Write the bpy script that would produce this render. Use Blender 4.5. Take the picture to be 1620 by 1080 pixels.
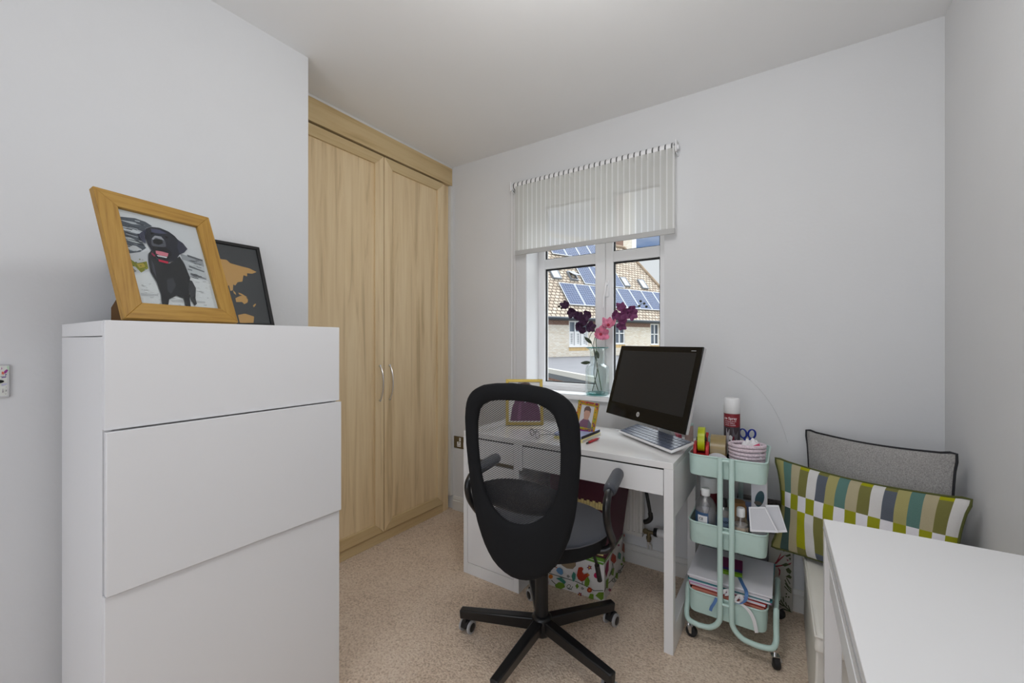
import bpy, bmesh, math, random
from mathutils import Vector, Matrix
random.seed(7)
for o in list(bpy.data.objects): bpy.data.objects.remove(o)
SC = bpy.context.scene
COL = SC.collection
PI = math.pi
R = math.radians

# ---------------------------------------------------------------- camera, world, light, exposure
cam_d = bpy.data.cameras.new('camera'); cam = bpy.data.objects.new('camera', cam_d); COL.objects.link(cam)
cam_d.sensor_width = 36; cam_d.lens = 655 / 1620 * 36; cam_d.clip_start = 0.02; cam_d.clip_end = 300
cam.location = (0, 0, 1.225); cam.rotation_euler = (R(90), 0, R(33.7))
SC.camera = cam
SC.view_settings.view_transform = 'Standard'
SC.view_settings.look = 'None'
SC.view_settings.gamma = 1
SC.view_settings.use_curve_mapping = False
SC.view_settings.exposure = 0.44

wd = bpy.data.worlds.new('cloudy_sky'); SC.world = wd; wd.use_nodes = True
nt = wd.node_tree; nt.nodes.clear()
wo = nt.nodes.new('ShaderNodeOutputWorld'); bg = nt.nodes.new('ShaderNodeBackground')
tc = nt.nodes.new('ShaderNodeTexCoord'); mp = nt.nodes.new('ShaderNodeMapping'); no = nt.nodes.new('ShaderNodeTexNoise')
mp.inputs['Scale'].default_value = (1, 1, 3.2); no.inputs['Scale'].default_value = 3.2; no.inputs['Detail'].default_value = 6
sp = nt.nodes.new('ShaderNodeSeparateXYZ'); ad = nt.nodes.new('ShaderNodeMath'); ad.operation = 'MULTIPLY_ADD'
ad.inputs[1].default_value = -1.0
rp = nt.nodes.new('ShaderNodeValToRGB')
rp.color_ramp.elements[0].position = 0.12; rp.color_ramp.elements[0].color = (0.16, 0.27, 0.52, 1)
rp.color_ramp.elements[1].position = 0.43; rp.color_ramp.elements[1].color = (0.93, 0.955, 1.0, 1)
lk = nt.links.new
lk(tc.outputs['Generated'], mp.inputs['Vector']); lk(mp.outputs[0], no.inputs['Vector']); lk(tc.outputs['Generated'], sp.inputs[0])
cl_ = nt.nodes.new('ShaderNodeValToRGB'); lk(sp.outputs['Z'], cl_.inputs[0]); ce = cl_.color_ramp.elements
for _ in range(3): ce.new(.5)
for q_, (p_, c_) in zip(ce, [(0, 0), (.190, 0), (.208, .40), (.245, .40), (.31, 0)]): q_.position = p_; q_.color = (c_, c_, c_, 1)
lk(cl_.outputs[0], ad.inputs[0]); lk(no.outputs['Fac'], ad.inputs[2]); lk(ad.outputs[0], rp.inputs[0]); lk(rp.outputs[0], bg.inputs['Color'])
# clouds are brighter on the sun's side of the sky and overhead, dimmer low down on the far side
def mrange(sock, a, b_, c, d):
    q = nt.nodes.new('ShaderNodeMapRange'); q.interpolation_type = 'SMOOTHSTEP'
    for k_, v_ in zip(('From Min', 'From Max', 'To Min', 'To Max'), (a, b_, c, d)): q.inputs[k_].default_value = v_
    lk(sock, q.inputs['Value']); return q.outputs[0]
m1 = nt.nodes.new('ShaderNodeMath'); m1.operation = 'MULTIPLY'; lk(mrange(sp.outputs['Y'], 0, .5, 0, 1), m1.inputs[0]); lk(mrange(sp.outputs['Z'], .32, .6, 1, 0), m1.inputs[1])
m2 = nt.nodes.new('ShaderNodeMath'); m2.operation = 'MULTIPLY'; lk(mrange(m1.outputs[0], 0, 1, 1.45, .62), m2.inputs[0]); m3 = nt.nodes.new('ShaderNodeMath'); m3.operation = 'MULTIPLY'; lk(mrange(sp.outputs['Z'], .36, .58, 0, 1), m3.inputs[0]); lk(mrange(sp.outputs['Y'], -.1, .3, 0, 1), m3.inputs[1]); lk(mrange(m3.outputs[0], 0, 1, 1, 3.0), m2.inputs[1]); lk(m2.outputs[0], bg.inputs['Strength'])
lk(bg.outputs[0], wo.inputs[0])

def area(name, loc, rot, sx, sy, power, color=(1, 1, 1)):
    l = bpy.data.lights.new(name, 'AREA'); l.shape = 'RECTANGLE'; l.size = sx; l.size_y = sy; l.energy = power; l.color = color
    o = bpy.data.objects.new(name, l); COL.objects.link(o); o.location = loc; o.rotation_euler = rot; return o
# unseen point light added above the frame to brighten the room evenly, no fitting
pl = bpy.data.lights.new('added_fill_light', 'POINT'); pl.energy = 10.5; pl.shadow_soft_size = .13; pl.color = (1.0, 1.0, .995)
po = bpy.data.objects.new('added_fill_light', pl); COL.objects.link(po); po.location = (-.40, .80, 2.16)

# ---------------------------------------------------------------- materials
MATS = {}
def pc(r, g, b, k=1.0):
    f = lambda q: ((q / 255 + .055) / 1.055) ** 2.4 if q / 255 > .04045 else q / 255 / 12.92
    return (min(1, f(r) * k), min(1, f(g) * k), min(1, f(b) * k))
def mat(name, col, rough=0.6, metal=0.0, bump=0.0, bscale=300, spec=0.5, var=0.0, vscale=8, vstretch=(1, 1, 1), coat=0.0, sheen=0.0):
    m = bpy.data.materials.new(name); m.use_nodes = True; n = m.node_tree; b = n.nodes['Principled BSDF']
    b.inputs['Base Color'].default_value = (*col, 1); b.inputs['Roughness'].default_value = rough; b.inputs['Metallic'].default_value = metal
    b.inputs['Specular IOR Level'].default_value = spec; b.inputs['Coat Weight'].default_value = coat; b.inputs['Sheen Weight'].default_value = sheen
    t = n.nodes.new('ShaderNodeTexCoord')
    if var:
        mpn = n.nodes.new('ShaderNodeMapping'); mpn.inputs['Scale'].default_value = vstretch
        ns = n.nodes.new('ShaderNodeTexNoise'); ns.inputs['Scale'].default_value = vscale; ns.inputs['Detail'].default_value = 5
        r_ = n.nodes.new('ShaderNodeValToRGB'); r_.color_ramp.elements[0].position = .3; r_.color_ramp.elements[1].position = .7
        r_.color_ramp.elements[0].color = (*[c * (1 - var) for c in col], 1); r_.color_ramp.elements[1].color = (*[min(1, c * (1 + var)) for c in col], 1)
        n.links.new(t.outputs['Object'], mpn.inputs[0]); n.links.new(mpn.outputs[0], ns.inputs['Vector']); n.links.new(ns.outputs['Fac'], r_.inputs[0]); n.links.new(r_.outputs[0], b.inputs['Base Color'])
    if bump:
        nb = n.nodes.new('ShaderNodeTexNoise'); nb.inputs['Scale'].default_value = bscale; nb.inputs['Detail'].default_value = 3
        bm_ = n.nodes.new('ShaderNodeBump'); bm_.inputs['Strength'].default_value = bump; bm_.inputs['Distance'].default_value = .004
        n.links.new(t.outputs['Object'], nb.inputs['Vector']); n.links.new(nb.outputs['Fac'], bm_.inputs['Height']); n.links.new(bm_.outputs[0], b.inputs['Normal'])
    MATS[name] = m; return m
def ramp(n, pts):
    r_ = n.nodes.new('ShaderNodeValToRGB'); e = r_.color_ramp.elements
    while len(e) < len(pts): e.new(0.5)
    for q, (p, c) in zip(e, pts): q.position = p; q.color = (*c, 1)
    return r_
def wood(name, c1, c2, c3, rough, stretch, scale=4.0, spec=.5, coat=0.0, rot=None, dist=.6):
    m = mat(name, c1, rough, spec=spec, coat=coat); n = m.node_tree; b = n.nodes['Principled BSDF']; t = n.nodes.new('ShaderNodeTexCoord')
    mpn = n.nodes.new('ShaderNodeMapping'); mpn.inputs['Scale'].default_value = stretch
    ns = n.nodes.new('ShaderNodeTexNoise'); ns.inputs['Scale'].default_value = scale; ns.inputs['Detail'].default_value = 8; ns.inputs['Roughness'].default_value = .62; ns.inputs['Distortion'].default_value = .6
    r_ = ramp(n, [(.28, c3), (.45, c1), (.62, c2), (.8, c1)])
    L = n.links.new
    ns.inputs['Distortion'].default_value = dist
    src = t.outputs['Object']
    if rot:
        m0 = n.nodes.new('ShaderNodeMapping'); m0.inputs['Rotation'].default_value = rot; L(src, m0.inputs[0]); src = m0.outputs[0]
    L(src, mpn.inputs[0]); L(mpn.outputs[0], ns.inputs['Vector']); L(ns.outputs['Fac'], r_.inputs[0]); L(r_.outputs[0], b.inputs['Base Color'])
    return m
W_WALL = mat('wall_paint', (.73, .735, .745), .9, bump=.12, bscale=60, spec=.2, var=.012, vscale=3)
W_CEIL = mat('ceiling_paint', (.87, .87, .87), .95, spec=.2, var=.01, vscale=2)
W_TRIM = mat('gloss_trim_paint', (.74, .73, .70), .45)
W_UPVC = mat('white_upvc', (.90, .90, .91), .35)
W_LAM = mat('white_laminate', (.78, .78, .79), .42, spec=.4)
W_GLOSS = mat('white_gloss_laminate', (.84, .835, .83), .12, spec=.5)
W_DESK = mat('white_desk_laminate', (.84, .84, .845), .33, spec=.4)
DARK_GAP = mat('dark_gap', (.015, .015, .015), .9)
BLK_FAB = mat('black_fabric', (.013, .0135, .015), .95, bump=.35, bscale=900, spec=.2)
BLK_PL = mat('black_plastic', (.012, .012, .013), .38, spec=.4)
BLK_LAC = mat('black_lacquer', (.010, .010, .011), .28, spec=.45)
PAD_PL = mat('grey_arm_pad', (.055, .06, .075), .45, bump=.5, bscale=500)
CHROME = mat('chrome', (.75, .75, .76), .18, 1.0)
STEEL = mat('brushed_steel', (.55, .54, .52), .3, 1.0)
BRASS = mat('antique_brass', (.33, .22, .10), .38, 1.0)
DBRASS = mat('dull_brass', (.20, .16, .09), .5, .7)
GREYPL = mat('grey_plastic', (.42, .42, .43), .5)
MINT = mat('mint_enamel', pc(180, 204, 197, 1.22), .38, var=.02, vscale=30)
RUB = mat('black_rubber', (.012, .012, .013), .7)
GOLD = mat('gold_foil_frame', (.42, .31, .07), .38, .55)
MAROON = mat('maroon_card', (.085, .012, .030), .6, bump=.1, bscale=200)
CREAM = mat('cream_leatherette', pc(204, 201, 194, 1.35), .55, bump=.15, bscale=120, var=.03, vscale=12)
GREYFAB = mat('grey_tweed', pc(140, 138, 136, 1.4), .95, bump=.6, bscale=420, var=.30, vscale=260)
PIPE = mat('charcoal_piping', (.02, .02, .024), .8)
OLIVEP = mat('olive_piping', (.09, .10, .025), .9)
SCREEN = mat('black_screen', (.022, .022, .023), .3, spec=.2)
BEZEL = mat('black_glass_bezel', (.005, .005, .005), .12, spec=.2)
SILVER = mat('silver_plastic', (.62, .62, .63), .35, .3)
KEYM = mat('charcoal_key', (.035, .042, .062), .4)
RADW = mat('radiator_enamel', (.70, .68, .64), .4)
PAPER = mat('white_paper', (.80, .79, .84), .8, spec=.2)
TEAL = mat('teal_card', pc(60, 130, 140), .7)
PINKC = mat('lilac_card', pc(205, 150, 200), .7)
REDC = mat('red_card', pc(190, 50, 45), .6)
SALMON = mat('salmon_card', pc(220, 140, 120), .7)
CORK = mat('brown_card', pc(150, 110, 70), .8)
KBLACK = mat('matt_black_case', (.01, .01, .01), .5)
TAPEY = mat('lime_tape', pc(185, 195, 10), .35, spec=.5)
TAPEB = mat('brown_packing_tape', pc(150, 130, 85), .3, var=.2, vscale=6, vstretch=(1, 1, 14))
REDP = mat('red_plastic', pc(190, 30, 36), .4)
BLUEP = mat('blue_plastic', pc(30, 50, 150), .4)
ROPE = mat('lilac_rope', pc(208, 192, 200, 1.15), .9, bump=.6, bscale=300, var=.22, vscale=160)
TISSUE = mat('white_tissue', (.80, .78, .80), .8)
CERAM = mat('white_ceramic', (.80, .80, .83), .3)
RIBW = mat('white_ribbon', (.80, .80, .82), .4)
RIBB = mat('blue_ribbon', pc(80, 120, 175), .5)
GUT = mat('dark_grey_gutter', pc(58, 64, 72), .4)
LEAD = mat('grey_flat_roofing', pc(112, 112, 116), .8, var=.1, vscale=2)
STEMG = mat('dark_green_stem', pc(48, 62, 40), .6)
STEMB = mat('green_wire_stem', pc(75, 105, 55), .5)
PETD = mat('dark_plum_petal', pc(72, 38, 72, .8), .6, var=.35, vscale=60)
PETP = mat('plum_petal', pc(120, 58, 102), .6, var=.35, vscale=60)
PETK = mat('pink_petal', pc(225, 135, 165), .55, var=.35, vscale=50)
BUDD = mat('dark_bud', pc(30, 40, 28), .5)
WHPAINT = mat('white_painted_joinery', (.78, .78, .78), .5)
HINGEW = mat('white_bottle_cap', (.82, .82, .82), .4)
LABB = mat('slate_blue_label', pc(75, 105, 140), .5)
LABK = mat('beige_label', pc(205, 185, 165, 1.1), .5)
LABL = mat('pale_blue_label', pc(135, 160, 190), .5)

def printed(name, rough, spec=.4, bump=0, bscale=400):
    m = mat(name, (.5, .5, .5), rough, spec=spec, bump=bump, bscale=bscale); n = m.node_tree
    a = n.nodes.new('ShaderNodeAttribute'); a.attribute_name = 'Col'; n.links.new(a.outputs['Color'], n.nodes['Principled BSDF'].inputs['Base Color']); return m
PRINT = printed('printed_card', .5)
PHOTO = printed('glossy_photo_print', .5, .2)
CLOTH = printed('printed_linen', .95, .15, .5, 500)
INKR = printed('printed_label', .4)

OAK = wood('oak_wardrobe_foil', pc(212, 188, 148, 1.2), pc(219, 198, 161, 1.22), pc(188, 162, 122, 1.1), .36, (7, 7, .35), 3.2)
OAKH = wood('oak_wardrobe_foil_crosswise', pc(202, 176, 130, 1.05), pc(209, 186, 142, 1.06), pc(180, 152, 108), .38, (6, .35, 6), 3.2)
OAKF = wood('golden_oak_frame', pc(166, 124, 48), pc(178, 138, 60), pc(140, 100, 36), .5, (60, 60, 3), 2, rot=(0, R(21.3), 0), dist=.25)
OAKFH = wood('golden_oak_frame_rail', pc(166, 124, 48), pc(178, 138, 60), pc(140, 100, 36), .5, (60, 3, 60), 2, rot=(0, 0, R(-13.7)), dist=.25)
BROWNB = mat('brown_hardboard', pc(92, 62, 24), .8, var=.1)

def carpet():
    m = mat('beige_carpet', pc(168, 148, 128), 1.0, spec=.1); n = m.node_tree; b = n.nodes['Principled BSDF']; t = n.nodes.new('ShaderNodeTexCoord')
    n1 = n.nodes.new('ShaderNodeTexNoise'); n1.inputs['Scale'].default_value = 130; n1.inputs['Detail'].default_value = 4
    n2 = n.nodes.new('ShaderNodeTexNoise'); n2.inputs['Scale'].default_value = 5; n2.inputs['Detail'].default_value = 3
    mx = n.nodes.new('ShaderNodeMath'); mx.operation = 'MULTIPLY_ADD'; mx.inputs[1].default_value = .25
    r_ = ramp(n, [(.40, pc(172, 152, 132, 1.25)), (.60, pc(204, 184, 165, 1.28)), (.80, pc(220, 204, 186, 1.25))])
    bp = n.nodes.new('ShaderNodeBump'); bp.inputs['Strength'].default_value = .9; bp.inputs['Distance'].default_value = .008
    L = n.links.new
    for q in (n1, n2): L(t.outputs['Object'], q.inputs['Vector'])
    L(n2.outputs['Fac'], mx.inputs[0]); L(n1.outputs['Fac'], mx.inputs[2]); L(mx.outputs[0], r_.inputs[0]); L(r_.outputs[0], b.inputs['Base Color'])
    L(n1.outputs['Fac'], bp.inputs['Height']); L(bp.outputs[0], b.inputs['Normal']); return m
CARPET = carpet()

def glassy(name, tint, gloss=.06, grough=.02):
    m = bpy.data.materials.new(name); m.use_nodes = True; n = m.node_tree; n.nodes.clear(); L = n.links.new
    o = n.nodes.new('ShaderNodeOutputMaterial'); tr = n.nodes.new('ShaderNodeBsdfTransparent'); gl = n.nodes.new('ShaderNodeBsdfGlossy'); mx = n.nodes.new('ShaderNodeMixShader'); lw = n.nodes.new('ShaderNodeLayerWeight')
    tr.inputs[0].default_value = (*tint, 1); gl.inputs['Roughness'].default_value = grough; lw.inputs['Blend'].default_value = .25
    ma = n.nodes.new('ShaderNodeMath'); ma.operation = 'MULTIPLY_ADD'; ma.inputs[1].default_value = .12 if name == 'window_glass' else .45; ma.inputs[2].default_value = gloss
    L(lw.outputs['Facing'], ma.inputs[0]); L(ma.outputs[0], mx.inputs[0]); L(tr.outputs[0], mx.inputs[1]); L(gl.outputs[0], mx.inputs[2]); L(mx.outputs[0], o.inputs[0]); MATS[name] = m; return m
PANE = glassy('window_glass', (.97, .985, .98), .0, .0)
VASEG = glassy('pale_aqua_glass', (.955, .985, .98), .02)
VASEB = glassy('thick_aqua_glass', (.45, .75, .74), .08)
CLEARP = glassy('clear_plastic', (.90, .91, .93), .10, .2)
FROST = glassy('frosted_plastic', (.72, .72, .75), .22, .4)

def fabric(name, col, trans, transp):
    m = bpy.data.materials.new(name); m.use_nodes = True; n = m.node_tree; n.nodes.clear(); L = n.links.new
    o = n.nodes.new('ShaderNodeOutputMaterial'); d = n.nodes.new('ShaderNodeBsdfDiffuse'); t = n.nodes.new('ShaderNodeBsdfTranslucent'); tp = n.nodes.new('ShaderNodeBsdfTransparent')
    d.inputs[0].default_value = (*col, 1); t.inputs[0].default_value = (*col, 1)
    m1 = n.nodes.new('ShaderNodeMixShader'); m1.inputs[0].default_value = trans; m2 = n.nodes.new('ShaderNodeMixShader'); m2.inputs[0].default_value = transp
    L(d.outputs[0], m1.inputs[1]); L(t.outputs[0], m1.inputs[2]); L(m1.outputs[0], m2.inputs[1]); L(tp.outputs[0], m2.inputs[2]); L(m2.outputs[0], o.inputs[0]); MATS[name] = m; return m
BLIND = fabric('white_blind_weave', (.76, .76, .73), .5, .13)
SHEER = fabric('sheer_stripe_whitened', (1.0, 1.0, .99), .55, .16)  # whiter than the bands to imitate daylight coming through the slits

def mesh_net():
    m = bpy.data.materials.new('black_chair_net'); m.use_nodes = True; n = m.node_tree; n.nodes.clear(); L = n.links.new
    o = n.nodes.new('ShaderNodeOutputMaterial'); d = n.nodes.new('ShaderNodeBsdfPrincipled'); tp = n.nodes.new('ShaderNodeBsdfTransparent'); mx = n.nodes.new('ShaderNodeMixShader')
    d.inputs['Base Color'].default_value = (.02, .021, .025, 1); d.inputs['Roughness'].default_value = .7
    t = n.nodes.new('ShaderNodeTexCoord'); mp_ = n.nodes.new('ShaderNodeMapping'); mp_.inputs['Rotation'].default_value = (0, R(33), 0)
    sp_ = n.nodes.new('ShaderNodeSeparateXYZ'); L(t.outputs['Object'], mp_.inputs[0]); L(mp_.outputs[0], sp_.inputs[0])
    def sn(sock, k):
        a = n.nodes.new('ShaderNodeMath'); a.operation = 'MULTIPLY'; a.inputs[1].default_value = k; L(sock, a.inputs[0])
        b = n.nodes.new('ShaderNodeMath'); b.operation = 'SINE'; L(a.outputs[0], b.inputs[0]); return b.outputs[0]
    ml = n.nodes.new('ShaderNodeMath'); ml.operation = 'ADD'; L(sn(sp_.outputs['X'], 2 * PI / .0042), ml.inputs[0]); L(sn(sp_.outputs['Z'], 2 * PI / .0058), ml.inputs[1])
    g = n.nodes.new('ShaderNodeMapRange'); g.inputs['From Min'].default_value = -.55; g.inputs['From Max'].default_value = .75; g.inputs['To Min'].default_value = 0.06; g.inputs['To Max'].default_value = .88
    L(ml.outputs[0], g.inputs['Value']); L(g.outputs[0], mx.inputs[0]); L(d.outputs[0], mx.inputs[1]); L(tp.outputs[0], mx.inputs[2]); L(mx.outputs[0], o.inputs[0]); return m
NET = mesh_net()

def brick(name, c1, c2, cm, sc=1.0, rotx=True):
    m = mat(name, c1, .9, spec=.1); n = m.node_tree; b = n.nodes['Principled BSDF']; t = n.nodes.new('ShaderNodeTexCoord'); k = n.nodes.new('ShaderNodeTexBrick')
    k.inputs['Color1'].default_value = (*c1, 1); k.inputs['Color2'].default_value = (*c2, 1); k.inputs['Mortar'].default_value = (*cm, 1)
    k.inputs['Scale'].default_value = sc; k.inputs['Brick Width'].default_value = .225; k.inputs['Row Height'].default_value = .075; k.inputs['Mortar Size'].default_value = .012
    c_ = n.nodes.new('ShaderNodeCombineXYZ'); s_ = n.nodes.new('ShaderNodeSeparateXYZ'); n.links.new(t.outputs['Object'], s_.inputs[0])
    n.links.new(s_.outputs['X'], c_.inputs['X']); n.links.new(s_.outputs['Z'], c_.inputs['Y']); n.links.new(c_.outputs[0], k.inputs['Vector']); n.links.new(k.outputs['Color'], b.inputs['Base Color']); return m
BRKC = brick('cream_brick', pc(232, 224, 210), pc(216, 200, 176), pc(205, 200, 192))
BRKR = brick('red_brown_brick', pc(140, 105, 90), pc(120, 86, 72), pc(150, 135, 125))
def tiles():
    m = mat('weathered_roof_tiles', pc(190, 170, 145), .9, spec=.1); n = m.node_tree; b = n.nodes['Principled BSDF']; t = n.nodes.new('ShaderNodeTexCoord'); k = n.nodes.new('ShaderNodeTexBrick')
    k.inputs['Color1'].default_value = (*pc(214, 203, 186), 1); k.inputs['Color2'].default_value = (*pc(186, 170, 153), 1); k.inputs['Mortar'].default_value = (*pc(112, 98, 88), 1)
    k.inputs['Scale'].default_value = 1; k.inputs['Brick Width'].default_value = .30; k.inputs['Row Height'].default_value = .225; k.inputs['Mortar Size'].default_value = .035; k.inputs['Mortar Smooth'].default_value = .6; k.inputs['Bias'].default_value = -.1
    ns = n.nodes.new('ShaderNodeTexNoise'); ns.inputs['Scale'].default_value = 2.5; ns.inputs['Detail'].default_value = 6
    mx = n.nodes.new('ShaderNodeMix'); mx.data_type = 'RGBA'; mx.blend_type = 'MULTIPLY'; mx.inputs[0].default_value = .5
    r_ = ramp(n, [(.3, (.55, .5, .45)), (.65, (1, 1, 1))]); L = n.links.new
    L(t.outputs['Object'], k.inputs['Vector']); L(t.outputs['Object'], ns.inputs['Vector']); L(ns.outputs['Fac'], r_.inputs[0]); L(k.outputs['Color'], mx.inputs[6]); L(r_.outputs[0], mx.inputs[7]); L(mx.outputs[2], b.inputs['Base Color'])
    bp = n.nodes.new('ShaderNodeBump'); bp.inputs['Strength'].default_value = .8; bp.inputs['Distance'].default_value = .05; L(k.outputs['Fac'], bp.inputs['Height']); bp.invert = True; L(bp.outputs[0], b.inputs['Normal']); return m
TILES = tiles()
def solar():
    m = mat('solar_cells', pc(70, 88, 125), .5, spec=.25); n = m.node_tree; b = n.nodes['Principled BSDF']; t = n.nodes.new('ShaderNodeTexCoord'); k = n.nodes.new('ShaderNodeTexBrick')
    k.offset = 0; k.inputs['Color1'].default_value = (*pc(44, 58, 92), 1); k.inputs['Color2'].default_value = (*pc(52, 68, 104), 1); k.inputs['Mortar'].default_value = (*pc(120, 132, 155), 1)
    k.inputs['Scale'].default_value = 1; k.inputs['Brick Width'].default_value = .18; k.inputs['Row Height'].default_value = .16; k.inputs['Mortar Size'].default_value = .012
    n.links.new(t.outputs['Object'], k.inputs['Vector']); n.links.new(k.outputs['Color'], b.inputs['Base Color']); return m
SOLAR = solar()

# ---------------------------------------------------------------- geometry helpers
def basis(z, x=None):
    z = Vector(z).normalized(); x = Vector(x) if x is not None else (Vector((1, 0, 0)) if abs(z.x) < .9 else Vector((0, 1, 0)))
    x = (x - z * x.dot(z)).normalized(); y = z.cross(x); return x, y, z
class B:
    def __init__(s): s.v = []; s.f = []; s.c = []; s.m = []; s.x = Matrix.Identity(4)
    def at(s, loc=(0, 0, 0), rz=0, rx=0, ry=0):
        s.x = Matrix.Translation(loc) @ Matrix.Rotation(rz, 4, 'Z') @ Matrix.Rotation(ry, 4, 'Y') @ Matrix.Rotation(rx, 4, 'X'); return s
    def add(s, vs, fs, c=None, m=0):
        k = len(s.v); s.v += [s.x @ Vector(q) for q in vs]
        for f in fs: s.f.append([k + i for i in f]); s.c.append(c); s.m.append(m)
        return s
    def box(s, x0, y0, z0, x1, y1, z1, c=None, m=0):
        vs = [(x, y, z) for z in (z0, z1) for y in (y0, y1) for x in (x0, x1)]
        return s.add(vs, [(0, 2, 3, 1), (4, 5, 7, 6), (0, 1, 5, 4), (2, 6, 7, 3), (0, 4, 6, 2), (1, 3, 7, 5)], c, m)
    def hexa(s, a, b, c=None, m=0):  # bottom 4 ccw, top 4 ccw
        return s.add(list(a) + list(b), [(3, 2, 1, 0), (4, 5, 6, 7), (0, 1, 5, 4), (1, 2, 6, 5), (2, 3, 7, 6), (3, 0, 4, 7)], c, m)
    def prism(s, pts, w, c=None, m=0):  # pts 3d polygon, extruded by vector w
        n = len(pts); w = Vector(w); a = [Vector(p) for p in pts]; b = [p + w for p in a]
        return s.add(a + b, [list(range(n))[::-1], list(range(n, 2 * n))] + [(i, (i + 1) % n, n + (i + 1) % n, n + i) for i in range(n)], c, m)
    def poly(s, pts, c=None, m=0): return s.add(pts, [list(range(len(pts)))], c, m)
    def cyl(s, p0, p1, r0, r1=None, n=20, c=None, m=0, caps=True):
        r1 = r0 if r1 is None else r1; p0 = Vector(p0); p1 = Vector(p1); x, y, z = basis(p1 - p0)
        vs = [p0 + (x * math.cos(2 * PI * i / n) + y * math.sin(2 * PI * i / n)) * r0 for i in range(n)] + [p1 + (x * math.cos(2 * PI * i / n) + y * math.sin(2 * PI * i / n)) * r1 for i in range(n)]
        fs = [(i, (i + 1) % n, n + (i + 1) % n, n + i) for i in range(n)]
        if caps: fs += [list(range(n))[::-1], list(range(n, 2 * n))]
        return s.add(vs, fs, c, m)
    def lathe(s, prof, o=(0, 0, 0), axis=(0, 0, 1), n=28, c=None, m=0, close=False):
        o = Vector(o); x, y, z = basis(axis); vs = []; fs = []; k = len(prof)
        for r, h in prof:
            for i in range(n): a = 2 * PI * i / n; vs.append(o + (x * math.cos(a) + y * math.sin(a)) * max(r, 1e-5) + z * h)
        for j in range(k - 1 + (1 if close else 0)):
            for i in range(n):
                i2 = (i + 1) % n; j2 = (j + 1) % k
                fs.append((j * n + i, j * n + i2, j2 * n + i2, j2 * n + i))
        if not close:
            if prof[0][0] > 1e-4: fs.append(list(range(n))[::-1])
            if prof[-1][0] > 1e-4: fs.append([(k - 1) * n + i for i in range(n)])
        return s.add(vs, fs, c, m)
    def tube(s, pts, r, n=10, closed=False, sm=4, c=None, m=0, flat=None, r1=None):
        P = [Vector(p) for p in pts]
        if sm > 1:
            Q = []; N = len(P)
            for i in range(N if closed else N - 1):
                a = P[(i - 1) % N] if closed or i > 0 else P[0]; b = P[i]; c2 = P[(i + 1) % N]; d = P[(i + 2) % N] if closed or i + 2 < N else P[-1]
                for k in range(sm):
                    t = k / sm; Q.append(.5 * ((2 * b) + (c2 - a) * t + (2 * a - 5 * b + 4 * c2 - d) * t * t + (3 * b - a - 3 * c2 + d) * t ** 3))
            if not closed: Q.append(P[-1])
            P = Q
        vs = []; fs = []; N = len(P); px = None
        for i in range(N):
            if closed: tg = P[(i + 1) % N] - P[i - 1]
            else: tg = P[min(i + 1, N - 1)] - P[max(i - 1, 0)]
            x, y, z = basis(tg, px); px = x
            rr = r if r1 is None else r + (r1 - r) * i / (N - 1)
            for k in range(n):
                a = 2 * PI * k / n; vs.append(P[i] + x * math.cos(a) * rr + y * math.sin(a) * rr * (flat or 1))
        for i in range(N if closed else N - 1):
            i2 = (i + 1) % N
            for k in range(n): fs.append((i * n + k, i * n + (k + 1) % n, i2 * n + (k + 1) % n, i2 * n + k))
        if not closed: fs += [list(range(n))[::-1], [(N - 1) * n + k for k in range(n)]]
        return s.add(vs, fs, c, m)
    def grid(s, fn, nu, nv, col=None, m=0, cu=False):
        vs = [fn(i / nu, j / nv) for j in range(nv + 1) for i in range(nu + 1)]
        for j in range(nv):
            for i in range(nu): pass
        k = len(s.v); s.v += [s.x @ Vector(q) for q in vs]; w = nu + 1
        for j in range(nv):
            for i in range(nu):
                s.f.append([k + j * w + i, k + j * w + i + 1, k + (j + 1) * w + i + 1, k + (j + 1) * w + i]); s.c.append(col((i + .5) / nu, (j + .5) / nv) if col else None); s.m.append(m)
        return s
    def ball(s, o, rx, ry=None, rz=None, n=14, c=None, m=0):
        ry = ry or rx; rz = rz or rx; o = Vector(o); vs = []; fs = []; k = n // 2
        for j in range(1, k):
            t = PI * j / k
            for i in range(n): a = 2 * PI * i / n; vs.append(o + Vector((rx * math.sin(t) * math.cos(a), ry * math.sin(t) * math.sin(a), rz * math.cos(t))))
        top = len(vs); vs += [o + Vector((0, 0, rz)), o - Vector((0, 0, rz))]
        for j in range(k - 2):
            for i in range(n): fs.append((j * n + i, (j + 1) * n + i, (j + 1) * n + (i + 1) % n, j * n + (i + 1) % n))
        for i in range(n): fs.append((top, i, (i + 1) % n)); fs.append((top + 1, (k - 2) * n + (i + 1) % n, (k - 2) * n + i))
        return s.add(vs, fs, c, m)
    def art(s, o, u, v, items, n=None, step=.00025, start=1, m=0):
        o = Vector(o); u = Vector(u); v = Vector(v); n = Vector(n).normalized() if n else u.cross(v).normalized()
        for k, (c, p) in enumerate(items):
            q = [o + u * a + v * b + n * step * (k + start) for a, b in p]
            s.poly(q, pc(*c), m)
        return s
def acc(o):
    M = o.matrix_basis.copy()
    while o.parent: o = o.parent; M = o.matrix_basis @ M
    return M
def tagit(o, label=None, cat=None, group=None, kind=None):
    if label: o['label'] = label
    if cat: o['category'] = cat
    if group: o['group'] = group
    if kind: o['kind'] = kind
    return o
def thing(name, label, cat, loc=(0, 0, 0), rz=0, group=None):
    o = bpy.data.objects.new(name, None); COL.objects.link(o); o.location = loc; o.rotation_euler = (0, 0, rz); o.empty_display_size = .1
    return tagit(o, label, cat, group)
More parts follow.
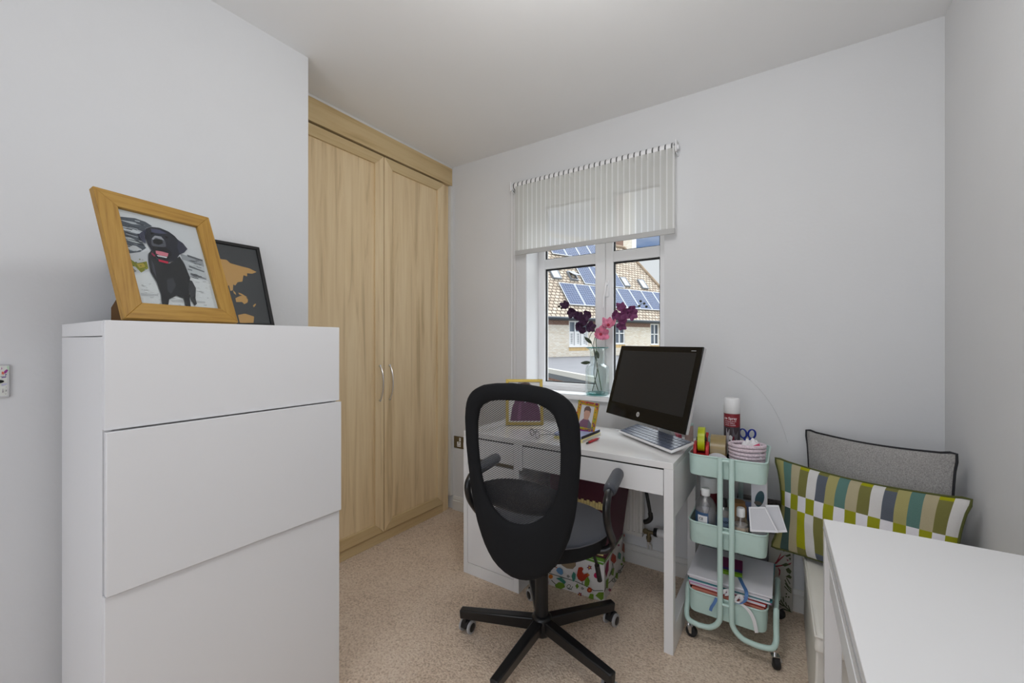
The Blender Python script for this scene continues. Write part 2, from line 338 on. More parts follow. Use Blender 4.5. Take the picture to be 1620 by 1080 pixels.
def obj(name, b, mats, parent=None, world=False, bevel=0, smooth=40, label=None, cat=None, group=None, kind=None, seg=2, bang=30):
    me = bpy.data.meshes.new(name); V = b.v
    o = bpy.data.objects.new(name, me); COL.objects.link(o)
    if parent is not None:
        o.parent = parent
        if world: Mi = acc(parent).inverted(); V = [Mi @ q for q in V]
    else:
        xs = [q.x for q in V]; ys = [q.y for q in V]; zs = [q.z for q in V]
        c0 = Vector(((min(xs) + max(xs)) / 2, (min(ys) + max(ys)) / 2, min(zs))); o.location = c0; V = [q - c0 for q in V]
    me.from_pydata([tuple(q) for q in V], [], b.f)
    if not isinstance(mats, (list, tuple)): mats = [mats]
    for m in mats: me.materials.append(m)
    for p, mi in zip(me.polygons, b.m): p.material_index = mi
    if any(c is not None for c in b.c):
        at = me.color_attributes.new('Col', 'FLOAT_COLOR', 'CORNER')
        for p, c in zip(me.polygons, b.c):
            cc = (*(c or (.8, .8, .8)), 1)
            for li in p.loop_indices: at.data[li].color = cc
    bm = bmesh.new(); bm.from_mesh(me)
    if smooth:
        lim = R(smooth)
        for f in bm.faces: f.smooth = True
        for e in bm.edges:
            if len(e.link_faces) == 2:
                if e.calc_face_angle(0) > lim: e.smooth = False
            else: e.smooth = False
    bm.to_mesh(me); bm.free(); me.update()
    if bevel:
        md = o.modifiers.new('Bevel', 'BEVEL'); md.width = bevel; md.segments = seg; md.limit_method = 'ANGLE'; md.angle_limit = R(bang); md.harden_normals = False
    return tagit(o, label, cat, group, kind)
def dup(root, loc=None, rz=None, label=None, name=None):
    r = root.copy(); COL.objects.link(r)
    if loc is not None: r.location = loc
    if rz is not None: r.rotation_euler = (0, 0, rz)
    if label: r['label'] = label
    for ch in list(root.children):
        c = ch.copy(); COL.objects.link(c); c.parent = r
        for g in ch.children:
            d = g.copy(); COL.objects.link(d); d.parent = c
    return r
def text_b(b, txt, o, u, v, size, c, fn=None, n_off=.0004, m=0, align='LEFT', bold=False):
    cu = bpy.data.curves.new('t', 'FONT'); cu.body = txt; cu.size = 1; cu.resolution_u = 3; cu.align_x = align
    if bold: cu.offset = .015
    ob = bpy.data.objects.new('t', cu); COL.objects.link(ob)
    dg = bpy.context.evaluated_depsgraph_get(); dg.update(); me = bpy.data.meshes.new_from_object(ob.evaluated_get(dg))
    o = Vector(o); u = Vector(u).normalized(); v = Vector(v).normalized(); n = u.cross(v)
    P = [(q.co.x * size, q.co.y * size) for q in me.vertices]
    vs = [fn(x, y) if fn else o + u * x + v * y + n * n_off for x, y in P]
    b.add(vs, [list(p.vertices) for p in me.polygons], pc(*c), m)
    bpy.data.objects.remove(ob); bpy.data.meshes.remove(me); bpy.data.curves.remove(cu)

DOG = [((205, 205, 210), [(0.146, 0.856), (0.842, 0.885), (0.814, 0.13), (0.14, 0.119)]), ((80, 85, 95), [(0.142, 0.811), (0.289, 0.832), (0.371, 0.821), (0.421, 0.795), (0.358, 0.762), (0.329, 0.712), (0.286, 0.655), (0.319, 0.589), (0.222, 0.518), (0.144, 0.522), (0.148, 0.604), (0.144, 0.684), (0.142, 0.754)]), ((195, 198, 205), [(0.139, 0.739), (0.233, 0.734), (0.312, 0.721), (0.296, 0.699), (0.214, 0.697), (0.14, 0.716)]), ((170, 175, 180), [(0.142, 0.655), (0.227, 0.649), (0.289, 0.613), (0.22, 0.618), (0.145, 0.632)]), ((190, 190, 195), [(0.152, 0.587), (0.238, 0.592), (0.279, 0.57), (0.228, 0.545), (0.152, 0.561)]), ((175, 178, 185), [(0.154, 0.787), (0.257, 0.794), (0.363, 0.788), (0.253, 0.774)]), ((60, 62, 70), [(0.149, 0.709), (0.224, 0.69), (0.279, 0.678), (0.22, 0.671)]), ((190, 190, 196), [(0.148, 0.511), (0.326, 0.566), (0.3, 0.396), (0.144, 0.351)]), ((125, 122, 120), [(0.142, 0.43), (0.193, 0.381), (0.167, 0.366), (0.14, 0.385)]), ((125, 125, 35), [(0.153, 0.484), (0.206, 0.446), (0.294, 0.475), (0.293, 0.418), (0.225, 0.374), (0.194, 0.413), (0.148, 0.431)]), ((170, 150, 60), [(0.205, 0.44), (0.266, 0.455), (0.271, 0.427), (0.221, 0.408)]), ((150, 152, 158), [(0.615, 0.592), (0.826, 0.575), (0.821, 0.494), (0.616, 0.49)]), ((185, 187, 192), [(0.623, 0.542), (0.822, 0.507), (0.817, 0.381), (0.653, 0.393)]), ((90, 92, 98), [(0.678, 0.597), (0.825, 0.572), (0.818, 0.558), (0.681, 0.578)]), ((110, 112, 118), [(0.667, 0.498), (0.811, 0.466), (0.804, 0.454), (0.667, 0.482)]), ((120, 120, 125), [(0.664, 0.433), (0.807, 0.399), (0.804, 0.388), (0.659, 0.413)]), ((212, 212, 215), [(0.146, 0.338), (0.285, 0.382), (0.384, 0.395), (0.659, 0.388), (0.817, 0.372), (0.814, 0.13), (0.14, 0.119)]), ((180, 180, 184), [(0.178, 0.209), (0.317, 0.211), (0.313, 0.193), (0.179, 0.187)]), ((185, 185, 188), [(0.406, 0.172), (0.512, 0.186), (0.733, 0.185), (0.728, 0.169), (0.427, 0.155)]), ((60, 62, 70), [(0.224, 0.618), (0.307, 0.608), (0.297, 0.601), (0.223, 0.613)]), ((40, 42, 50), [(0.262, 0.617), (0.309, 0.617), (0.303, 0.613), (0.261, 0.614)]), ((200, 202, 208), [(0.224, 0.741), (0.29, 0.739), (0.283, 0.735), (0.223, 0.739)]), ((60, 62, 70), [(0.216, 0.756), (0.306, 0.755), (0.295, 0.748), (0.215, 0.751)]), ((200, 202, 208), [(0.146, 0.633), (0.182, 0.633), (0.177, 0.627), (0.145, 0.627)]), ((200, 202, 208), [(0.239, 0.566), (0.28, 0.566), (0.275, 0.561), (0.238, 0.563)]), ((150, 154, 162), [(0.213, 0.631), (0.255, 0.627), (0.249, 0.621), (0.212, 0.626)]), ((40, 42, 50), [(0.187, 0.705), (0.227, 0.705), (0.222, 0.701), (0.187, 0.702)]), ((40, 42, 50), [(0.268, 0.666), (0.323, 0.662), (0.317, 0.658), (0.268, 0.663)]), ((60, 62, 70), [(0.274, 0.694), (0.326, 0.692), (0.319, 0.685), (0.273, 0.688)]), ((150, 154, 162), [(0.149, 0.555), (0.241, 0.55), (0.23, 0.545), (0.149, 0.551)]), ((200, 202, 208), [(0.187, 0.651), (0.216, 0.651), (0.213, 0.647), (0.187, 0.648)]), ((40, 42, 50), [(0.162, 0.727), (0.245, 0.725), (0.235, 0.719), (0.161, 0.723)]), ((60, 62, 70), [(0.288, 0.791), (0.351, 0.788), (0.343, 0.781), (0.287, 0.786)]), ((200, 202, 208), [(0.178, 0.551), (0.22, 0.548), (0.214, 0.543), (0.177, 0.547)]), ((200, 202, 208), [(0.165, 0.562), (0.229, 0.559), (0.221, 0.554), (0.164, 0.558)]), ((60, 62, 70), [(0.262, 0.654), (0.321, 0.653), (0.314, 0.647), (0.261, 0.65)]), ((40, 42, 50), [(0.137, 0.635), (0.227, 0.636), (0.216, 0.629), (0.136, 0.63)]), ((60, 62, 70), [(0.277, 0.7), (0.337, 0.702), (0.33, 0.694), (0.276, 0.694)]), ((200, 202, 208), [(0.28, 0.732), (0.323, 0.728), (0.317, 0.722), (0.279, 0.727)]), ((150, 154, 162), [(0.223, 0.606), (0.259, 0.604), (0.254, 0.601), (0.222, 0.603)]), ((150, 154, 162), [(0.182, 0.681), (0.277, 0.672), (0.266, 0.664), (0.18, 0.674)]), ((200, 202, 208), [(0.289, 0.644), (0.319, 0.643), (0.315, 0.638), (0.288, 0.64)]), ((40, 42, 50), [(0.131, 0.58), (0.194, 0.579), (0.186, 0.572), (0.13, 0.574)]), ((60, 62, 70), [(0.16, 0.666), (0.222, 0.663), (0.214, 0.657), (0.159, 0.662)]), ((40, 42, 50), [(0.252, 0.615), (0.312, 0.61), (0.304, 0.604), (0.251, 0.61)]), ((40, 42, 50), [(0.217, 0.635), (0.304, 0.633), (0.293, 0.625), (0.216, 0.628)]), ((40, 42, 50), [(0.308, 0.737), (0.339, 0.734), (0.335, 0.729), (0.307, 0.732)]), ((40, 42, 50), [(0.197, 0.728), (0.245, 0.727), (0.239, 0.721), (0.196, 0.723)]), ((200, 202, 208), [(0.181, 0.633), (0.258, 0.626), (0.249, 0.62), (0.18, 0.63)]), ((200, 202, 208), [(0.272, 0.641), (0.318, 0.636), (0.312, 0.63), (0.271, 0.636)]), ((150, 154, 162), [(0.17, 0.7), (0.256, 0.7), (0.246, 0.695), (0.169, 0.698)]), ((40, 42, 50), [(0.143, 0.592), (0.209, 0.587), (0.201, 0.582), (0.142, 0.589)]), ((200, 202, 208), [(0.282, 0.811), (0.323, 0.811), (0.318, 0.805), (0.281, 0.806)]), ((110, 112, 118), [(0.726, 0.53), (0.801, 0.525), (0.791, 0.517), (0.724, 0.524)]), ((215, 216, 220), [(0.643, 0.408), (0.678, 0.405), (0.672, 0.398), (0.642, 0.402)]), ((90, 92, 98), [(0.682, 0.546), (0.739, 0.542), (0.732, 0.537), (0.681, 0.542)]), ((215, 216, 220), [(0.664, 0.517), (0.737, 0.511), (0.728, 0.506), (0.663, 0.513)]), ((90, 92, 98), [(0.69, 0.51), (0.744, 0.505), (0.738, 0.501), (0.689, 0.506)]), ((90, 92, 98), [(0.698, 0.549), (0.765, 0.544), (0.757, 0.539), (0.697, 0.546)]), ((110, 112, 118), [(0.671, 0.403), (0.717, 0.398), (0.711, 0.393), (0.67, 0.399)]), ((110, 112, 118), [(0.669, 0.424), (0.737, 0.417), (0.728, 0.412), (0.668, 0.42)]), ((110, 112, 118), [(0.664, 0.49), (0.721, 0.485), (0.714, 0.48), (0.663, 0.486)]), ((110, 112, 118), [(0.705, 0.501), (0.791, 0.493), (0.781, 0.489), (0.704, 0.498)]), ((90, 92, 98), [(0.656, 0.406), (0.717, 0.4), (0.71, 0.395), (0.655, 0.402)]), ((90, 92, 98), [(0.681, 0.484), (0.723, 0.481), (0.718, 0.476), (0.68, 0.481)]), ((215, 216, 220), [(0.659, 0.4), (0.744, 0.391), (0.733, 0.385), (0.658, 0.395)]), ((215, 216, 220), [(0.719, 0.511), (0.764, 0.507), (0.758, 0.503), (0.718, 0.508)]), ((90, 92, 98), [(0.697, 0.509), (0.756, 0.505), (0.749, 0.501), (0.697, 0.506)]), ((215, 216, 220), [(0.741, 0.523), (0.773, 0.52), (0.768, 0.516), (0.741, 0.519)]), ((110, 112, 118), [(0.645, 0.464), (0.689, 0.46), (0.683, 0.452), (0.643, 0.457)]), ((215, 216, 220), [(0.676, 0.509), (0.714, 0.506), (0.708, 0.499), (0.675, 0.503)]), ((90, 92, 98), [(0.668, 0.396), (0.728, 0.39), (0.72, 0.383), (0.666, 0.39)]), ((90, 92, 98), [(0.746, 0.559), (0.782, 0.557), (0.777, 0.552), (0.745, 0.556)]), ((215, 216, 220), [(0.683, 0.506), (0.745, 0.501), (0.737, 0.495), (0.682, 0.501)]), ((90, 92, 98), [(0.692, 0.427), (0.728, 0.423), (0.724, 0.42), (0.691, 0.424)]), ((110, 112, 118), [(0.668, 0.408), (0.751, 0.399), (0.741, 0.393), (0.666, 0.403)]), ((90, 92, 98), [(0.67, 0.425), (0.735, 0.418), (0.727, 0.412), (0.668, 0.419)]), ((90, 92, 98), [(0.687, 0.419), (0.768, 0.411), (0.758, 0.405), (0.686, 0.415)]), ((110, 112, 118), [(0.734, 0.529), (0.781, 0.525), (0.775, 0.518), (0.732, 0.523)]), ((228, 228, 230), [(0.36, 0.332), (0.389, 0.334), (0.385, 0.33), (0.359, 0.328)]), ((185, 185, 188), [(0.311, 0.168), (0.343, 0.169), (0.339, 0.165), (0.31, 0.164)]), ((165, 165, 168), [(0.243, 0.179), (0.273, 0.181), (0.269, 0.177), (0.242, 0.176)]), ((185, 185, 188), [(0.489, 0.257), (0.513, 0.258), (0.51, 0.254), (0.488, 0.254)]), ((185, 185, 188), [(0.207, 0.268), (0.235, 0.27), (0.231, 0.266), (0.206, 0.265)]), ((185, 185, 188), [(0.598, 0.355), (0.629, 0.358), (0.624, 0.354), (0.597, 0.352)]), ((185, 185, 188), [(0.802, 0.226), (0.812, 0.225), (0.81, 0.221), (0.801, 0.222)]), ((228, 228, 230), [(0.277, 0.192), (0.309, 0.194), (0.305, 0.19), (0.276, 0.189)]), ((165, 165, 168), [(0.706, 0.153), (0.737, 0.154), (0.733, 0.149), (0.705, 0.149)]), ((185, 185, 188), [(0.237, 0.196), (0.255, 0.196), (0.252, 0.192), (0.237, 0.192)]), ((228, 228, 230), [(0.207, 0.272), (0.228, 0.273), (0.225, 0.269), (0.206, 0.268)]), ((228, 228, 230), [(0.404, 0.323), (0.413, 0.323), (0.411, 0.319), (0.403, 0.319)]), ((185, 185, 188), [(0.228, 0.237), (0.251, 0.238), (0.248, 0.234), (0.228, 0.233)]), ((165, 165, 168), [(0.425, 0.274), (0.45, 0.276), (0.447, 0.272), (0.425, 0.271)]), ((185, 185, 188), [(0.358, 0.197), (0.391, 0.199), (0.387, 0.195), (0.358, 0.194)]), ((228, 228, 230), [(0.614, 0.33), (0.642, 0.332), (0.638, 0.327), (0.613, 0.326)]), ((185, 185, 188), [(0.306, 0.135), (0.328, 0.135), (0.325, 0.132), (0.305, 0.132)]), ((165, 165, 168), [(0.308, 0.214), (0.322, 0.214), (0.32, 0.21), (0.307, 0.21)]), ((165, 165, 168), [(0.491, 0.32), (0.506, 0.32), (0.503, 0.316), (0.49, 0.316)]), ((185, 185, 188), [(0.436, 0.26), (0.447, 0.26), (0.445, 0.256), (0.435, 0.256)]), ((185, 185, 188), [(0.588, 0.341), (0.617, 0.343), (0.613, 0.339), (0.587, 0.337)]), ((165, 165, 168), [(0.713, 0.261), (0.736, 0.262), (0.733, 0.258), (0.712, 0.257)]), ((228, 228, 230), [(0.724, 0.268), (0.744, 0.269), (0.741, 0.265), (0.723, 0.264)]), ((185, 185, 188), [(0.163, 0.167), (0.171, 0.166), (0.169, 0.163), (0.162, 0.163)]), ((228, 228, 230), [(0.779, 0.285), (0.814, 0.287), (0.81, 0.283), (0.778, 0.281)]), ((185, 185, 188), [(0.202, 0.121), (0.225, 0.122), (0.222, 0.118), (0.201, 0.118)]), ((185, 185, 188), [(0.231, 0.192), (0.247, 0.193), (0.244, 0.189), (0.23, 0.189)]), ((165, 165, 168), [(0.306, 0.137), (0.332, 0.138), (0.329, 0.134), (0.305, 0.134)]), ((165, 165, 168), [(0.371, 0.185), (0.388, 0.185), (0.385, 0.181), (0.37, 0.181)]), ((228, 228, 230), [(0.674, 0.274), (0.71, 0.276), (0.705, 0.272), (0.673, 0.27)]), ((185, 185, 188), [(0.155, 0.114), (0.167, 0.114), (0.165, 0.11), (0.155, 0.111)]), ((185, 185, 188), [(0.413, 0.318), (0.422, 0.318), (0.42, 0.314), (0.412, 0.315)]), ((228, 228, 230), [(0.27, 0.223), (0.302, 0.225), (0.298, 0.221), (0.269, 0.219)]), ((228, 228, 230), [(0.669, 0.369), (0.692, 0.371), (0.689, 0.367), (0.667, 0.366)]), ((185, 185, 188), [(0.768, 0.308), (0.792, 0.309), (0.789, 0.305), (0.767, 0.304)]), ((165, 165, 168), [(0.261, 0.288), (0.278, 0.289), (0.275, 0.285), (0.26, 0.285)]), ((185, 185, 188), [(0.719, 0.27), (0.746, 0.271), (0.742, 0.267), (0.718, 0.266)]), ((185, 185, 188), [(0.335, 0.296), (0.35, 0.297), (0.348, 0.293), (0.335, 0.293)]), ((165, 165, 168), [(0.158, 0.133), (0.173, 0.133), (0.171, 0.13), (0.157, 0.13)]), ((165, 165, 168), [(0.365, 0.321), (0.373, 0.321), (0.371, 0.317), (0.364, 0.317)]), ((228, 228, 230), [(0.419, 0.143), (0.429, 0.142), (0.427, 0.138), (0.418, 0.139)]), ((185, 185, 188), [(0.35, 0.238), (0.364, 0.238), (0.362, 0.234), (0.349, 0.234)]), ((228, 228, 230), [(0.166, 0.169), (0.187, 0.17), (0.184, 0.166), (0.165, 0.166)]), ((165, 165, 168), [(0.205, 0.234), (0.237, 0.236), (0.233, 0.232), (0.204, 0.231)]), ((185, 185, 188), [(0.6, 0.321), (0.62, 0.322), (0.617, 0.318), (0.599, 0.317)]), ((185, 185, 188), [(0.606, 0.205), (0.619, 0.205), (0.617, 0.201), (0.605, 0.201)]), ((228, 228, 230), [(0.271, 0.279), (0.279, 0.279), (0.278, 0.276), (0.27, 0.276)]), ((185, 185, 188), [(0.391, 0.134), (0.399, 0.134), (0.397, 0.13), (0.39, 0.131)]), ((185, 185, 188), [(0.42, 0.197), (0.433, 0.197), (0.43, 0.193), (0.419, 0.194)]), ((165, 165, 168), [(0.466, 0.137), (0.489, 0.137), (0.485, 0.133), (0.465, 0.133)]), ((165, 165, 168), [(0.756, 0.218), (0.773, 0.218), (0.77, 0.214), (0.755, 0.214)]), ((228, 228, 230), [(0.21, 0.221), (0.234, 0.222), (0.231, 0.218), (0.209, 0.217)]), ((165, 165, 168), [(0.189, 0.233), (0.197, 0.233), (0.196, 0.229), (0.188, 0.23)]), ((185, 185, 188), [(0.695, 0.273), (0.724, 0.275), (0.72, 0.27), (0.694, 0.269)]), ((228, 228, 230), [(0.798, 0.341), (0.831, 0.343), (0.826, 0.338), (0.797, 0.337)]), ((165, 165, 168), [(0.396, 0.226), (0.405, 0.226), (0.403, 0.222), (0.395, 0.223)]), ((185, 185, 188), [(0.685, 0.352), (0.726, 0.356), (0.721, 0.351), (0.684, 0.348)]), ((185, 185, 188), [(0.506, 0.168), (0.52, 0.167), (0.518, 0.164), (0.505, 0.164)]), ((165, 165, 168), [(0.429, 0.266), (0.449, 0.266), (0.446, 0.263), (0.428, 0.262)]), ((165, 165, 168), [(0.495, 0.32), (0.503, 0.32), (0.501, 0.316), (0.494, 0.316)]), ((228, 228, 230), [(0.565, 0.165), (0.604, 0.166), (0.599, 0.162), (0.565, 0.161)]), ((165, 165, 168), [(0.231, 0.255), (0.24, 0.254), (0.238, 0.251), (0.23, 0.251)]), ((185, 185, 188), [(0.693, 0.302), (0.705, 0.303), (0.703, 0.298), (0.691, 0.299)]), ((228, 228, 230), [(0.431, 0.195), (0.462, 0.196), (0.458, 0.192), (0.431, 0.191)]), ((185, 185, 188), [(0.585, 0.299), (0.608, 0.301), (0.605, 0.296), (0.584, 0.295)]), ((165, 165, 168), [(0.196, 0.273), (0.21, 0.273), (0.208, 0.27), (0.196, 0.27)]), ((165, 165, 168), [(0.757, 0.364), (0.792, 0.367), (0.787, 0.362), (0.756, 0.36)]), ((228, 228, 230), [(0.629, 0.243), (0.666, 0.245), (0.661, 0.24), (0.628, 0.239)]), ((185, 185, 188), [(0.795, 0.355), (0.805, 0.354), (0.803, 0.35), (0.794, 0.351)]), ((228, 228, 230), [(0.67, 0.224), (0.709, 0.227), (0.704, 0.222), (0.669, 0.221)]), ((95, 100, 30), [(0.154, 0.436), (0.165, 0.435), (0.162, 0.428), (0.153, 0.429)]), ((95, 100, 30), [(0.258, 0.456), (0.27, 0.455), (0.266, 0.447), (0.257, 0.448)]), ((95, 100, 30), [(0.193, 0.452), (0.204, 0.452), (0.2, 0.444), (0.192, 0.445)]), ((165, 160, 50), [(0.178, 0.418), (0.189, 0.417), (0.185, 0.41), (0.177, 0.411)]), ((150, 150, 150), [(0.151, 0.425), (0.162, 0.425), (0.158, 0.417), (0.149, 0.418)]), ((95, 100, 30), [(0.23, 0.482), (0.242, 0.482), (0.238, 0.474), (0.229, 0.475)]), ((165, 160, 50), [(0.271, 0.419), (0.283, 0.418), (0.279, 0.41), (0.27, 0.411)]), ((150, 150, 150), [(0.254, 0.405), (0.265, 0.405), (0.261, 0.397), (0.252, 0.398)]), ((95, 100, 30), [(0.149, 0.426), (0.159, 0.426), (0.156, 0.418), (0.147, 0.419)]), ((95, 100, 30), [(0.198, 0.451), (0.209, 0.45), (0.205, 0.443), (0.197, 0.444)]), ((95, 100, 30), [(0.166, 0.421), (0.177, 0.42), (0.173, 0.413), (0.165, 0.414)]), ((150, 150, 150), [(0.252, 0.48), (0.264, 0.479), (0.26, 0.472), (0.251, 0.473)]), ((95, 100, 30), [(0.225, 0.429), (0.237, 0.428), (0.233, 0.421), (0.224, 0.422)]), ((165, 160, 50), [(0.198, 0.398), (0.209, 0.398), (0.205, 0.39), (0.196, 0.391)]), ((60, 60, 64), [(0.618, 0.363), (0.65, 0.355), (0.669, 0.293), (0.638, 0.203), (0.637, 0.155), (0.613, 0.136), (0.596, 0.174), (0.588, 0.248)]), ((42, 42, 46), [(0.321, 0.541), (0.351, 0.571), (0.385, 0.504), (0.481, 0.482), (0.594, 0.563), (0.623, 0.491), (0.64, 0.379), (0.598, 0.286), (0.585, 0.21), (0.57, 0.121), (0.525, 0.123), (0.527, 0.193), (0.466, 0.21), (0.394, 0.173), (0.371, 0.12), (0.322, 0.119), (0.336, 0.212), (0.327, 0.305), (0.297, 0.383), (0.304, 0.479)]), ((62, 62, 68), [(0.421, 0.34), (0.477, 0.359), (0.488, 0.299), (0.424, 0.22), (0.398, 0.242)]), ((66, 66, 76), [(0.328, 0.495), (0.342, 0.449), (0.335, 0.341), (0.318, 0.398)]), ((40, 40, 50), [(0.35, 0.754), (0.399, 0.78), (0.476, 0.789), (0.551, 0.773), (0.598, 0.744), (0.631, 0.699), (0.608, 0.591), (0.55, 0.524), (0.469, 0.487), (0.39, 0.499), (0.351, 0.571), (0.334, 0.628), (0.329, 0.688)]), ((58, 58, 78), [(0.353, 0.752), (0.312, 0.719), (0.276, 0.689), (0.283, 0.642), (0.32, 0.619), (0.327, 0.688)]), ((56, 56, 72), [(0.618, 0.716), (0.661, 0.692), (0.691, 0.645), (0.648, 0.605), (0.598, 0.579), (0.594, 0.64)]), ((75, 75, 100), [(0.395, 0.764), (0.472, 0.771), (0.532, 0.75), (0.464, 0.735), (0.394, 0.733)]), ((15, 15, 18), [(0.388, 0.731), (0.41, 0.732), (0.404, 0.716), (0.386, 0.715)]), ((15, 15, 18), [(0.507, 0.725), (0.536, 0.721), (0.527, 0.704), (0.504, 0.707)]), ((84, 84, 94), [(0.373, 0.666), (0.409, 0.705), (0.471, 0.712), (0.496, 0.672), (0.49, 0.627), (0.382, 0.598), (0.363, 0.624)]), ((150, 150, 158), [(0.381, 0.677), (0.415, 0.708), (0.469, 0.711), (0.49, 0.681), (0.465, 0.686), (0.416, 0.691), (0.388, 0.666)]), ((25, 25, 28), [(0.387, 0.663), (0.42, 0.682), (0.47, 0.68), (0.47, 0.652), (0.427, 0.631), (0.384, 0.636)]), ((30, 30, 36), [(0.366, 0.61), (0.488, 0.62), (0.53, 0.578), (0.49, 0.521), (0.411, 0.508), (0.365, 0.549)]), ((205, 120, 135), [(0.387, 0.575), (0.44, 0.577), (0.495, 0.571), (0.48, 0.541), (0.418, 0.539), (0.383, 0.55)]), ((215, 215, 220), [(0.387, 0.538), (0.475, 0.537), (0.466, 0.526), (0.391, 0.529)]), ((190, 40, 70), [(0.389, 0.504), (0.474, 0.496), (0.467, 0.478), (0.391, 0.485)]), ((150, 50, 80), [(0.348, 0.556), (0.373, 0.532), (0.361, 0.518), (0.343, 0.536)])]
MAP = [((196, 150, 90), [(0.645, 0.777), (0.707, 0.777), (0.731, 0.743), (0.811, 0.724), (0.881, 0.711), (0.939, 0.677), (0.898, 0.647), (0.855, 0.646), (0.85, 0.606), (0.821, 0.615), (0.802, 0.535), (0.762, 0.52), (0.74, 0.478), (0.724, 0.488), (0.713, 0.418), (0.694, 0.406), (0.689, 0.474), (0.656, 0.435), (0.618, 0.531)]), ((196, 150, 90), [(0.713, 0.418), (0.73, 0.394), (0.732, 0.364), (0.717, 0.384)]), ((196, 150, 90), [(0.753, 0.397), (0.78, 0.384), (0.822, 0.345), (0.799, 0.348), (0.756, 0.377)]), ((196, 150, 90), [(0.721, 0.325), (0.759, 0.355), (0.795, 0.365), (0.82, 0.322), (0.813, 0.287), (0.783, 0.263), (0.768, 0.287), (0.722, 0.281)]), ((196, 150, 90), [(0.852, 0.253), (0.874, 0.279), (0.88, 0.269), (0.856, 0.232)]), ((196, 150, 90), [(0.717, 0.131), (0.774, 0.152), (0.844, 0.122), (0.829, 0.048), (0.721, 0.039)])]
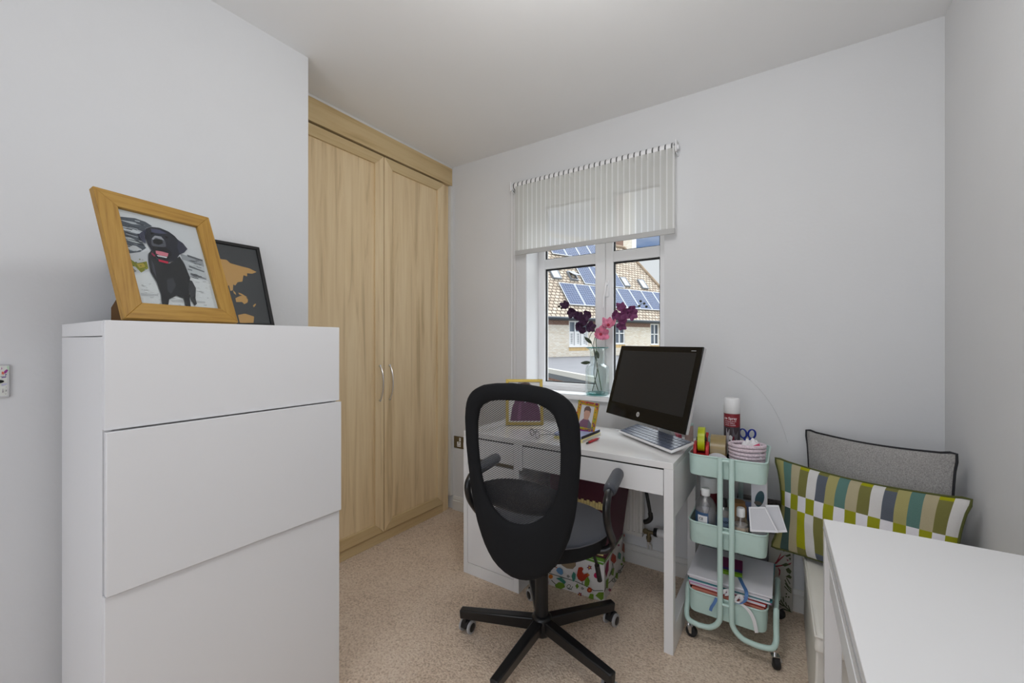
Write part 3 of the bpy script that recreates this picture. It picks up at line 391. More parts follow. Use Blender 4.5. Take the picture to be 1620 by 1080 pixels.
BIRDF = [((96, 150, 50), [(0.511, 0.992), (0.982, 0.961), (0.982, 0.907), (0.511, 0.933)]), ((150, 130, 105), [(0.211, 0.716), (0.301, 0.801), (0.418, 0.857), (0.511, 0.827), (0.511, 0.702), (0.453, 0.596), (0.348, 0.57), (0.254, 0.615)]), ((175, 150, 190), [(0.277, 0.782), (0.511, 0.873), (0.522, 0.789), (0.442, 0.757)]), ((40, 60, 40), [(0.005, 0.302), (0.276, 0.297), (0.279, 0.315), (0.008, 0.32)]), ((40, 60, 40), [(0.276, 0.297), (0.509, 0.297), (0.513, 0.314), (0.279, 0.315)]), ((40, 60, 40), [(0.509, 0.297), (0.735, 0.248), (0.739, 0.265), (0.513, 0.314)]), ((40, 60, 40), [(0.734, 0.249), (0.823, 0.201), (0.829, 0.217), (0.74, 0.265)]), ((40, 60, 40), [(0.826, 0.201), (0.982, 0.277), (0.982, 0.293), (0.825, 0.217)]), ((40, 60, 40), [(0.056, 0.138), (0.129, 0.068), (0.138, 0.084), (0.065, 0.154)]), ((40, 60, 40), [(0.132, 0.067), (0.204, 0.065), (0.208, 0.082), (0.135, 0.085)]), ((40, 60, 40), [(0.619, 0.385), (0.619, 0.27), (0.631, 0.275), (0.631, 0.39)]), ((40, 60, 40), [(0.369, 0.071), (0.439, 0.052), (0.444, 0.069), (0.374, 0.088)]), ((40, 60, 40), [(0.451, 0.157), (0.432, 0.094), (0.44, 0.092), (0.46, 0.155)]), ((40, 60, 40), [(0.435, 0.099), (0.397, 0.063), (0.4, 0.052), (0.438, 0.088)]), ((40, 60, 40), [(0.401, 0.064), (0.367, 0.07), (0.363, 0.057), (0.397, 0.05)]), ((40, 60, 40), [(0.369, 0.068), (0.356, 0.106), (0.348, 0.098), (0.361, 0.059)]), ((40, 60, 40), [(0.356, 0.102), (0.367, 0.147), (0.359, 0.148), (0.348, 0.102)]), ((40, 60, 40), [(0.365, 0.142), (0.39, 0.17), (0.386, 0.18), (0.361, 0.153)]), ((40, 60, 40), [(0.386, 0.168), (0.409, 0.167), (0.412, 0.18), (0.389, 0.182)]), ((40, 60, 40), [(0.406, 0.169), (0.416, 0.146), (0.424, 0.156), (0.415, 0.178)]), ((40, 60, 40), [(0.416, 0.151), (0.41, 0.124), (0.419, 0.124), (0.424, 0.151)]), ((40, 60, 40), [(0.412, 0.129), (0.399, 0.114), (0.403, 0.104), (0.417, 0.119)]), ((40, 60, 40), [(0.403, 0.116), (0.392, 0.117), (0.388, 0.103), (0.399, 0.102)]), ((40, 60, 40), [(0.653, 0.206), (0.644, 0.178), (0.652, 0.175), (0.661, 0.204)]), ((40, 60, 40), [(0.646, 0.182), (0.63, 0.166), (0.633, 0.155), (0.649, 0.171)]), ((40, 60, 40), [(0.633, 0.167), (0.618, 0.17), (0.614, 0.156), (0.629, 0.153)]), ((40, 60, 40), [(0.62, 0.168), (0.614, 0.185), (0.606, 0.176), (0.612, 0.159)]), ((40, 60, 40), [(0.615, 0.18), (0.619, 0.201), (0.611, 0.202), (0.606, 0.181)]), ((40, 60, 40), [(0.617, 0.196), (0.628, 0.208), (0.624, 0.219), (0.613, 0.206)]), ((40, 60, 40), [(0.625, 0.207), (0.635, 0.206), (0.638, 0.22), (0.628, 0.22)]), ((40, 60, 40), [(0.632, 0.208), (0.637, 0.198), (0.645, 0.207), (0.64, 0.218)]), ((40, 60, 40), [(0.636, 0.203), (0.634, 0.191), (0.642, 0.19), (0.645, 0.203)]), ((40, 60, 40), [(0.636, 0.196), (0.63, 0.189), (0.634, 0.179), (0.64, 0.186)]), ((40, 60, 40), [(0.634, 0.191), (0.629, 0.191), (0.626, 0.178), (0.631, 0.177)]), ((40, 60, 40), [(0.403, 0.412), (0.394, 0.383), (0.402, 0.38), (0.411, 0.409)]), ((40, 60, 40), [(0.396, 0.387), (0.379, 0.371), (0.382, 0.36), (0.399, 0.376)]), ((40, 60, 40), [(0.382, 0.372), (0.367, 0.375), (0.363, 0.362), (0.379, 0.358)]), ((40, 60, 40), [(0.369, 0.373), (0.363, 0.391), (0.355, 0.382), (0.361, 0.364)]), ((40, 60, 40), [(0.363, 0.386), (0.368, 0.407), (0.36, 0.408), (0.354, 0.387)]), ((40, 60, 40), [(0.366, 0.402), (0.377, 0.414), (0.373, 0.425), (0.362, 0.412)]), ((40, 60, 40), [(0.374, 0.413), (0.384, 0.412), (0.387, 0.426), (0.377, 0.427)]), ((40, 60, 40), [(0.382, 0.414), (0.386, 0.404), (0.394, 0.413), (0.39, 0.424)]), ((40, 60, 40), [(0.386, 0.409), (0.383, 0.396), (0.392, 0.396), (0.395, 0.408)]), ((40, 60, 40), [(0.386, 0.401), (0.379, 0.394), (0.384, 0.384), (0.39, 0.391)]), ((40, 60, 40), [(0.383, 0.396), (0.378, 0.397), (0.375, 0.383), (0.38, 0.382)]), ((170, 55, 30), [(0.534, 0.48), (0.552, 0.619), (0.568, 0.698), (0.625, 0.731), (0.652, 0.693), (0.629, 0.618), (0.659, 0.559), (0.726, 0.619), (0.759, 0.575), (0.704, 0.493), (0.67, 0.407), (0.614, 0.36), (0.557, 0.398)]), ((190, 120, 40), [(0.704, 0.61), (0.764, 0.593), (0.737, 0.539)]), ((100, 150, 195), [(0.158, 0.458), (0.182, 0.529), (0.23, 0.562), (0.277, 0.524), (0.289, 0.428), (0.254, 0.37), (0.194, 0.399)]), ((170, 55, 30), [(0.141, 0.519), (0.177, 0.554), (0.177, 0.517)]), ((60, 130, 115), [(0.442, 0.425), (0.476, 0.555), (0.516, 0.506), (0.511, 0.372), (0.469, 0.288)]), ((110, 145, 45), [(0.134, 0.059), (0.206, 0.168), (0.301, 0.182), (0.325, 0.092), (0.254, 0.011), (0.158, 0.002)]), ((110, 145, 45), [(0.67, 0.309), (0.681, 0.444), (0.726, 0.528), (0.764, 0.447), (0.748, 0.327), (0.704, 0.258)]), ((110, 145, 45), [(0.742, 0.015), (0.77, 0.126), (0.826, 0.134), (0.826, -0.059), (0.759, -0.041)]), ((110, 145, 45), [(0.859, 0.117), (0.913, 0.222), (0.999, 0.261), (0.995, 0.099), (0.956, 0.043)]), ((110, 145, 45), [(0.511, 0.207), (0.545, 0.288), (0.573, 0.217), (0.538, 0.136)]), ((60, 130, 115), [(0.158, 0.255), (0.254, 0.313), (0.344, 0.234), (0.313, 0.164), (0.23, 0.219)]), ((60, 130, 115), [(0.016, 0.366), (0.065, 0.438), (0.056, 0.365)]), ((185, 30, 85), [(0.937, 0.655), (0.927, 0.606), (0.901, 0.567), (0.869, 0.553), (0.842, 0.57), (0.832, 0.611), (0.842, 0.661), (0.869, 0.7), (0.901, 0.713), (0.927, 0.696)]), ((170, 55, 30), [(0.804, 0.231), (0.795, 0.189), (0.773, 0.156), (0.746, 0.144), (0.723, 0.157), (0.715, 0.192), (0.723, 0.234), (0.746, 0.267), (0.773, 0.279), (0.795, 0.265)]), ((225, 130, 50), [(0.777, 0.219), (0.774, 0.203), (0.765, 0.189), (0.754, 0.184), (0.745, 0.19), (0.742, 0.204), (0.745, 0.22), (0.754, 0.234), (0.765, 0.239), (0.774, 0.233)]), ((220, 130, 50), [(0.102, 0.273), (0.094, 0.235), (0.073, 0.206), (0.048, 0.195), (0.027, 0.207), (0.019, 0.238), (0.027, 0.275), (0.048, 0.305), (0.073, 0.316), (0.094, 0.303)]), ((140, 30, 80), [(0.784, 0.785), (0.799, 0.75), (0.767, 0.745), (0.744, 0.701), (0.74, 0.747), (0.71, 0.756), (0.74, 0.788), (0.744, 0.837), (0.767, 0.812), (0.799, 0.833)]), ((225, 200, 60), [(0.773, 0.781), (0.77, 0.768), (0.763, 0.759), (0.755, 0.755), (0.749, 0.76), (0.746, 0.77), (0.749, 0.783), (0.755, 0.792), (0.763, 0.796), (0.77, 0.791)]), ((140, 30, 80), [(0.614, 0.039), (0.628, 0.007), (0.598, 0.0), (0.577, -0.04), (0.573, 0.001), (0.545, 0.008), (0.573, 0.039), (0.577, 0.085), (0.598, 0.063), (0.628, 0.083)]), ((225, 200, 60), [(0.602, 0.034), (0.6, 0.023), (0.594, 0.014), (0.587, 0.011), (0.582, 0.015), (0.58, 0.023), (0.582, 0.034), (0.587, 0.042), (0.594, 0.046), (0.6, 0.042)]), ((140, 30, 80), [(0.014, 0.085), (0.025, 0.062), (0.002, 0.058), (-0.014, 0.028), (-0.017, 0.058), (-0.038, 0.063), (-0.017, 0.086), (-0.014, 0.119), (0.002, 0.103), (0.025, 0.118)])]
BIRDS = [((96, 150, 50), [(-0.032, 0.998), (1.016, 1.005), (1.016, 0.975), (-0.032, 0.953)]), ((40, 60, 40), [(0.008, 0.25), (0.139, 0.31), (0.119, 0.335), (-0.011, 0.275)]), ((40, 60, 40), [(0.136, 0.311), (0.446, 0.171), (0.43, 0.196), (0.122, 0.335)]), ((40, 60, 40), [(0.447, 0.17), (0.693, 0.108), (0.673, 0.136), (0.429, 0.197)]), ((40, 60, 40), [(0.693, 0.108), (0.958, 0.078), (0.936, 0.107), (0.672, 0.136)]), ((40, 60, 40), [(0.339, 0.65), (0.368, 0.488), (0.391, 0.468), (0.362, 0.63)]), ((40, 60, 40), [(0.22, 0.427), (0.304, 0.479), (0.283, 0.504), (0.2, 0.451)]), ((40, 60, 40), [(0.499, 0.065), (0.46, 0.06), (0.481, 0.032), (0.52, 0.038)]), ((40, 60, 40), [(0.467, 0.056), (0.394, 0.114), (0.402, 0.093), (0.475, 0.035)]), ((40, 60, 40), [(0.403, 0.105), (0.339, 0.185), (0.329, 0.182), (0.393, 0.102)]), ((40, 60, 40), [(0.345, 0.175), (0.32, 0.234), (0.299, 0.249), (0.324, 0.191)]), ((40, 60, 40), [(0.32, 0.229), (0.341, 0.24), (0.32, 0.266), (0.299, 0.254)]), ((40, 60, 40), [(0.335, 0.242), (0.382, 0.209), (0.372, 0.231), (0.325, 0.264)]), ((40, 60, 40), [(0.373, 0.217), (0.417, 0.165), (0.425, 0.171), (0.381, 0.223)]), ((40, 60, 40), [(0.41, 0.175), (0.429, 0.136), (0.45, 0.122), (0.431, 0.161)]), ((40, 60, 40), [(0.428, 0.142), (0.417, 0.134), (0.439, 0.107), (0.45, 0.116)]), ((40, 60, 40), [(0.423, 0.132), (0.397, 0.15), (0.408, 0.128), (0.433, 0.109)]), ((40, 60, 40), [(0.407, 0.141), (0.385, 0.167), (0.377, 0.162), (0.398, 0.137)]), ((40, 60, 40), [(0.742, 0.069), (0.709, 0.064), (0.732, 0.036), (0.765, 0.04)]), ((40, 60, 40), [(0.716, 0.061), (0.653, 0.109), (0.661, 0.087), (0.724, 0.039)]), ((40, 60, 40), [(0.662, 0.099), (0.607, 0.166), (0.597, 0.163), (0.652, 0.096)]), ((40, 60, 40), [(0.613, 0.156), (0.592, 0.205), (0.569, 0.221), (0.59, 0.173)]), ((40, 60, 40), [(0.592, 0.2), (0.61, 0.209), (0.587, 0.236), (0.569, 0.227)]), ((40, 60, 40), [(0.604, 0.211), (0.644, 0.184), (0.634, 0.206), (0.593, 0.234)]), ((40, 60, 40), [(0.635, 0.192), (0.673, 0.149), (0.681, 0.155), (0.643, 0.198)]), ((40, 60, 40), [(0.666, 0.159), (0.681, 0.127), (0.704, 0.112), (0.688, 0.144)]), ((40, 60, 40), [(0.681, 0.133), (0.671, 0.126), (0.695, 0.098), (0.705, 0.105)]), ((40, 60, 40), [(0.678, 0.124), (0.655, 0.139), (0.667, 0.116), (0.689, 0.1)]), ((40, 60, 40), [(0.666, 0.13), (0.647, 0.151), (0.638, 0.146), (0.656, 0.125)]), ((140, 30, 80), [(0.009, 0.763), (0.05, 0.9), (0.156, 0.923), (0.145, 0.665), (0.05, 0.563)]), ((170, 55, 30), [(0.238, 0.826), (0.322, 0.935), (0.467, 0.739), (0.485, 0.585), (0.379, 0.607)]), ((140, 70, 40), [(0.76, 0.623), (0.812, 0.813), (0.961, 0.671), (0.961, 0.449), (0.865, 0.477)]), ((110, 145, 45), [(0.039, 0.316), (0.039, 0.493), (0.145, 0.47), (0.118, 0.236)]), ((110, 145, 45), [(0.238, 0.462), (0.294, 0.558), (0.391, 0.484), (0.35, 0.32)]), ((110, 145, 45), [(0.438, 0.184), (0.467, 0.275), (0.57, 0.194), (0.546, 0.043)]), ((60, 130, 115), [(0.558, 0.589), (0.607, 0.72), (0.715, 0.573), (0.683, 0.441)]), ((110, 145, 45), [(0.779, 0.318), (0.845, 0.404), (0.947, 0.277), (0.913, 0.16)]), ((140, 30, 80), [(0.238, 0.064), (0.265, 0.005), (0.207, 0.071), (0.167, 0.087), (0.159, 0.13), (0.108, 0.198), (0.159, 0.161), (0.167, 0.187), (0.207, 0.121), (0.265, 0.067)]), ((140, 30, 80), [(0.626, 0.887), (0.649, 0.842), (0.6, 0.889), (0.566, 0.898), (0.559, 0.931), (0.515, 0.98), (0.559, 0.956), (0.566, 0.977), (0.6, 0.929), (0.649, 0.892)]), ((170, 55, 30), [(0.961, 0.893), (0.948, 0.882), (0.913, 0.896), (0.872, 0.93), (0.838, 0.97), (0.825, 1.002), (0.838, 1.013), (0.872, 0.999), (0.913, 0.966), (0.948, 0.925)]), ((110, 145, 45), [(0.792, 0.216), (0.781, 0.207), (0.752, 0.223), (0.716, 0.256), (0.687, 0.294), (0.676, 0.323), (0.687, 0.332), (0.716, 0.317), (0.752, 0.284), (0.781, 0.245)])]
FLORAL = [((140, 30, 50), [(0.24, 0.586), (0.418, 0.702), (0.528, 0.785), (0.506, 0.737), (0.352, 0.624)]), ((140, 30, 50), [(0.24, 0.608), (0.506, 0.709), (0.716, 0.771), (0.637, 0.733), (0.329, 0.608)]), ((140, 30, 50), [(0.218, 0.57), (0.681, 0.629), (0.966, 0.677), (0.897, 0.643), (0.329, 0.565)]), ((140, 30, 50), [(0.374, 0.575), (0.497, 0.535), (0.484, 0.477), (0.418, 0.439), (0.444, 0.516)]), ((62, 72, 35), [(0.528, 0.61), (0.724, 0.654), (0.897, 0.643), (0.681, 0.599)]), ((140, 30, 50), [(0.746, 0.706), (0.854, 0.701), (0.789, 0.681)]), ((62, 72, 35), [(0.716, 0.568), (0.833, 0.599), (0.957, 0.56), (0.897, 0.516), (0.768, 0.532)]), ((62, 72, 35), [(0.703, 0.467), (0.854, 0.508), (0.966, 0.482), (0.919, 0.453)]), ((62, 72, 35), [(0.572, 0.836), (0.69, 0.823), (0.637, 0.794)]), ((62, 72, 35), [(0.681, 0.751), (0.897, 0.789), (0.932, 0.771), (0.768, 0.737)]), ((62, 72, 35), [(0.833, 0.735), (0.94, 0.736), (0.897, 0.697)]), ((62, 72, 35), [(0.663, 0.418), (0.794, 0.343), (0.828, 0.352), (0.698, 0.426)]), ((62, 72, 35), [(0.798, 0.342), (0.936, 0.312), (0.962, 0.323), (0.824, 0.354)]), ((62, 72, 35), [(0.673, 0.375), (0.816, 0.316), (0.849, 0.326), (0.706, 0.385)]), ((62, 72, 35), [(0.818, 0.316), (0.934, 0.283), (0.963, 0.295), (0.847, 0.327)]), ((62, 72, 35), [(0.649, 0.329), (0.796, 0.285), (0.826, 0.296), (0.678, 0.34)]), ((62, 72, 35), [(0.799, 0.285), (0.937, 0.262), (0.961, 0.274), (0.823, 0.297)]), ((62, 72, 35), [(0.729, 0.452), (0.88, 0.379), (0.914, 0.389), (0.763, 0.461)]), ((62, 72, 35), [(0.348, 0.187), (0.621, 0.069), (0.654, 0.079), (0.382, 0.197)]), ((62, 72, 35), [(0.624, 0.068), (0.927, 0.005), (0.953, 0.017), (0.651, 0.08)]), ((62, 72, 35), [(0.363, 0.085), (0.626, 0.053), (0.648, 0.066), (0.385, 0.098)]), ((62, 72, 35), [(0.4, 0.221), (0.51, 0.16), (0.546, 0.169), (0.436, 0.23)]), ((62, 72, 35), [(0.583, 0.183), (0.618, 0.114), (0.657, 0.12), (0.622, 0.188)]), ((62, 72, 35), [(0.455, 0.022), (0.89, 0.007), (0.904, 0.021), (0.469, 0.035)]), ((62, 72, 35), [(0.377, 0.148), (0.443, 0.096), (0.481, 0.104), (0.414, 0.156)]), ((62, 72, 35), [(0.793, 0.087), (0.879, 0.024), (0.915, 0.032), (0.829, 0.095)]), ((62, 72, 35), [(0.684, 0.119), (0.749, 0.069), (0.786, 0.077), (0.721, 0.127)]), ((62, 72, 35), [(0.781, 0.242), (0.774, 0.235), (0.757, 0.229), (0.735, 0.227), (0.718, 0.23), (0.711, 0.236), (0.718, 0.243), (0.735, 0.249), (0.757, 0.251), (0.774, 0.248)]), ((62, 72, 35), [(0.876, 0.208), (0.869, 0.201), (0.852, 0.195), (0.831, 0.193), (0.813, 0.196), (0.807, 0.202), (0.813, 0.209), (0.831, 0.215), (0.852, 0.217), (0.869, 0.214)]), ((62, 72, 35), [(0.768, 0.204), (0.761, 0.197), (0.744, 0.191), (0.722, 0.189), (0.705, 0.191), (0.698, 0.197), (0.705, 0.205), (0.722, 0.211), (0.744, 0.213), (0.761, 0.21)])]

# ---------------------------------------------------------------- the room
H = 2.5; XL = -1.795; XR = 0.511; YW = 2.29; YB = -1.5; XW = -2.05
S = 'structure'
obj('floor', B().box(-2.75, YB, -.12, XR + .12, YW + .3, 0), CARPET, smooth=0, kind=S, label='beige short pile carpet over the whole room', cat='floor')
obj('ceiling', B().box(-2.75, YB, H, XR + .12, YW + .3, H + .12), W_CEIL, smooth=0, kind=S, label='plain white painted ceiling', cat='ceiling')
obj('wall_left', B().box(XL - .12, YB, 0, XL, 1.04, H).box(-2.75, .94, 0, XL - .12, 1.04, H).box(-2.75, 1.04, 0, -2.70, YW, H), W_WALL, smooth=0, kind=S, label='white painted wall behind the white chest of drawers', cat='wall')
obj('wall_right', B().box(XR, YB, 0, XR + .12, YW + .3, H), W_WALL, smooth=0, kind=S, label='white painted wall beside the right desk', cat='wall')
obj('rear_light_block', B().box(XL - .12, YB - .12, 0, -1.0, YB, H), W_WALL, smooth=0, kind=S, label='unseen white wall piece added behind the camera to cut rear light', cat='wall')  # added out of view to keep daylight off the chest and left wall
OX0, OX1, OZ0, OZ1 = -1.419, -.55, .88, 2.235
b = B()
b.box(-2.70, YW, 0, OX0, YW + .3, H).box(OX1, YW, 0, XR, YW + .3, H).box(OX0, YW, 0, OX1, YW + .3, OZ0).box(OX0, YW, OZ1, OX1, YW + .3, H)
obj('wall_back', b, W_WALL, smooth=0, kind=S, label='white painted wall around the window', cat='wall')
obj('pencil_line', B().tube([(-0.251, 2.289, 1.1), (-0.156, 2.289, 1.043), (-0.079, 2.289, 0.951), (-0.029, 2.289, 0.85), (-0.002, 2.289, 0.759)], .0006, n=5, sm=6), mat('faint_pencil', (.48, .48, .48), .9), bpy.data.objects['wall_back'], world=True, label='faint curved pencil line')
def skirt(name, p0, p1, n, lab):   # profile along a wall
    p0 = Vector(p0); p1 = Vector(p1); n = Vector(n); prof = [(0, 0), (.016, 0), (.016, .066), (.011, .070), (.013, .078), (.009, .094), (.004, .098), (0, .098)]
    b = B(); b.prism([p0 + n * a + Vector((0, 0, z)) for a, z in prof], p1 - p0)
    obj(name, b, W_TRIM, smooth=25, kind=S, label=lab, cat='baseboard')
skirt('baseboard_back', (XW + .012, YW, 0), (XR, YW, 0), (0, -1, 0), 'cream gloss skirting board under the window wall')
skirt('baseboard_left', (XL, YB, 0), (XL, 1.04, 0), (1, 0, 0), 'cream gloss skirting board behind the chest')
skirt('baseboard_right', (XR, YB, 0), (XR, YW - .016, 0), (-1, 0, 0), 'cream gloss skirting board under the right wall')

# window: outer frame, two sashes with transoms, panes, handle, sill
w = thing('window_1', 'white double casement window with a transom bar in each half', 'window', ((OX0 + OX1) / 2, 2.47, OZ0)); w['kind'] = S
FY0, FY1 = 2.45, 2.52
xc = -.9386
b = B()
b.box(OX0, FY0, OZ0, OX0 + .026, FY1, OZ1).box(OX1 - .026, FY0, OZ0, OX1, FY1, OZ1).box(OX0 + .026, FY0, OZ0, OX1 - .026, FY1, .925).box(OX0 + .026, FY0, OZ1 - .03, OX1 - .026, FY1, OZ1)
obj('window_frame', b, W_UPVC, w, world=True, bevel=.002)
for (a0, a1, g0, g1) in ((OX0 + .026, xc - .001, -1.367, -1.005), (xc + .001, OX1 - .026, -.890, -.612)):
    b = B(); y0, y1 = 2.446, 2.50
    for (z0, z1, q0, q1) in ((.925, OZ1 - .03, .954, 2.135),):
        b.box(a0, y0, z0, g0, y1, z1).box(g1, y0, z0, a1, y1, z1)
        b.box(g0, y0, z0, g1, y1, q0).box(g0, y0, q1, g1, y1, z1)
        b.box(g0, y0, 1.712, g1, y1, 1.776)
    # inner ovolo step around each light
    sa = obj('sash', b, W_UPVC, w, world=True, bevel=.004, seg=3)
    for (z0, z1) in ((.954, 1.712), (1.776, 2.135)):
        g = B(); t = .006
        g.box(g0, 2.462, z0, g0 + t, 2.478, z1).box(g1 - t, 2.462, z0, g1, 2.478, z1).box(g0 + t, 2.462, z0, g1 - t, 2.478, z0 + t).box(g0 + t, 2.462, z1 - t * 1.6, g1 - t, 2.478, z1)
        obj('gasket', g, RUB, sa, world=True, smooth=0)
        obj('pane', B().box(g0 + t, 2.468, z0 + t, g1 - t, 2.472, z1 - t * 1.6), PANE, sa, world=True, smooth=0)
b = B(); hx = -.925
b.box(hx - .011, 2.436, 1.50, hx + .011, 2.446, 1.60).cyl((hx, 2.436, 1.575), (hx, 2.415, 1.575), .009, n=14).tube([(hx, 2.418, 1.585), (hx - .004, 2.412, 1.54), (hx - .012, 2.408, 1.49), (hx - .014, 2.410, 1.43)], .008, n=10, flat=.7)
obj('window_handle', b, W_UPVC, w, world=True, bevel=.001)
obj('reveal_lining', B().box(OX0, YW + .004, .905, OX0 + .004, FY0 - .001, OZ1 - .004).box(OX0, YW + .004, OZ1 - .004, OX1, FY0 - .001, OZ1), W_UPVC, w, world=True, smooth=0)
obj('window_sill', B().box(OX0, YW - .028, .878, OX1 + .0, FY0, .905).box(OX0 - .03, YW - .03, .878, OX1 + .03, YW - .0005, .905), W_UPVC, w, world=True, bevel=.004, label='white glossy window board')

# fitted wardrobe in the alcove
wr = thing('fitted_wardrobe', 'tall light oak fitted wardrobe with two panelled doors in the alcove', 'wardrobe', (XW - .2, 1.66, 0))
b = B()
b.box(XW - .5, 2.20, .0, XW - .020, 2.262, 2.36)                      # right stile
b.box(XW - .5, 1.045, .0, XW - .03, 1.09, 2.36)                       # left stile
b.box(XW - .5, 1.09, .0, XW - .035, 2.2, .02)
b.box(XW - .53, 1.045, .02, XW - .5, 2.262, 2.36)
obj('carcass', b, OAK, wr, world=True, bevel=.001)
obj('cornice_board', B().box(XW - .5, 1.045, 2.362, XW + .006, 2.278, 2.486), OAKH, wr, world=True, bevel=.002)
obj('plinth', B().box(XW - .06, 1.09, .02, XW - .014, 2.2, .062).box(XW - .06, 1.09, 0, XW - .014, 2.2, .02), OAKH, wr, world=True, bevel=.001)
obj('edge_sealant', B().box(XW - .02, 2.2625, .10, XW + .002, 2.2898, 2.36).box(XW - .02, 2.2785, 2.36, XW + .002, 2.2898, 2.495).box(XW - .02, 1.045, 2.4865, XW + .003, 2.285, 2.4995), W_TRIM, wr, world=True, smooth=0, label='white sealant strip')
def wdoor(y0, y1, hy):
    z0, z1 = .066, 2.352; fw = .062
    # mitred rails as bevelled boxes in crosswise grain
    d = obj('door', B().box(XW - .020, y0 + fw - .004, z0 + fw - .004, XW - .013, y1 - fw + .004, z1 - fw + .004), OAK, wr, world=True, smooth=0)
    X0, X1 = XW - .022, XW
    s2 = B().prism([(X0, y0, z0), (X0, y0 + fw, z0 + fw), (X0, y0 + fw, z1 - fw), (X0, y0, z1)], (.022, 0, 0)); obj('door_stile', s2, OAK, d, world=True, bevel=.002, seg=2)
    s2 = B().prism([(X0, y1, z0), (X0, y1, z1), (X0, y1 - fw, z1 - fw), (X0, y1 - fw, z0 + fw)], (.022, 0, 0))
    obj('door_stile', s2, OAK, d, world=True, bevel=.002, seg=2)
    s3 = B().prism([(X0, y0, z0), (X0, y1, z0), (X0, y1 - fw, z0 + fw), (X0, y0 + fw, z0 + fw)], (.022, 0, 0)); obj('door_rail', s3, OAKH, d, world=True, bevel=.002, seg=2)
    s3 = B().prism([(X0, y0, z1), (X0, y0 + fw, z1 - fw), (X0, y1 - fw, z1 - fw), (X0, y1, z1)], (.022, 0, 0))
    obj('door_rail', s3, OAKH, d, world=True, bevel=.002, seg=2)
    h_ = B(); pts = [(XW + .004, hy, 1.082), (XW + .018, hy, 1.06), (XW + .032, hy, 1.02), (XW + .036, hy, .974), (XW + .032, hy, .928), (XW + .018, hy, .888), (XW + .004, hy, .866)]
    h_.tube(pts, .0065, n=10, sm=4, flat=.6).cyl((XW, hy, 1.078), (XW + .012, hy, 1.078), .006, n=12).cyl((XW, hy, .87), (XW + .012, hy, .87), .006, n=12)
    obj('handle', h_, CHROME, d, world=True, label='curved chrome bow handle')
wdoor(1.10, 1.666, 1.632)
wdoor(1.671, 2.196, 1.705)
obj('door_gap_shade', B().box(XW - .024, 1.6655, .07, XW - .0225, 1.6715, 2.35), DARK_GAP, wr, world=True, smooth=0, label='dark strip painted as the shade between the doors')  # near-black strip stands in for the shade between the doors

# wall socket by the wardrobe
sk = thing('wall_socket', 'double socket with antique brass plate between wardrobe and desk', 'socket', (-1.965, YW, .45))
obj('plate', B().box(-2.035, YW - .006, .45, -1.89, YW, .536), DBRASS, sk, world=True, bevel=.002)
for sx in (-1.985, -1.925):
    m_ = B().box(sx - .017, YW - .008, .462, sx + .017, YW - .006, .498)
    obj('outlet', m_, W_UPVC, sk, world=True, bevel=.0005)
    h2 = B().box(sx - .003, YW - .0085, .486, sx + .003, YW - .0079, .495).box(sx - .012, YW - .0085, .470, sx - .005, YW - .0079, .474).box(sx + .005, YW - .0085, .470, sx + .012, YW - .0079, .474)
    obj('pin_slot', h2, DARK_GAP, sk, world=True, smooth=0)
    obj('rocker_switch', B().box(sx + .004, YW - .010, .503, sx + .018, YW - .006, .528), W_UPVC, sk, world=True, bevel=.001)

# light switch with a doodled sticker
sw = thing('light_switch', 'light switch plate with a doodled sticker on the left wall', 'switch', (XL, .139, 1.071))
obj('plate', B().box(XL, .094, 1.071, XL + .007, .182, 1.161), SILVER, sw, world=True, bevel=.002)
pu = [((222, 224, 218), [(.03, .04), (.95, .06), (.94, .97), (.03, .96)]), ((188, 215, 190), [(.78, .8), (.94, .82), (.92, .97), (.74, .95)]),
      ((150, 60, 140), [(.55, .72), (.72, .76), (.86, .84), (.7, .86), (.5, .8)]), ((215, 110, 90), [(.3, .72), (.5, .70), (.52, .78), (.32, .8)]), ((110, 80, 150), [(.3, .6), (.7, .62), (.66, .65), (.3, .63)]),
      ((90, 95, 150), [(.6, .66), (.72, .7), (.7, .73), (.58, .7)]), ((40, 40, 45), [(.2, .64), (.5, .655), (.5, .665), (.2, .65)]), ((190, 188, 215), [(.3, .36), (.75, .4), (.7, .44), (.3, .42)]),
      ((120, 120, 125), [(.62, .18), (.72, .2), (.68, .26)]), ((110, 110, 120), [(.6, .1), (.66, .1), (.65, .14)]), ((120, 120, 125), [(.66, .3), (.7, .3), (.69, .36)]),
      ((130, 120, 130), [(.35, .15), (.45, .17), (.4, .3)]), ((180, 90, 160), [(.25, .85), (.35, .88), (.3, .94)]), ((90, 120, 90), [(.1, .4), (.2, .45), (.15, .52)])]
obj('doodle_sticker', B().art((XL + .007, .094, 1.071), (0, .088, 0), (0, 0, .09), [pu[0]] + [(c, [(.76 + .24 * x, y) for x, y in p]) for c, p in pu[1:]], n=(1, 0, 0), start=0.5), PRINT, sw, world=True, smooth=0)
obj('rocker', B().at((XL + .0075, .160, 1.116)).ball((0, 0, 0), .004, .012, .005), DARK_GAP, sw, world=True)

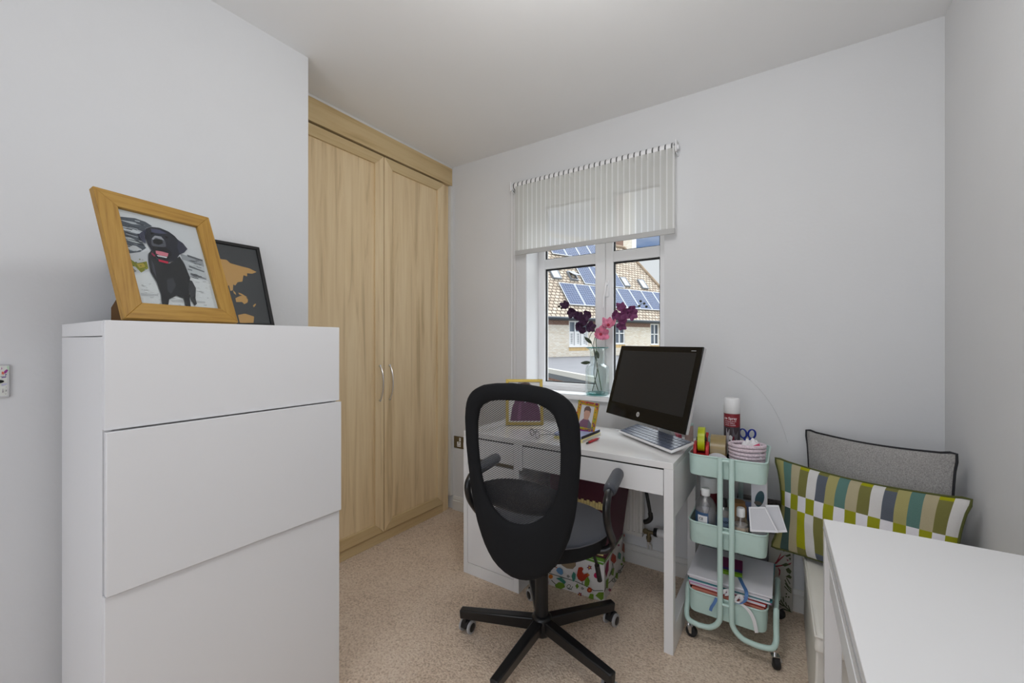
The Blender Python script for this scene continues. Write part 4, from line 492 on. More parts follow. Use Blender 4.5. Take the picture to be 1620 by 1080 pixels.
# ---------------------------------------------------------------- roller blind
bl = thing('roller_blind', 'white striped roller blind half drawn over the window', 'blind', (-.985, 2.25, 1.8))
ry, rz_, rr = 2.252, 2.228, .026
bx0, bx1 = -1.495, -.478; per = .0325
b = B()
obj('roller_tube', b.cyl((bx0 + .012, ry, rz_), (bx1 - .012, ry, rz_), rr, n=28, caps=True), W_UPVC, bl, world=True)
nb = int((bx1 - bx0 - .03) / per)
b = B()
for i in range(nb + 1):
    x = bx0 + .018 + per * i
    b.cyl((x, ry, rz_), (x + .0075, ry, rz_), rr + .0006, n=28)
obj('roll_slit_shade', b, mat('slit_shade_grey', (.13, .13, .13), .7), bl, world=True, kind='stuff', label='grey stripes painted as shade in the slits of the rolled fabric')  # shade inside the roll's slits is painted on as grey rings
fx0, fx1 = -1.461, -.483; fy = ry - .002 + .0; zb = 1.806
a_ = B(); c_ = B(); x = fx0; first = True; slits = []
fyy = ry + rr - .001 - .03
fyy = ry - rr + .001
while x < fx1 - 1e-4:
    xo = min(x + per - .0075, fx1); a_.poly([(x, fyy, zb), (xo, fyy, zb), (xo, fyy, rz_), (x, fyy, rz_)])
    xs2 = min(xo + .0075, fx1)
    if xs2 > xo: c_.poly([(xo, fyy, zb), (xs2, fyy, zb), (xs2, fyy, rz_), (xo, fyy, rz_)])
    x = xs2
obj('fabric', a_, BLIND, bl, world=True, smooth=0, label='translucent white fabric bands')
obj('sheer_stripes', c_, SHEER, bl, world=True, smooth=0, label='sheer vertical stripes whitened to look lit from behind')
obj('bottom_bar', B().box(fx0, fyy - .004, zb - .028, fx1, fyy + .006, zb), fabric('dense_blind_hem', (.62, .62, .61), .2, .0), bl, world=True, bevel=.002)
for x in (bx0, bx1):
    e_ = B().box(x - .003, ry - .028, rz_ - .03, x + .003, ry + .012, rz_ + .03).box(x - .003, ry, rz_ - .034, x + .003, YW, rz_ + .034).cyl((x - .010, ry, rz_), (x + .010, ry, rz_), .012, n=18)
    obj('bracket', e_, W_UPVC, bl, world=True, bevel=.001)
    obj('bracket_screw', B().cyl((x - .0045, ry - .02, rz_ - .028), (x + .0045, ry - .02, rz_ - .028), .004, n=10), STEEL, bl, world=True)
    obj('bracket_screw', B().cyl((x - .0045, ry + .005, rz_ + .02), (x + .0045, ry + .005, rz_ + .02), .004, n=10), STEEL, bl, world=True)
ch = B()
for yy in (ry - .018, ry + .02):
    ch.tube([(bx0 + .004 + (.0 if yy < ry else -.004), yy, rz_), (bx0 + .003, yy, 1.6), (bx0 + .002, yy, .93)], .0024, n=6, sm=1)
ch.tube([(bx0 + .002, ry - .018, .93), (bx0 + .002, ry, .905), (bx0 + .002, ry + .02, .93)], .0024, n=6)
obj('pull_chain', ch, W_UPVC, bl, world=True)

# ---------------------------------------------------------------- outside
PH = R(22.81); U = Vector((math.sin(PH), math.cos(PH), 0)); N = Vector((math.cos(PH), -math.sin(PH), 0)); P0 = Vector((-8.71, 22.44, 2.5))
rzh = math.atan2(U.y, U.x)      # local X along the facade; local -Y faces the room
hs = thing('neighbouring_house', 'cream brick house opposite with tiled roof and solar panels', 'house', (P0.x - N.x * .4, P0.y - N.y * .4, -2.7), rzh)
# local: x = s along facade, y = depth (away from us is +y?), z up from -2.7
HB = -2.7
sg = 1 if Matrix.Rotation(rzh, 3, 'Z') @ Vector((0, 1, 0)) @ N > 0 else -1   # sign of local y pointing to the room
zz = lambda z: z - HB
wins = [(-2.23, -.80, .94, 2.36), (1.32, 2.22, 1.08, 2.36), (4.63, 5.45, 1.02, 2.36)]
b = B(); x = -9.0
D_ = -sg * 7
for (a0, a1, q0, q1) in wins:
    b.box(x, min(0, D_ * .03), 0, a0, max(0, D_ * .03), zz(2.46)); b.box(a0, min(0, D_ * .03), 0, a1, max(0, D_ * .03), zz(q0)); b.box(a0, min(0, D_ * .03), zz(q1), a1, max(0, D_ * .03), zz(2.46)); x = a1
b.box(x, min(0, D_ * .03), 0, 8.0, max(0, D_ * .03), zz(2.46))
b.box(-9, min(D_ * .03, D_), 0, -8.8, max(D_ * .03, D_), zz(2.46)).box(7.8, min(D_ * .03, D_), 0, 8.0, max(D_ * .03, D_), zz(2.46))
obj('wall', b, BRKC, hs, smooth=0)
f_ = sg * .004
for (a0, a1) in ((-9, -2.27), (-.76, 1.26), (2.26, 4.57), (5.5, 8)):
    obj('brick_band', B().box(a0, 0, zz(2.12), a1, sg * .006, zz(2.36)), BRKR, hs, smooth=0)
for (a0, a1, q0, q1) in wins:
    wy = -sg * .08
    fr = B(); t = .07; y0, y1 = min(wy, wy + sg * .05), max(wy, wy + sg * .05)
    fr.box(a0, y0, zz(q0), a0 + t, y1, zz(q1)).box(a1 - t, y0, zz(q0), a1, y1, zz(q1)).box(a0 + t, y0, zz(q0), a1 - t, y1, zz(q0) + t).box(a0 + t, y0, zz(q1) - t, a1 - t, y1, zz(q1))
    nmul = 2 if a1 - a0 > 1.2 else 1
    for k in range(nmul):
        xm = a0 + (a1 - a0) * (k + 1) / (nmul + 1); fr.box(xm - t / 2, y0, zz(q0) + t, xm + t / 2, y1, zz(q1) - t)
    if nmul == 1: fr.box(a0 + t, y0, zz((q0 + q1) / 2) - .03, a1 - t, y1, zz((q0 + q1) / 2) + .03)
    wf = obj('window', fr, WHPAINT, hs, smooth=0)
    yb = -sg * .16
    obj('pane', B().box(a0, min(yb, yb + .01), zz(q0), a1, max(yb, yb + .01), zz(q1)), mat('far_window_glass', pc(118, 128, 140), .15) if 'far_window_glass' not in MATS else MATS['far_window_glass'], wf, smooth=0)
    if nmul == 2:
        sh = B(); ys = -sg * .11
        for k in range(3):
            xa = a0 + (a1 - a0) * k / 3 + .07; xb = a0 + (a1 - a0) * (k + 1) / 3 - .03
            sh.box(xa, ys - .01, zz(q0) + .05, xa + .12, ys + .01, zz(1.78)).box(xb - .10, ys - .01, zz(q0) + .05, xb, ys + .01, zz(1.78)).box(xa + .12, ys - .01, zz(q0) + .05, xb - .10, ys + .01, zz(q0) + .18).box(xa + .12, ys - .01, zz(1.70), xb - .1, ys + .01, zz(1.78))
            for j in range(6): zs = zz(q0) + .24 + j * .1; sh.box(xa + .12, ys - .008, zs - .03, xb - .1, ys + .008, zs + .03)
        obj('shutter', sh, WHPAINT, wf, smooth=0, label='white louvred shutters')
    obj('brick_sill', B().box(a0 - .02, 0, zz(q0) - .22, a1 + .02, sg * .012, zz(q0) - .03), mat('buff_soldier_bricks', pc(205, 175, 125), .9, var=.25, vscale=6, vstretch=(4, 1, .2)) if 'buff_soldier_bricks' not in MATS else MATS['buff_soldier_bricks'], hs, smooth=0)
    obj('window_ledge', B().box(a0 - .05, min(0, sg * .06), zz(q0) - .03, a1 + .05, max(0, sg * .06), zz(q0)), WHPAINT, hs, smooth=0)
g = B().tube([(-9.2, sg * .47, zz(2.46)), (8.2, sg * .47, zz(2.46))], .075, n=12, sm=1).box(-9, min(sg * .36, sg * .40), zz(2.36), 8, max(sg * .36, sg * .40), zz(2.52)).box(-9, min(0, sg * .38), zz(2.36), 8, max(0, sg * .38), zz(2.38))
obj('gutter', g, GUT, hs)
# roof slope in its own frame: x along eave, y up the slope, z outwards
pit = R(54)
rl = Vector((0, sg * .4, zz(2.5)))
upl = Vector((0, -sg * math.cos(pit), math.sin(pit))); nl = Vector((0, sg * math.sin(pit), math.cos(pit)))
def roof_frame(o):
    M = Matrix(((1, upl.x, nl.x, rl.x), (0, upl.y, nl.y, rl.y), (0, upl.z, nl.z, rl.z), (0, 0, 0, 1)))
    if M.to_3x3().determinant() < 0: M = Matrix(((-1, upl.x, nl.x, rl.x), (0, upl.y, nl.y, rl.y), (0, upl.z, nl.z, rl.z), (0, 0, 0, 1)))
    o.matrix_basis = M; return M.to_3x3().col[0].x
rb = B().prism([(-9.2, 0, -.12), (8.4, 0, -.12), (6.25, 6.9, -.12), (-9.2, 6.9, -.12)], (0, 0, .12))
ro = obj('roof', rb, TILES, hs, smooth=0); fx = roof_frame(ro)
if fx < 0:
    for q in ro.data.vertices: q.co.x = -q.co.x
    ro.data.flip_normals()
hp = obj('hip_ridge', B().tube([(8.4, 0, .03), (6.25, 6.9, .03)], .11, n=10, sm=1).tube([(6.25, 6.9, .03), (-9.2, 6.9, .03)], .11, n=10, sm=1), mat('ridge_tile', pc(150, 132, 112), .9, var=.2, vscale=5), hs)
roof_frame(hp)
def on_roof(name, bb, m, **k):
    o = obj(name, bb, m, hs, smooth=0, **k); roof_frame(o)
    return o
flip = -1 if fx < 0 else 1
def panel(s0, s1, t0, t1):
    x0, x1 = sorted((flip * s0, flip * s1))
    fr = B(); t = .03
    fr.box(x0, t0, .06, x0 + t, t1, .11).box(x1 - t, t0, .06, x1, t1, .11).box(x0 + t, t0, .06, x1 - t, t0 + t, .11).box(x0 + t, t1 - t, .06, x1 - t, t1, .11)
    o = on_roof('solar_panel', B().box(x0 + t, t0 + t, .07, x1 - t, t1 - t, .10), SOLAR)
    f2 = obj('panel_frame', fr, mat('silver_frame', pc(205, 208, 212), .4) if 'silver_frame' not in MATS else MATS['silver_frame'], o, smooth=0)
for k, s in enumerate([-2.15, -.98, .19, 1.36, 2.53, 3.70, 4.87, 6.04]): panel(s, s + 1.13, .86, 2.5)
for s in (-.04, 1.13, 2.30): panel(s, s + 1.13, 2.62, 4.26)
for s in (-1.4, -.23, .94, 2.11): panel(s, s + 1.13, 4.95, 6.5)
def rooflight(s0, s1, t0, t1, open_=False):
    x0, x1 = sorted((flip * s0, flip * s1)); t = .07
    fr = B().box(x0, t0, 0, x0 + t, t1, .12).box(x1 - t, t0, 0, x1, t1, .12).box(x0 + t, t0, 0, x1 - t, t0 + t, .12).box(x0 + t, t1 - t, 0, x1 - t, t1, .12)
    o = on_roof('rooflight', fr, mat('rooflight_frame', pc(120, 124, 130), .5) if 'rooflight_frame' not in MATS else MATS['rooflight_frame'])
    z = .05
    if open_: gb = B().prism([(x0 + t, t1 - t, .12), (x1 - t, t1 - t, .12), (x1 - t, t0 + t, .42), (x0 + t, t0 + t, .42)], (0, 0, .03)); obj('rooflight_pane', gb, MATS['rooflight_glass'], o, smooth=0)
    else: obj('rooflight_pane', B().box(x0 + t, t0 + t, .06, x1 - t, t1 - t, .10), mat('rooflight_glass', pc(190, 198, 208), .12) if 'rooflight_glass' not in MATS else MATS['rooflight_glass'], o, smooth=0)
rooflight(-2.35, -1.72, 2.83, 3.55)
rooflight(-1.0, -.40, 2.85, 3.55, True)
rooflight(3.57, 4.14, 2.81, 3.6)
rooflight(5.32, 5.93, 2.78, 3.6)
# taller gable of the next house, beyond the roof
tw = thing('brick_gable', 'tall brown and cream brick gable rising behind the house roof', 'building', (-11.93, 35.32, HB), R(33.7))
obj('wall', B().box(-1.9, 0, 0, .0, 4, 18), BRKR, tw, smooth=0)
obj('cream_wall', B().box(.0, -.03, 0, .75, 4, 18), BRKC, tw, smooth=0, label='cream brick part')
obj('corner_board', B().box(.75, -.05, 0, 1.12, 4, 18), WHPAINT, tw)
# flat roofed extension below the window
ex = thing('flat_roofed_extension', 'flat grey roofed brick extension below the house windows', 'building', (-6, 11.5, HB))
A1 = Vector((-5.786, 10.575, 0)); A2 = Vector((-3.945, 8.968, 0)); dA = (A2 - A1).normalized(); nA = Vector((dA.y, -dA.x, 0));
if nA.y > 0: nA = -nA
a = A1 - dA * 5; d = A2 + dA * 3
f1 = Vector((P0.x - N.x * .4, P0.y - N.y * .4, 0)); fa = f1 - U * 7; fb = f1 - U * 14 + N * .1
c1 = f1 + U * 2 ; c2 = f1 - U * 8
up = Vector((0, 0, 1))
def pt(p, z): return (p.x, p.y, z)
ringp = [a, d, d + Vector((2.5, 6, 0)), c1 + N * .05, c2 + N * .05]
obj('wall', B().prism([pt(p - Vector((0, 0, 0)) , HB) for p in [a - nA * .15, d - nA * .15, d + Vector((2.3, 6, 0)), c1 + N * .08, c2 + N * .08]], (0, 0, -HB + .18)), BRKR, ex, world=True, smooth=0)
obj('flat_roof', B().prism([pt(p, .18) for p in ringp], (0, 0, .2)).prism([pt(p, .38) for p in ringp], (0, 0, .02)), LEAD, ex, world=True, smooth=0)
obj('fascia', B().prism([pt(a + nA * .02, .19), pt(d + nA * .02, .19), pt(d, .19), pt(a, .19)], (0, 0, .13)), GUT, ex, world=True, smooth=0, label='dark fascia board')
obj('roof_kerb', B().prism([pt(a + nA * .03, .32), pt(d + nA * .03, .32), pt(d - nA * .12, .32), pt(a - nA * .12, .32)], (0, 0, .12)), mat('pale_kerb', pc(165, 162, 156), .8), ex, world=True, smooth=0, label='pale kerb along the roof edge')
obj('ground', B().box(-60, 2.7, HB - .2, 60, 80, HB), mat('garden_paving', pc(150, 150, 140), .95, var=.15, vscale=.6), smooth=0, kind=S, label='paved ground outside below the window', cat='ground')

# ---------------------------------------------------------------- chest of drawers
cx0, cx1, cy0, cy1 = -1.735, -1.31, .272, .873
cd = thing('chest_of_drawers', 'tall flat white chest of drawers against the left wall', 'chest of drawers', ((cx0 + cx1) / 2, (cy0 + cy1) / 2, 0))
FT = .018
b = B().box(cx0, cy0, 0, cx1 - FT - .002, cy0 + .018, 1.236).box(cx0, cy1 - .018, 0, cx1 - FT - .002, cy1, 1.236).box(cx0, cy0 + .018, 0, cx0 + .01, cy1 - .018, 1.236).box(cx0 + .01, cy0 + .018, .0, cx1 - FT - .002, cy1 - .018, .06)
b.box(cx0 + .01, cy0 + .018, 1.0, cx1 - FT - .006, cy1 - .018, 1.016).box(cx0 + .01, cy0 + .018, .62, cx1 - FT - .006, cy1 - .018, .636)
obj('carcass', b, W_LAM, cd, world=True, bevel=.001)
obj('top_panel', B().box(cx0, cy0, 1.238, cx1 - FT - .001, cy1, 1.274), W_LAM, cd, world=True, bevel=.0015)
for (z0, z1, off, e) in ((1.019, 1.2745, 0, .0), (.637, 1.015, .010, .001), (.008, .633, 0, 0)):
    obj('drawer_front', B().box(cx1 - FT + off, cy0 + .0005 + e, z0, cx1 + off, cy1 - .0005 + e, z1), W_LAM, cd, world=True, bevel=.0012)

# ---------------------------------------------------------------- framed dog photograph on the chest
def frame_thing(name, label, cat, BL, u, v, w, h, bar, th, mt, mth, rail=None, inset=.004):
    """u, v unit vectors; builds mitred frame bars; returns empty and frame vectors"""
    BL = Vector(BL); u = Vector(u).normalized(); v = Vector(v); v = (v - u * v.dot(u)).normalized(); n = u.cross(v)
    t = thing(name, label, cat, tuple(BL + u * w / 2 - Vector((0, 0, 0))))
    P = lambda a, c: BL + u * a + v * c
    b1 = B(); b1.prism([P(0, 0), P(bar, bar), P(bar, h - bar), P(0, h)], -n * th); b3 = B(); b3.prism([P(w, 0), P(w, h), P(w - bar, h - bar), P(w - bar, bar)], -n * th)
    b2 = B(); b2.prism([P(0, 0), P(w, 0), P(w - bar, bar), P(bar, bar)], -n * th); b4 = B(); b4.prism([P(0, h), P(bar, h - bar), P(w - bar, h - bar), P(w, h)], -n * th)
    for q_ in (b1, b3): obj('frame_stile', q_, mt, t, world=True, bevel=.0012)
    for q_ in (b2, b4): obj('frame_rail', q_, rail or mt, t, world=True, bevel=.0012)
    return t, BL, u, v, n, P
BLd = Vector((-1.321, .311, 1.2825)); ud = Vector((-.067, .274, 0)); vd = Vector((-.132, -.021, .338))
t, P0d, u, v, n, P = frame_thing('photo_frame', 'golden oak frame holding a photo of a black dog, on the white chest', 'photo frame', BLd, ud, vd, .282, .357, .043, .018, OAKF, None, OAKFH)
w_, h_ = .282, .357
o_ = P(0, 0) - n * .010
items = []
def clipq(it, lo=0, hi=1): return it
inner = B(); inner.prism([P(.036, .036) - n * .010, P(w_ - .036, .036) - n * .010, P(w_ - .036, h_ - .036) - n * .010, P(.036, h_ - .036) - n * .010], -n * .004, c=(.55, .55, .57))
inner.art(o_, u * w_, v * h_, DOG, n=n, step=.00002)
obj('dog_photo', inner, PHOTO, t, world=True, smooth=0, label='photo of a sitting black dog on a rocky beach')
obj('glass', B().prism([P(.0431, .0431) - n * .004, P(w_ - .0431, .0431) - n * .004, P(w_ - .0431, h_ - .0431) - n * .004, P(.0431, h_ - .0431) - n * .004], -n * .001), PANE, t, world=True, smooth=0)
bk = B().prism([P(.02, .02) - n * .022, P(w_ - .02, .02) - n * .022, P(w_ - .02, h_ - .02) - n * .022, P(.02, h_ - .02) - n * .022], -n * .003)
obj('back_board', bk, BROWNB, t, world=True, smooth=0)
# strut: a board from the back down to the chest top
hb = P(w_ / 2 - .03, .20) - n * .026; ft = Vector((P(w_ / 2 - .03, 0).x - .105 - .03, P(w_ / 2 - .03, 0).y - .038 - .0, 1.2755))
s1 = P(.02, 0) - n * .025; 
base_in = Vector((-1.345, .305, 1.2755)); base_out = Vector((-1.425, .285, 1.2755))
st = B().prism([P(.085, .19) - n * .026, P(.085, .01) - n * .026, Vector((P(.085, 0).x - .155, P(.085, 0).y - .07, 1.2758)), Vector((P(.085, 0).x - .155, P(.085, 0).y - .07, 1.315))], u * .004)
obj('stand', st, BROWNB, t, world=True, bevel=.001, label='brown hardboard easel back')

# black framed world map behind it
um = Vector((0, 1, 0)); vm = Vector((-.125, 0, .325))
t, _, u, v, n, P = frame_thing('map_frame', 'thin black frame with a gold and black world map behind the dog photo', 'picture frame', (-1.652, .395, 1.2810), um, vm, .43, .348, .013, .014, BLK_LAC, None)
b = B().prism([P(.01, .01) - n * .006, P(.42, .01) - n * .006, P(.42, .338) - n * .006, P(.01, .338) - n * .006], -n * .003, c=pc(62, 62, 66))
extra = [((196, 150, 90), [(.06, .6), (.16, .82), (.3, .86), (.34, .7), (.24, .62), (.26, .5), (.2, .45), (.12, .58)]), ((196, 150, 90), [(.26, .44), (.34, .42), (.36, .3), (.29, .12), (.26, .28)]), ((196, 150, 90), [(.47, .5), (.5, .58), (.6, .56), (.63, .42), (.57, .25), (.54, .3), (.53, .44)])]
b.art(P(0, 0) - n * .006, u * .43, v * .348, MAP + extra, n=n, step=.00015)
obj('world_map', b, PRINT, t, world=True, smooth=0, label='gold continents on a charcoal map')
obj('glass', B().prism([P(.0131, .0131) - n * .003, P(.4169, .0131) - n * .003, P(.4169, .3349) - n * .003, P(.0131, .3349) - n * .003], -n * .001), PANE, t, world=True, smooth=0)

# ---------------------------------------------------------------- desk under the window
dx0, dx1, dy0, dy1 = -1.437, -.372, 1.69, 2.19
dk = thing('writing_desk', 'white glossy desk with drawer and cupboard under the window', 'desk', ((dx0 + dx1) / 2, (dy0 + dy1) / 2, 0))
obj('desktop', B().box(dx0, dy0, .724, dx1, dy1, .75), W_GLOSS, dk, world=True, bevel=.0015)
cxr = -1.088
b = B().box(dx0, dy0, 0, dx0 + .026, dy1, .7235).box(cxr - .03, dy0, 0, cxr, dy1, .7235).box(dx0 + .026, dy1 - .012, .0, cxr - .03, dy1, .7235).box(dx0 + .026, dy0, 0, cxr - .03, dy0 + .02, .058).box(dx0 + .026, dy0 + .02, .04, cxr - .03, dy1 - .012, .058).box(dx0 + .026, dy0 + .03, .600, cxr - .03, dy1 - .012, .612)
obj('cabinet_body', b, W_DESK, dk, world=True, bevel=.001)
obj('cabinet_door', B().box(dx0 + .028, dy0 + .001, .060, cxr - .032, dy0 + .018, .594), W_DESK, dk, world=True, bevel=.001)
dr = obj('drawer', B().box(dx0 + .028, dy0 + .001, .616, cxr - .032, dy0 + .018, .7175).box(dx0 + .035, dy0 + .018, .62, cxr - .04, dy1 - .05, .69), W_DESK, dk, world=True, bevel=.001)
obj('finger_pull', B().box(dx0 + .028, dy0 + .012, .596, cxr - .032, dy0 + .018, .615), DBRASS, dk, world=True, smooth=0, label='dull metal finger pull groove')
obj('drawer', B().box(cxr + .022, dy0 + .001, .616, dx1 - .038, dy0 + .018, .7175).box(cxr + .03, dy0 + .018, .62, dx1 - .045, dy1 - .05, .69), W_DESK, dk, world=True, bevel=.001)
obj('gap', B().box(dx0 + .026, dy0 + .003, .7177, cxr - .03, dy0 + .02, .7235).box(cxr + .02, dy0 + .003, .7177, dx1 - .036, dy0 + .02, .7235), DARK_GAP, dk, world=True, smooth=0, label='dark strips painted as the shade above the drawers')  # black strips stand in for the shade over the drawer fronts
obj('side_panel', B().box(cxr + .001, dy0, .60, cxr + .02, dy1, .7235), W_DESK, dk, world=True, bevel=.001)
obj('back_rail', B().box(cxr + .02, dy1 - .014, .58, dx1 - .036, dy1, .7235), W_DESK, dk, world=True, bevel=.001)
for (a0, a1) in ((dy0, dy0 + .036), (dy1 - .036, dy1)):
    obj('leg', B().box(dx1 - .036, a0, 0, dx1, a1, .7235), W_DESK, dk, world=True, bevel=.0012)
obj('end_panel', B().box(dx1 - .036, dy0 + .036, .53, dx1, dy1 - .036, .7235), W_DESK, dk, world=True, bevel=.0012)
obj('floor_rail', B().box(dx1 - .036, dy0 + .036, 0, dx1, dy1 - .036, .105), W_DESK, dk, world=True, bevel=.0012)

# ---------------------------------------------------------------- desk in the right foreground
rd = thing('side_desk', 'plain white desk in the right foreground', 'desk', (.29, 1.02, 0), R(1.1))
rd.location = (.0785, 1.388, 0)
# local: +x to the wall, -y towards the camera
L2 = .94
obj('desktop', B().box(0, -L2, .729, .405, 0, .75), W_DESK, rd, bevel=.0015)
obj('top_shadow_strip', B().box(-.0012, -L2, .7255, .40, -.001, .7285), GREYPL, rd, smooth=0, label='thin grey strip painted as the shadow line under the top')  # grey strip stands in for the shadow under the desktop edge
for (a0, a1) in ((-.036, 0), (-L2, -L2 + .036)):
    obj('leg', B().box(.0, a0, 0, .036, a1, .725), W_DESK, rd, bevel=.0012); obj('leg', B().box(.369, a0, 0, .405, a1, .725), W_DESK, rd, bevel=.0012)
    obj('end_panel', B().box(.036, a0, .53, .369, a1, .725), W_DESK, rd, bevel=.0012); obj('floor_rail', B().box(.036, a0, 0, .369, a1, .105), W_DESK, rd, bevel=.0012)
obj('front_rail', B().box(.003, -L2 + .036, .682, .02, -.036, .725), W_DESK, rd, bevel=.001)
obj('drawer', B().box(.0015, -L2 + .14, .628, .018, -.138, .681).box(.018, -L2 + .15, .635, .36, -.15, .67), W_DESK, rd, bevel=.001)
obj('back_panel', B().box(.385, -L2 + .036, .45, .395, -.036, .725), W_DESK, rd, bevel=.001)

# ---------------------------------------------------------------- low bench with cushions
bn = thing('storage_bench', 'low cream leatherette storage bench in the right corner', 'bench', (.27, 1.9, 0))
def rbox(b, x0, y0, z0, x1, y1, z1, puff=.0, n=10):
    b.grid(lambda a, c: (x0 + (x1 - x0) * a, y0 + (y1 - y0) * c, z1 + puff * (math.sin(PI * a) * math.sin(PI * c)) ** .5), n, n)
b = B().hexa([(.062, 1.55, 0), (.495, 1.55, 0), (.495, 2.262, 0), (.058, 2.262, 0)], [(.070, 1.545, .295), (.495, 1.545, .295), (.495, 2.262, .295), (.062, 2.262, .295)])
obj('bench_base', b, CREAM, bn, world=True, bevel=.006, seg=3)
b = B().hexa([(.064, 1.525, .297), (.502, 1.525, .297), (.502, 2.268, .297), (.046, 2.268, .297)], [(.070, 1.535, .350), (.500, 1.535, .350), (.500, 2.266, .350), (.050, 2.266, .350)])
obj('bench_lid', b, CREAM, bn, world=True, bevel=.012, seg=4)
b = B().tube([(.068, 1.532, .345), (.052, 2.266, .345)], .003, n=8, sm=1).tube([(.068, 1.532, .345), (.498, 1.532, .345)], .003, n=8, sm=1)
obj('lid_seam', b, CREAM, bn, world=True)

def pillow(name, label, o, ux, vx, T, col=None, mt=None, piping=None, nu=64, nv=48, ears=.03, sag=0, squeeze=.035):
    o = Vector(o); ux = Vector(ux); vx = Vector(vx); n = ux.normalized().cross(vx.normalized()).normalized()
    t = thing(name, label, 'cushion', tuple(o + ux / 2))
    def pos(a, c, side):
        # edges bow inwards between the corners
        e = squeeze
        aa = a + e * math.sin(PI * c) * (1 - 2 * a) * (1 if abs(a - .5) > .0 else 0) * abs(2 * a - 1) ** 2
        cc = c + e * math.sin(PI * a) * (1 - 2 * c) * abs(2 * c - 1) ** 2
        f = max(0, math.sin(PI * min(max(a, 0), 1)) * math.sin(PI * min(max(c, 0), 1))) ** .55
        wr_ = .0035 * math.sin(a * 23 + c * 5) * math.sin(c * 17 + 1.3) * f
        return o + ux * aa + vx * cc + n * side * (T * f + wr_) - Vector((0, 0, sag * math.sin(PI * a) * c))
    b = B(); b.grid(lambda a, c: pos(a, c, 1), nu, nv, col); b.grid(lambda a, c: pos(1 - a, c, -1), nu, nv, (lambda a, c: col(1 - a, c)) if col else None)
    obj('cover', b, mt, t, world=True, smooth=80)
    if piping:
        pts = [pos(k / 12, 0, 0) for k in range(12)] + [pos(1, k / 8, 0) for k in range(8)] + [pos(1 - k / 12, 1, 0) for k in range(12)] + [pos(0, 1 - k / 8, 0) for k in range(8)]
        obj('piping', B().tube(pts, .004, n=8, closed=True, sm=2), piping, t, world=True, label='dark piping')
    return t
lin = {k: pc(*q, 1.12) for k, q in dict(te=(92, 125, 118), ta=(176, 166, 136), ta2=(165, 158, 105), ol=(120, 118, 68), wh=(212, 210, 208), sl=(92, 98, 108), li=(160, 160, 28), gr=(148, 150, 34), dt=(72, 92, 88), w2=(226, 224, 230)).items()}
top = ['ta2', 'te', 'ta', 'ol', 'wh', 'sl', 'ta2', 'te', 'ta', 'ol', 'wh', 'sl', 'ta2', 'te', 'ta', 'ol', 'wh']
bot = ['ta2', 'dt', 'ta', 'li', 'wh', 'ol', 'ta2', 'dt', 'ta', 'li', 'wh', 'ol', 'ta2', 'te', 'ta', 'li', 'wh']
def pat(a, c):
    k = min(16, int(a * 17))
    if c > .96: return lin['li'] if top[k] == 'ol' else (lin['ol'] if top[k] == 'sl' else lin[top[k]])
    if c > .66: return lin[top[k]]
    if c > .50: return lin['w2'] if k % 2 == 1 else lin['gr']
    if c < .10: return lin['ol'] if bot[k] == 'li' else (lin['sl'] if bot[k] == 'ol' else lin[bot[k]])
    return lin[bot[k]]
pillow('grey_cushion', 'grey tweed cushion with charcoal piping leaning in the corner', (.062, 2.205, .354), (.408, -.252, .012), (.005, .048, .478), .045, None, GREYFAB, PIPE, squeeze=.03)
pillow('patterned_cushion', 'long green, white and teal checked linen cushion on the bench', (-.058, 2.082, .352), (.525, -.262, .012), (.012, .060, .365), .058, pat, CLOTH, OLIVEP, nu=68, nv=50, squeeze=.055)

# ---------------------------------------------------------------- office chair
oc = thing('office_chair', 'black swivel office chair with mesh back and five castors', 'chair', (-.822, 1.447, 0), R(10))
outer = [(1.090, 0), (1.086, .06), (1.078, .105), (1.066, .135), (1.050, .160), (1.030, .178), (1.0, .192), (.95, .200), (.86, .201), (.78, .195), (.70, .187), (.64, .178), (.575, .162), (.51, .137), (.46, .105), (.43, .068), (.415, .03), (.412, 0)]
inner_ = [(1.032, 0), (1.030, .05), (1.022, .085), (1.005, .115), (.985, .130), (.94, .141), (.87, .144), (.80, .141), (.74, .131), (.69, .115), (.65, .090), (.625, .058), (.613, .025), (.611, 0)]
def by(x, z): return -.26 - .10 * (z - .4) + 1.2 * x * x
def loop(hw, cz):
    # symmetric closed loop starting at the top, resampled by angle round (0, cz)
    pts = [(x, z) for z, x in hw] + [(-x, z) for z, x in hw[::-1][1:-1]]
    out = []
    NN = 96
    for k in range(NN):
        a = PI / 2 - 2 * PI * k / NN; d = (math.cos(a), math.sin(a)); best = None
        for i in range(len(pts)):
            p, q = pts[i], pts[(i + 1) % len(pts)]; ex, ez = q[0] - p[0], q[1] - p[1]; den = d[0] * ez - d[1] * ex
            if abs(den) < 1e-12: continue
            px, pz = p[0], p[1] - cz; tt = (px * ez - pz * ex) / den; ss = (px * d[1] - pz * d[0]) / den
            if tt > 0 and -1e-9 <= ss <= 1 + 1e-9: best = tt
        out.append((d[0] * best, cz + d[1] * best))
    return out
lo = loop(outer, .82); li_ = loop(inner_, .82)
b = B(); nL = len(lo); prof = []
for k in range(nL):
    (xo, zo), (xi, zi) = lo[k], li_[k]; wd_ = math.hypot(xo - xi, zo - zi); ring = []
    for (f, off) in ((0, 0), (.03, -.011), (.15, -.018), (.5, -.022), (.85, -.018), (.97, -.010), (1, -.002), (.97, .006), (.7, .013), (.3, .013), (.03, .008)):
        x = xo + (xi - xo) * f; z = zo + (zi - zo) * f; ring.append((x * 1.05 + .014, by(x * 1.05, z) + off, z))
    prof.append(ring)
m_ = len(prof[0]); b.add([q for r_ in prof for q in r_], [(k * m_ + j, ((k + 1) % nL) * m_ + j, ((k + 1) % nL) * m_ + (j + 1) % m_, k * m_ + (j + 1) % m_) for k in range(nL) for j in range(m_)])
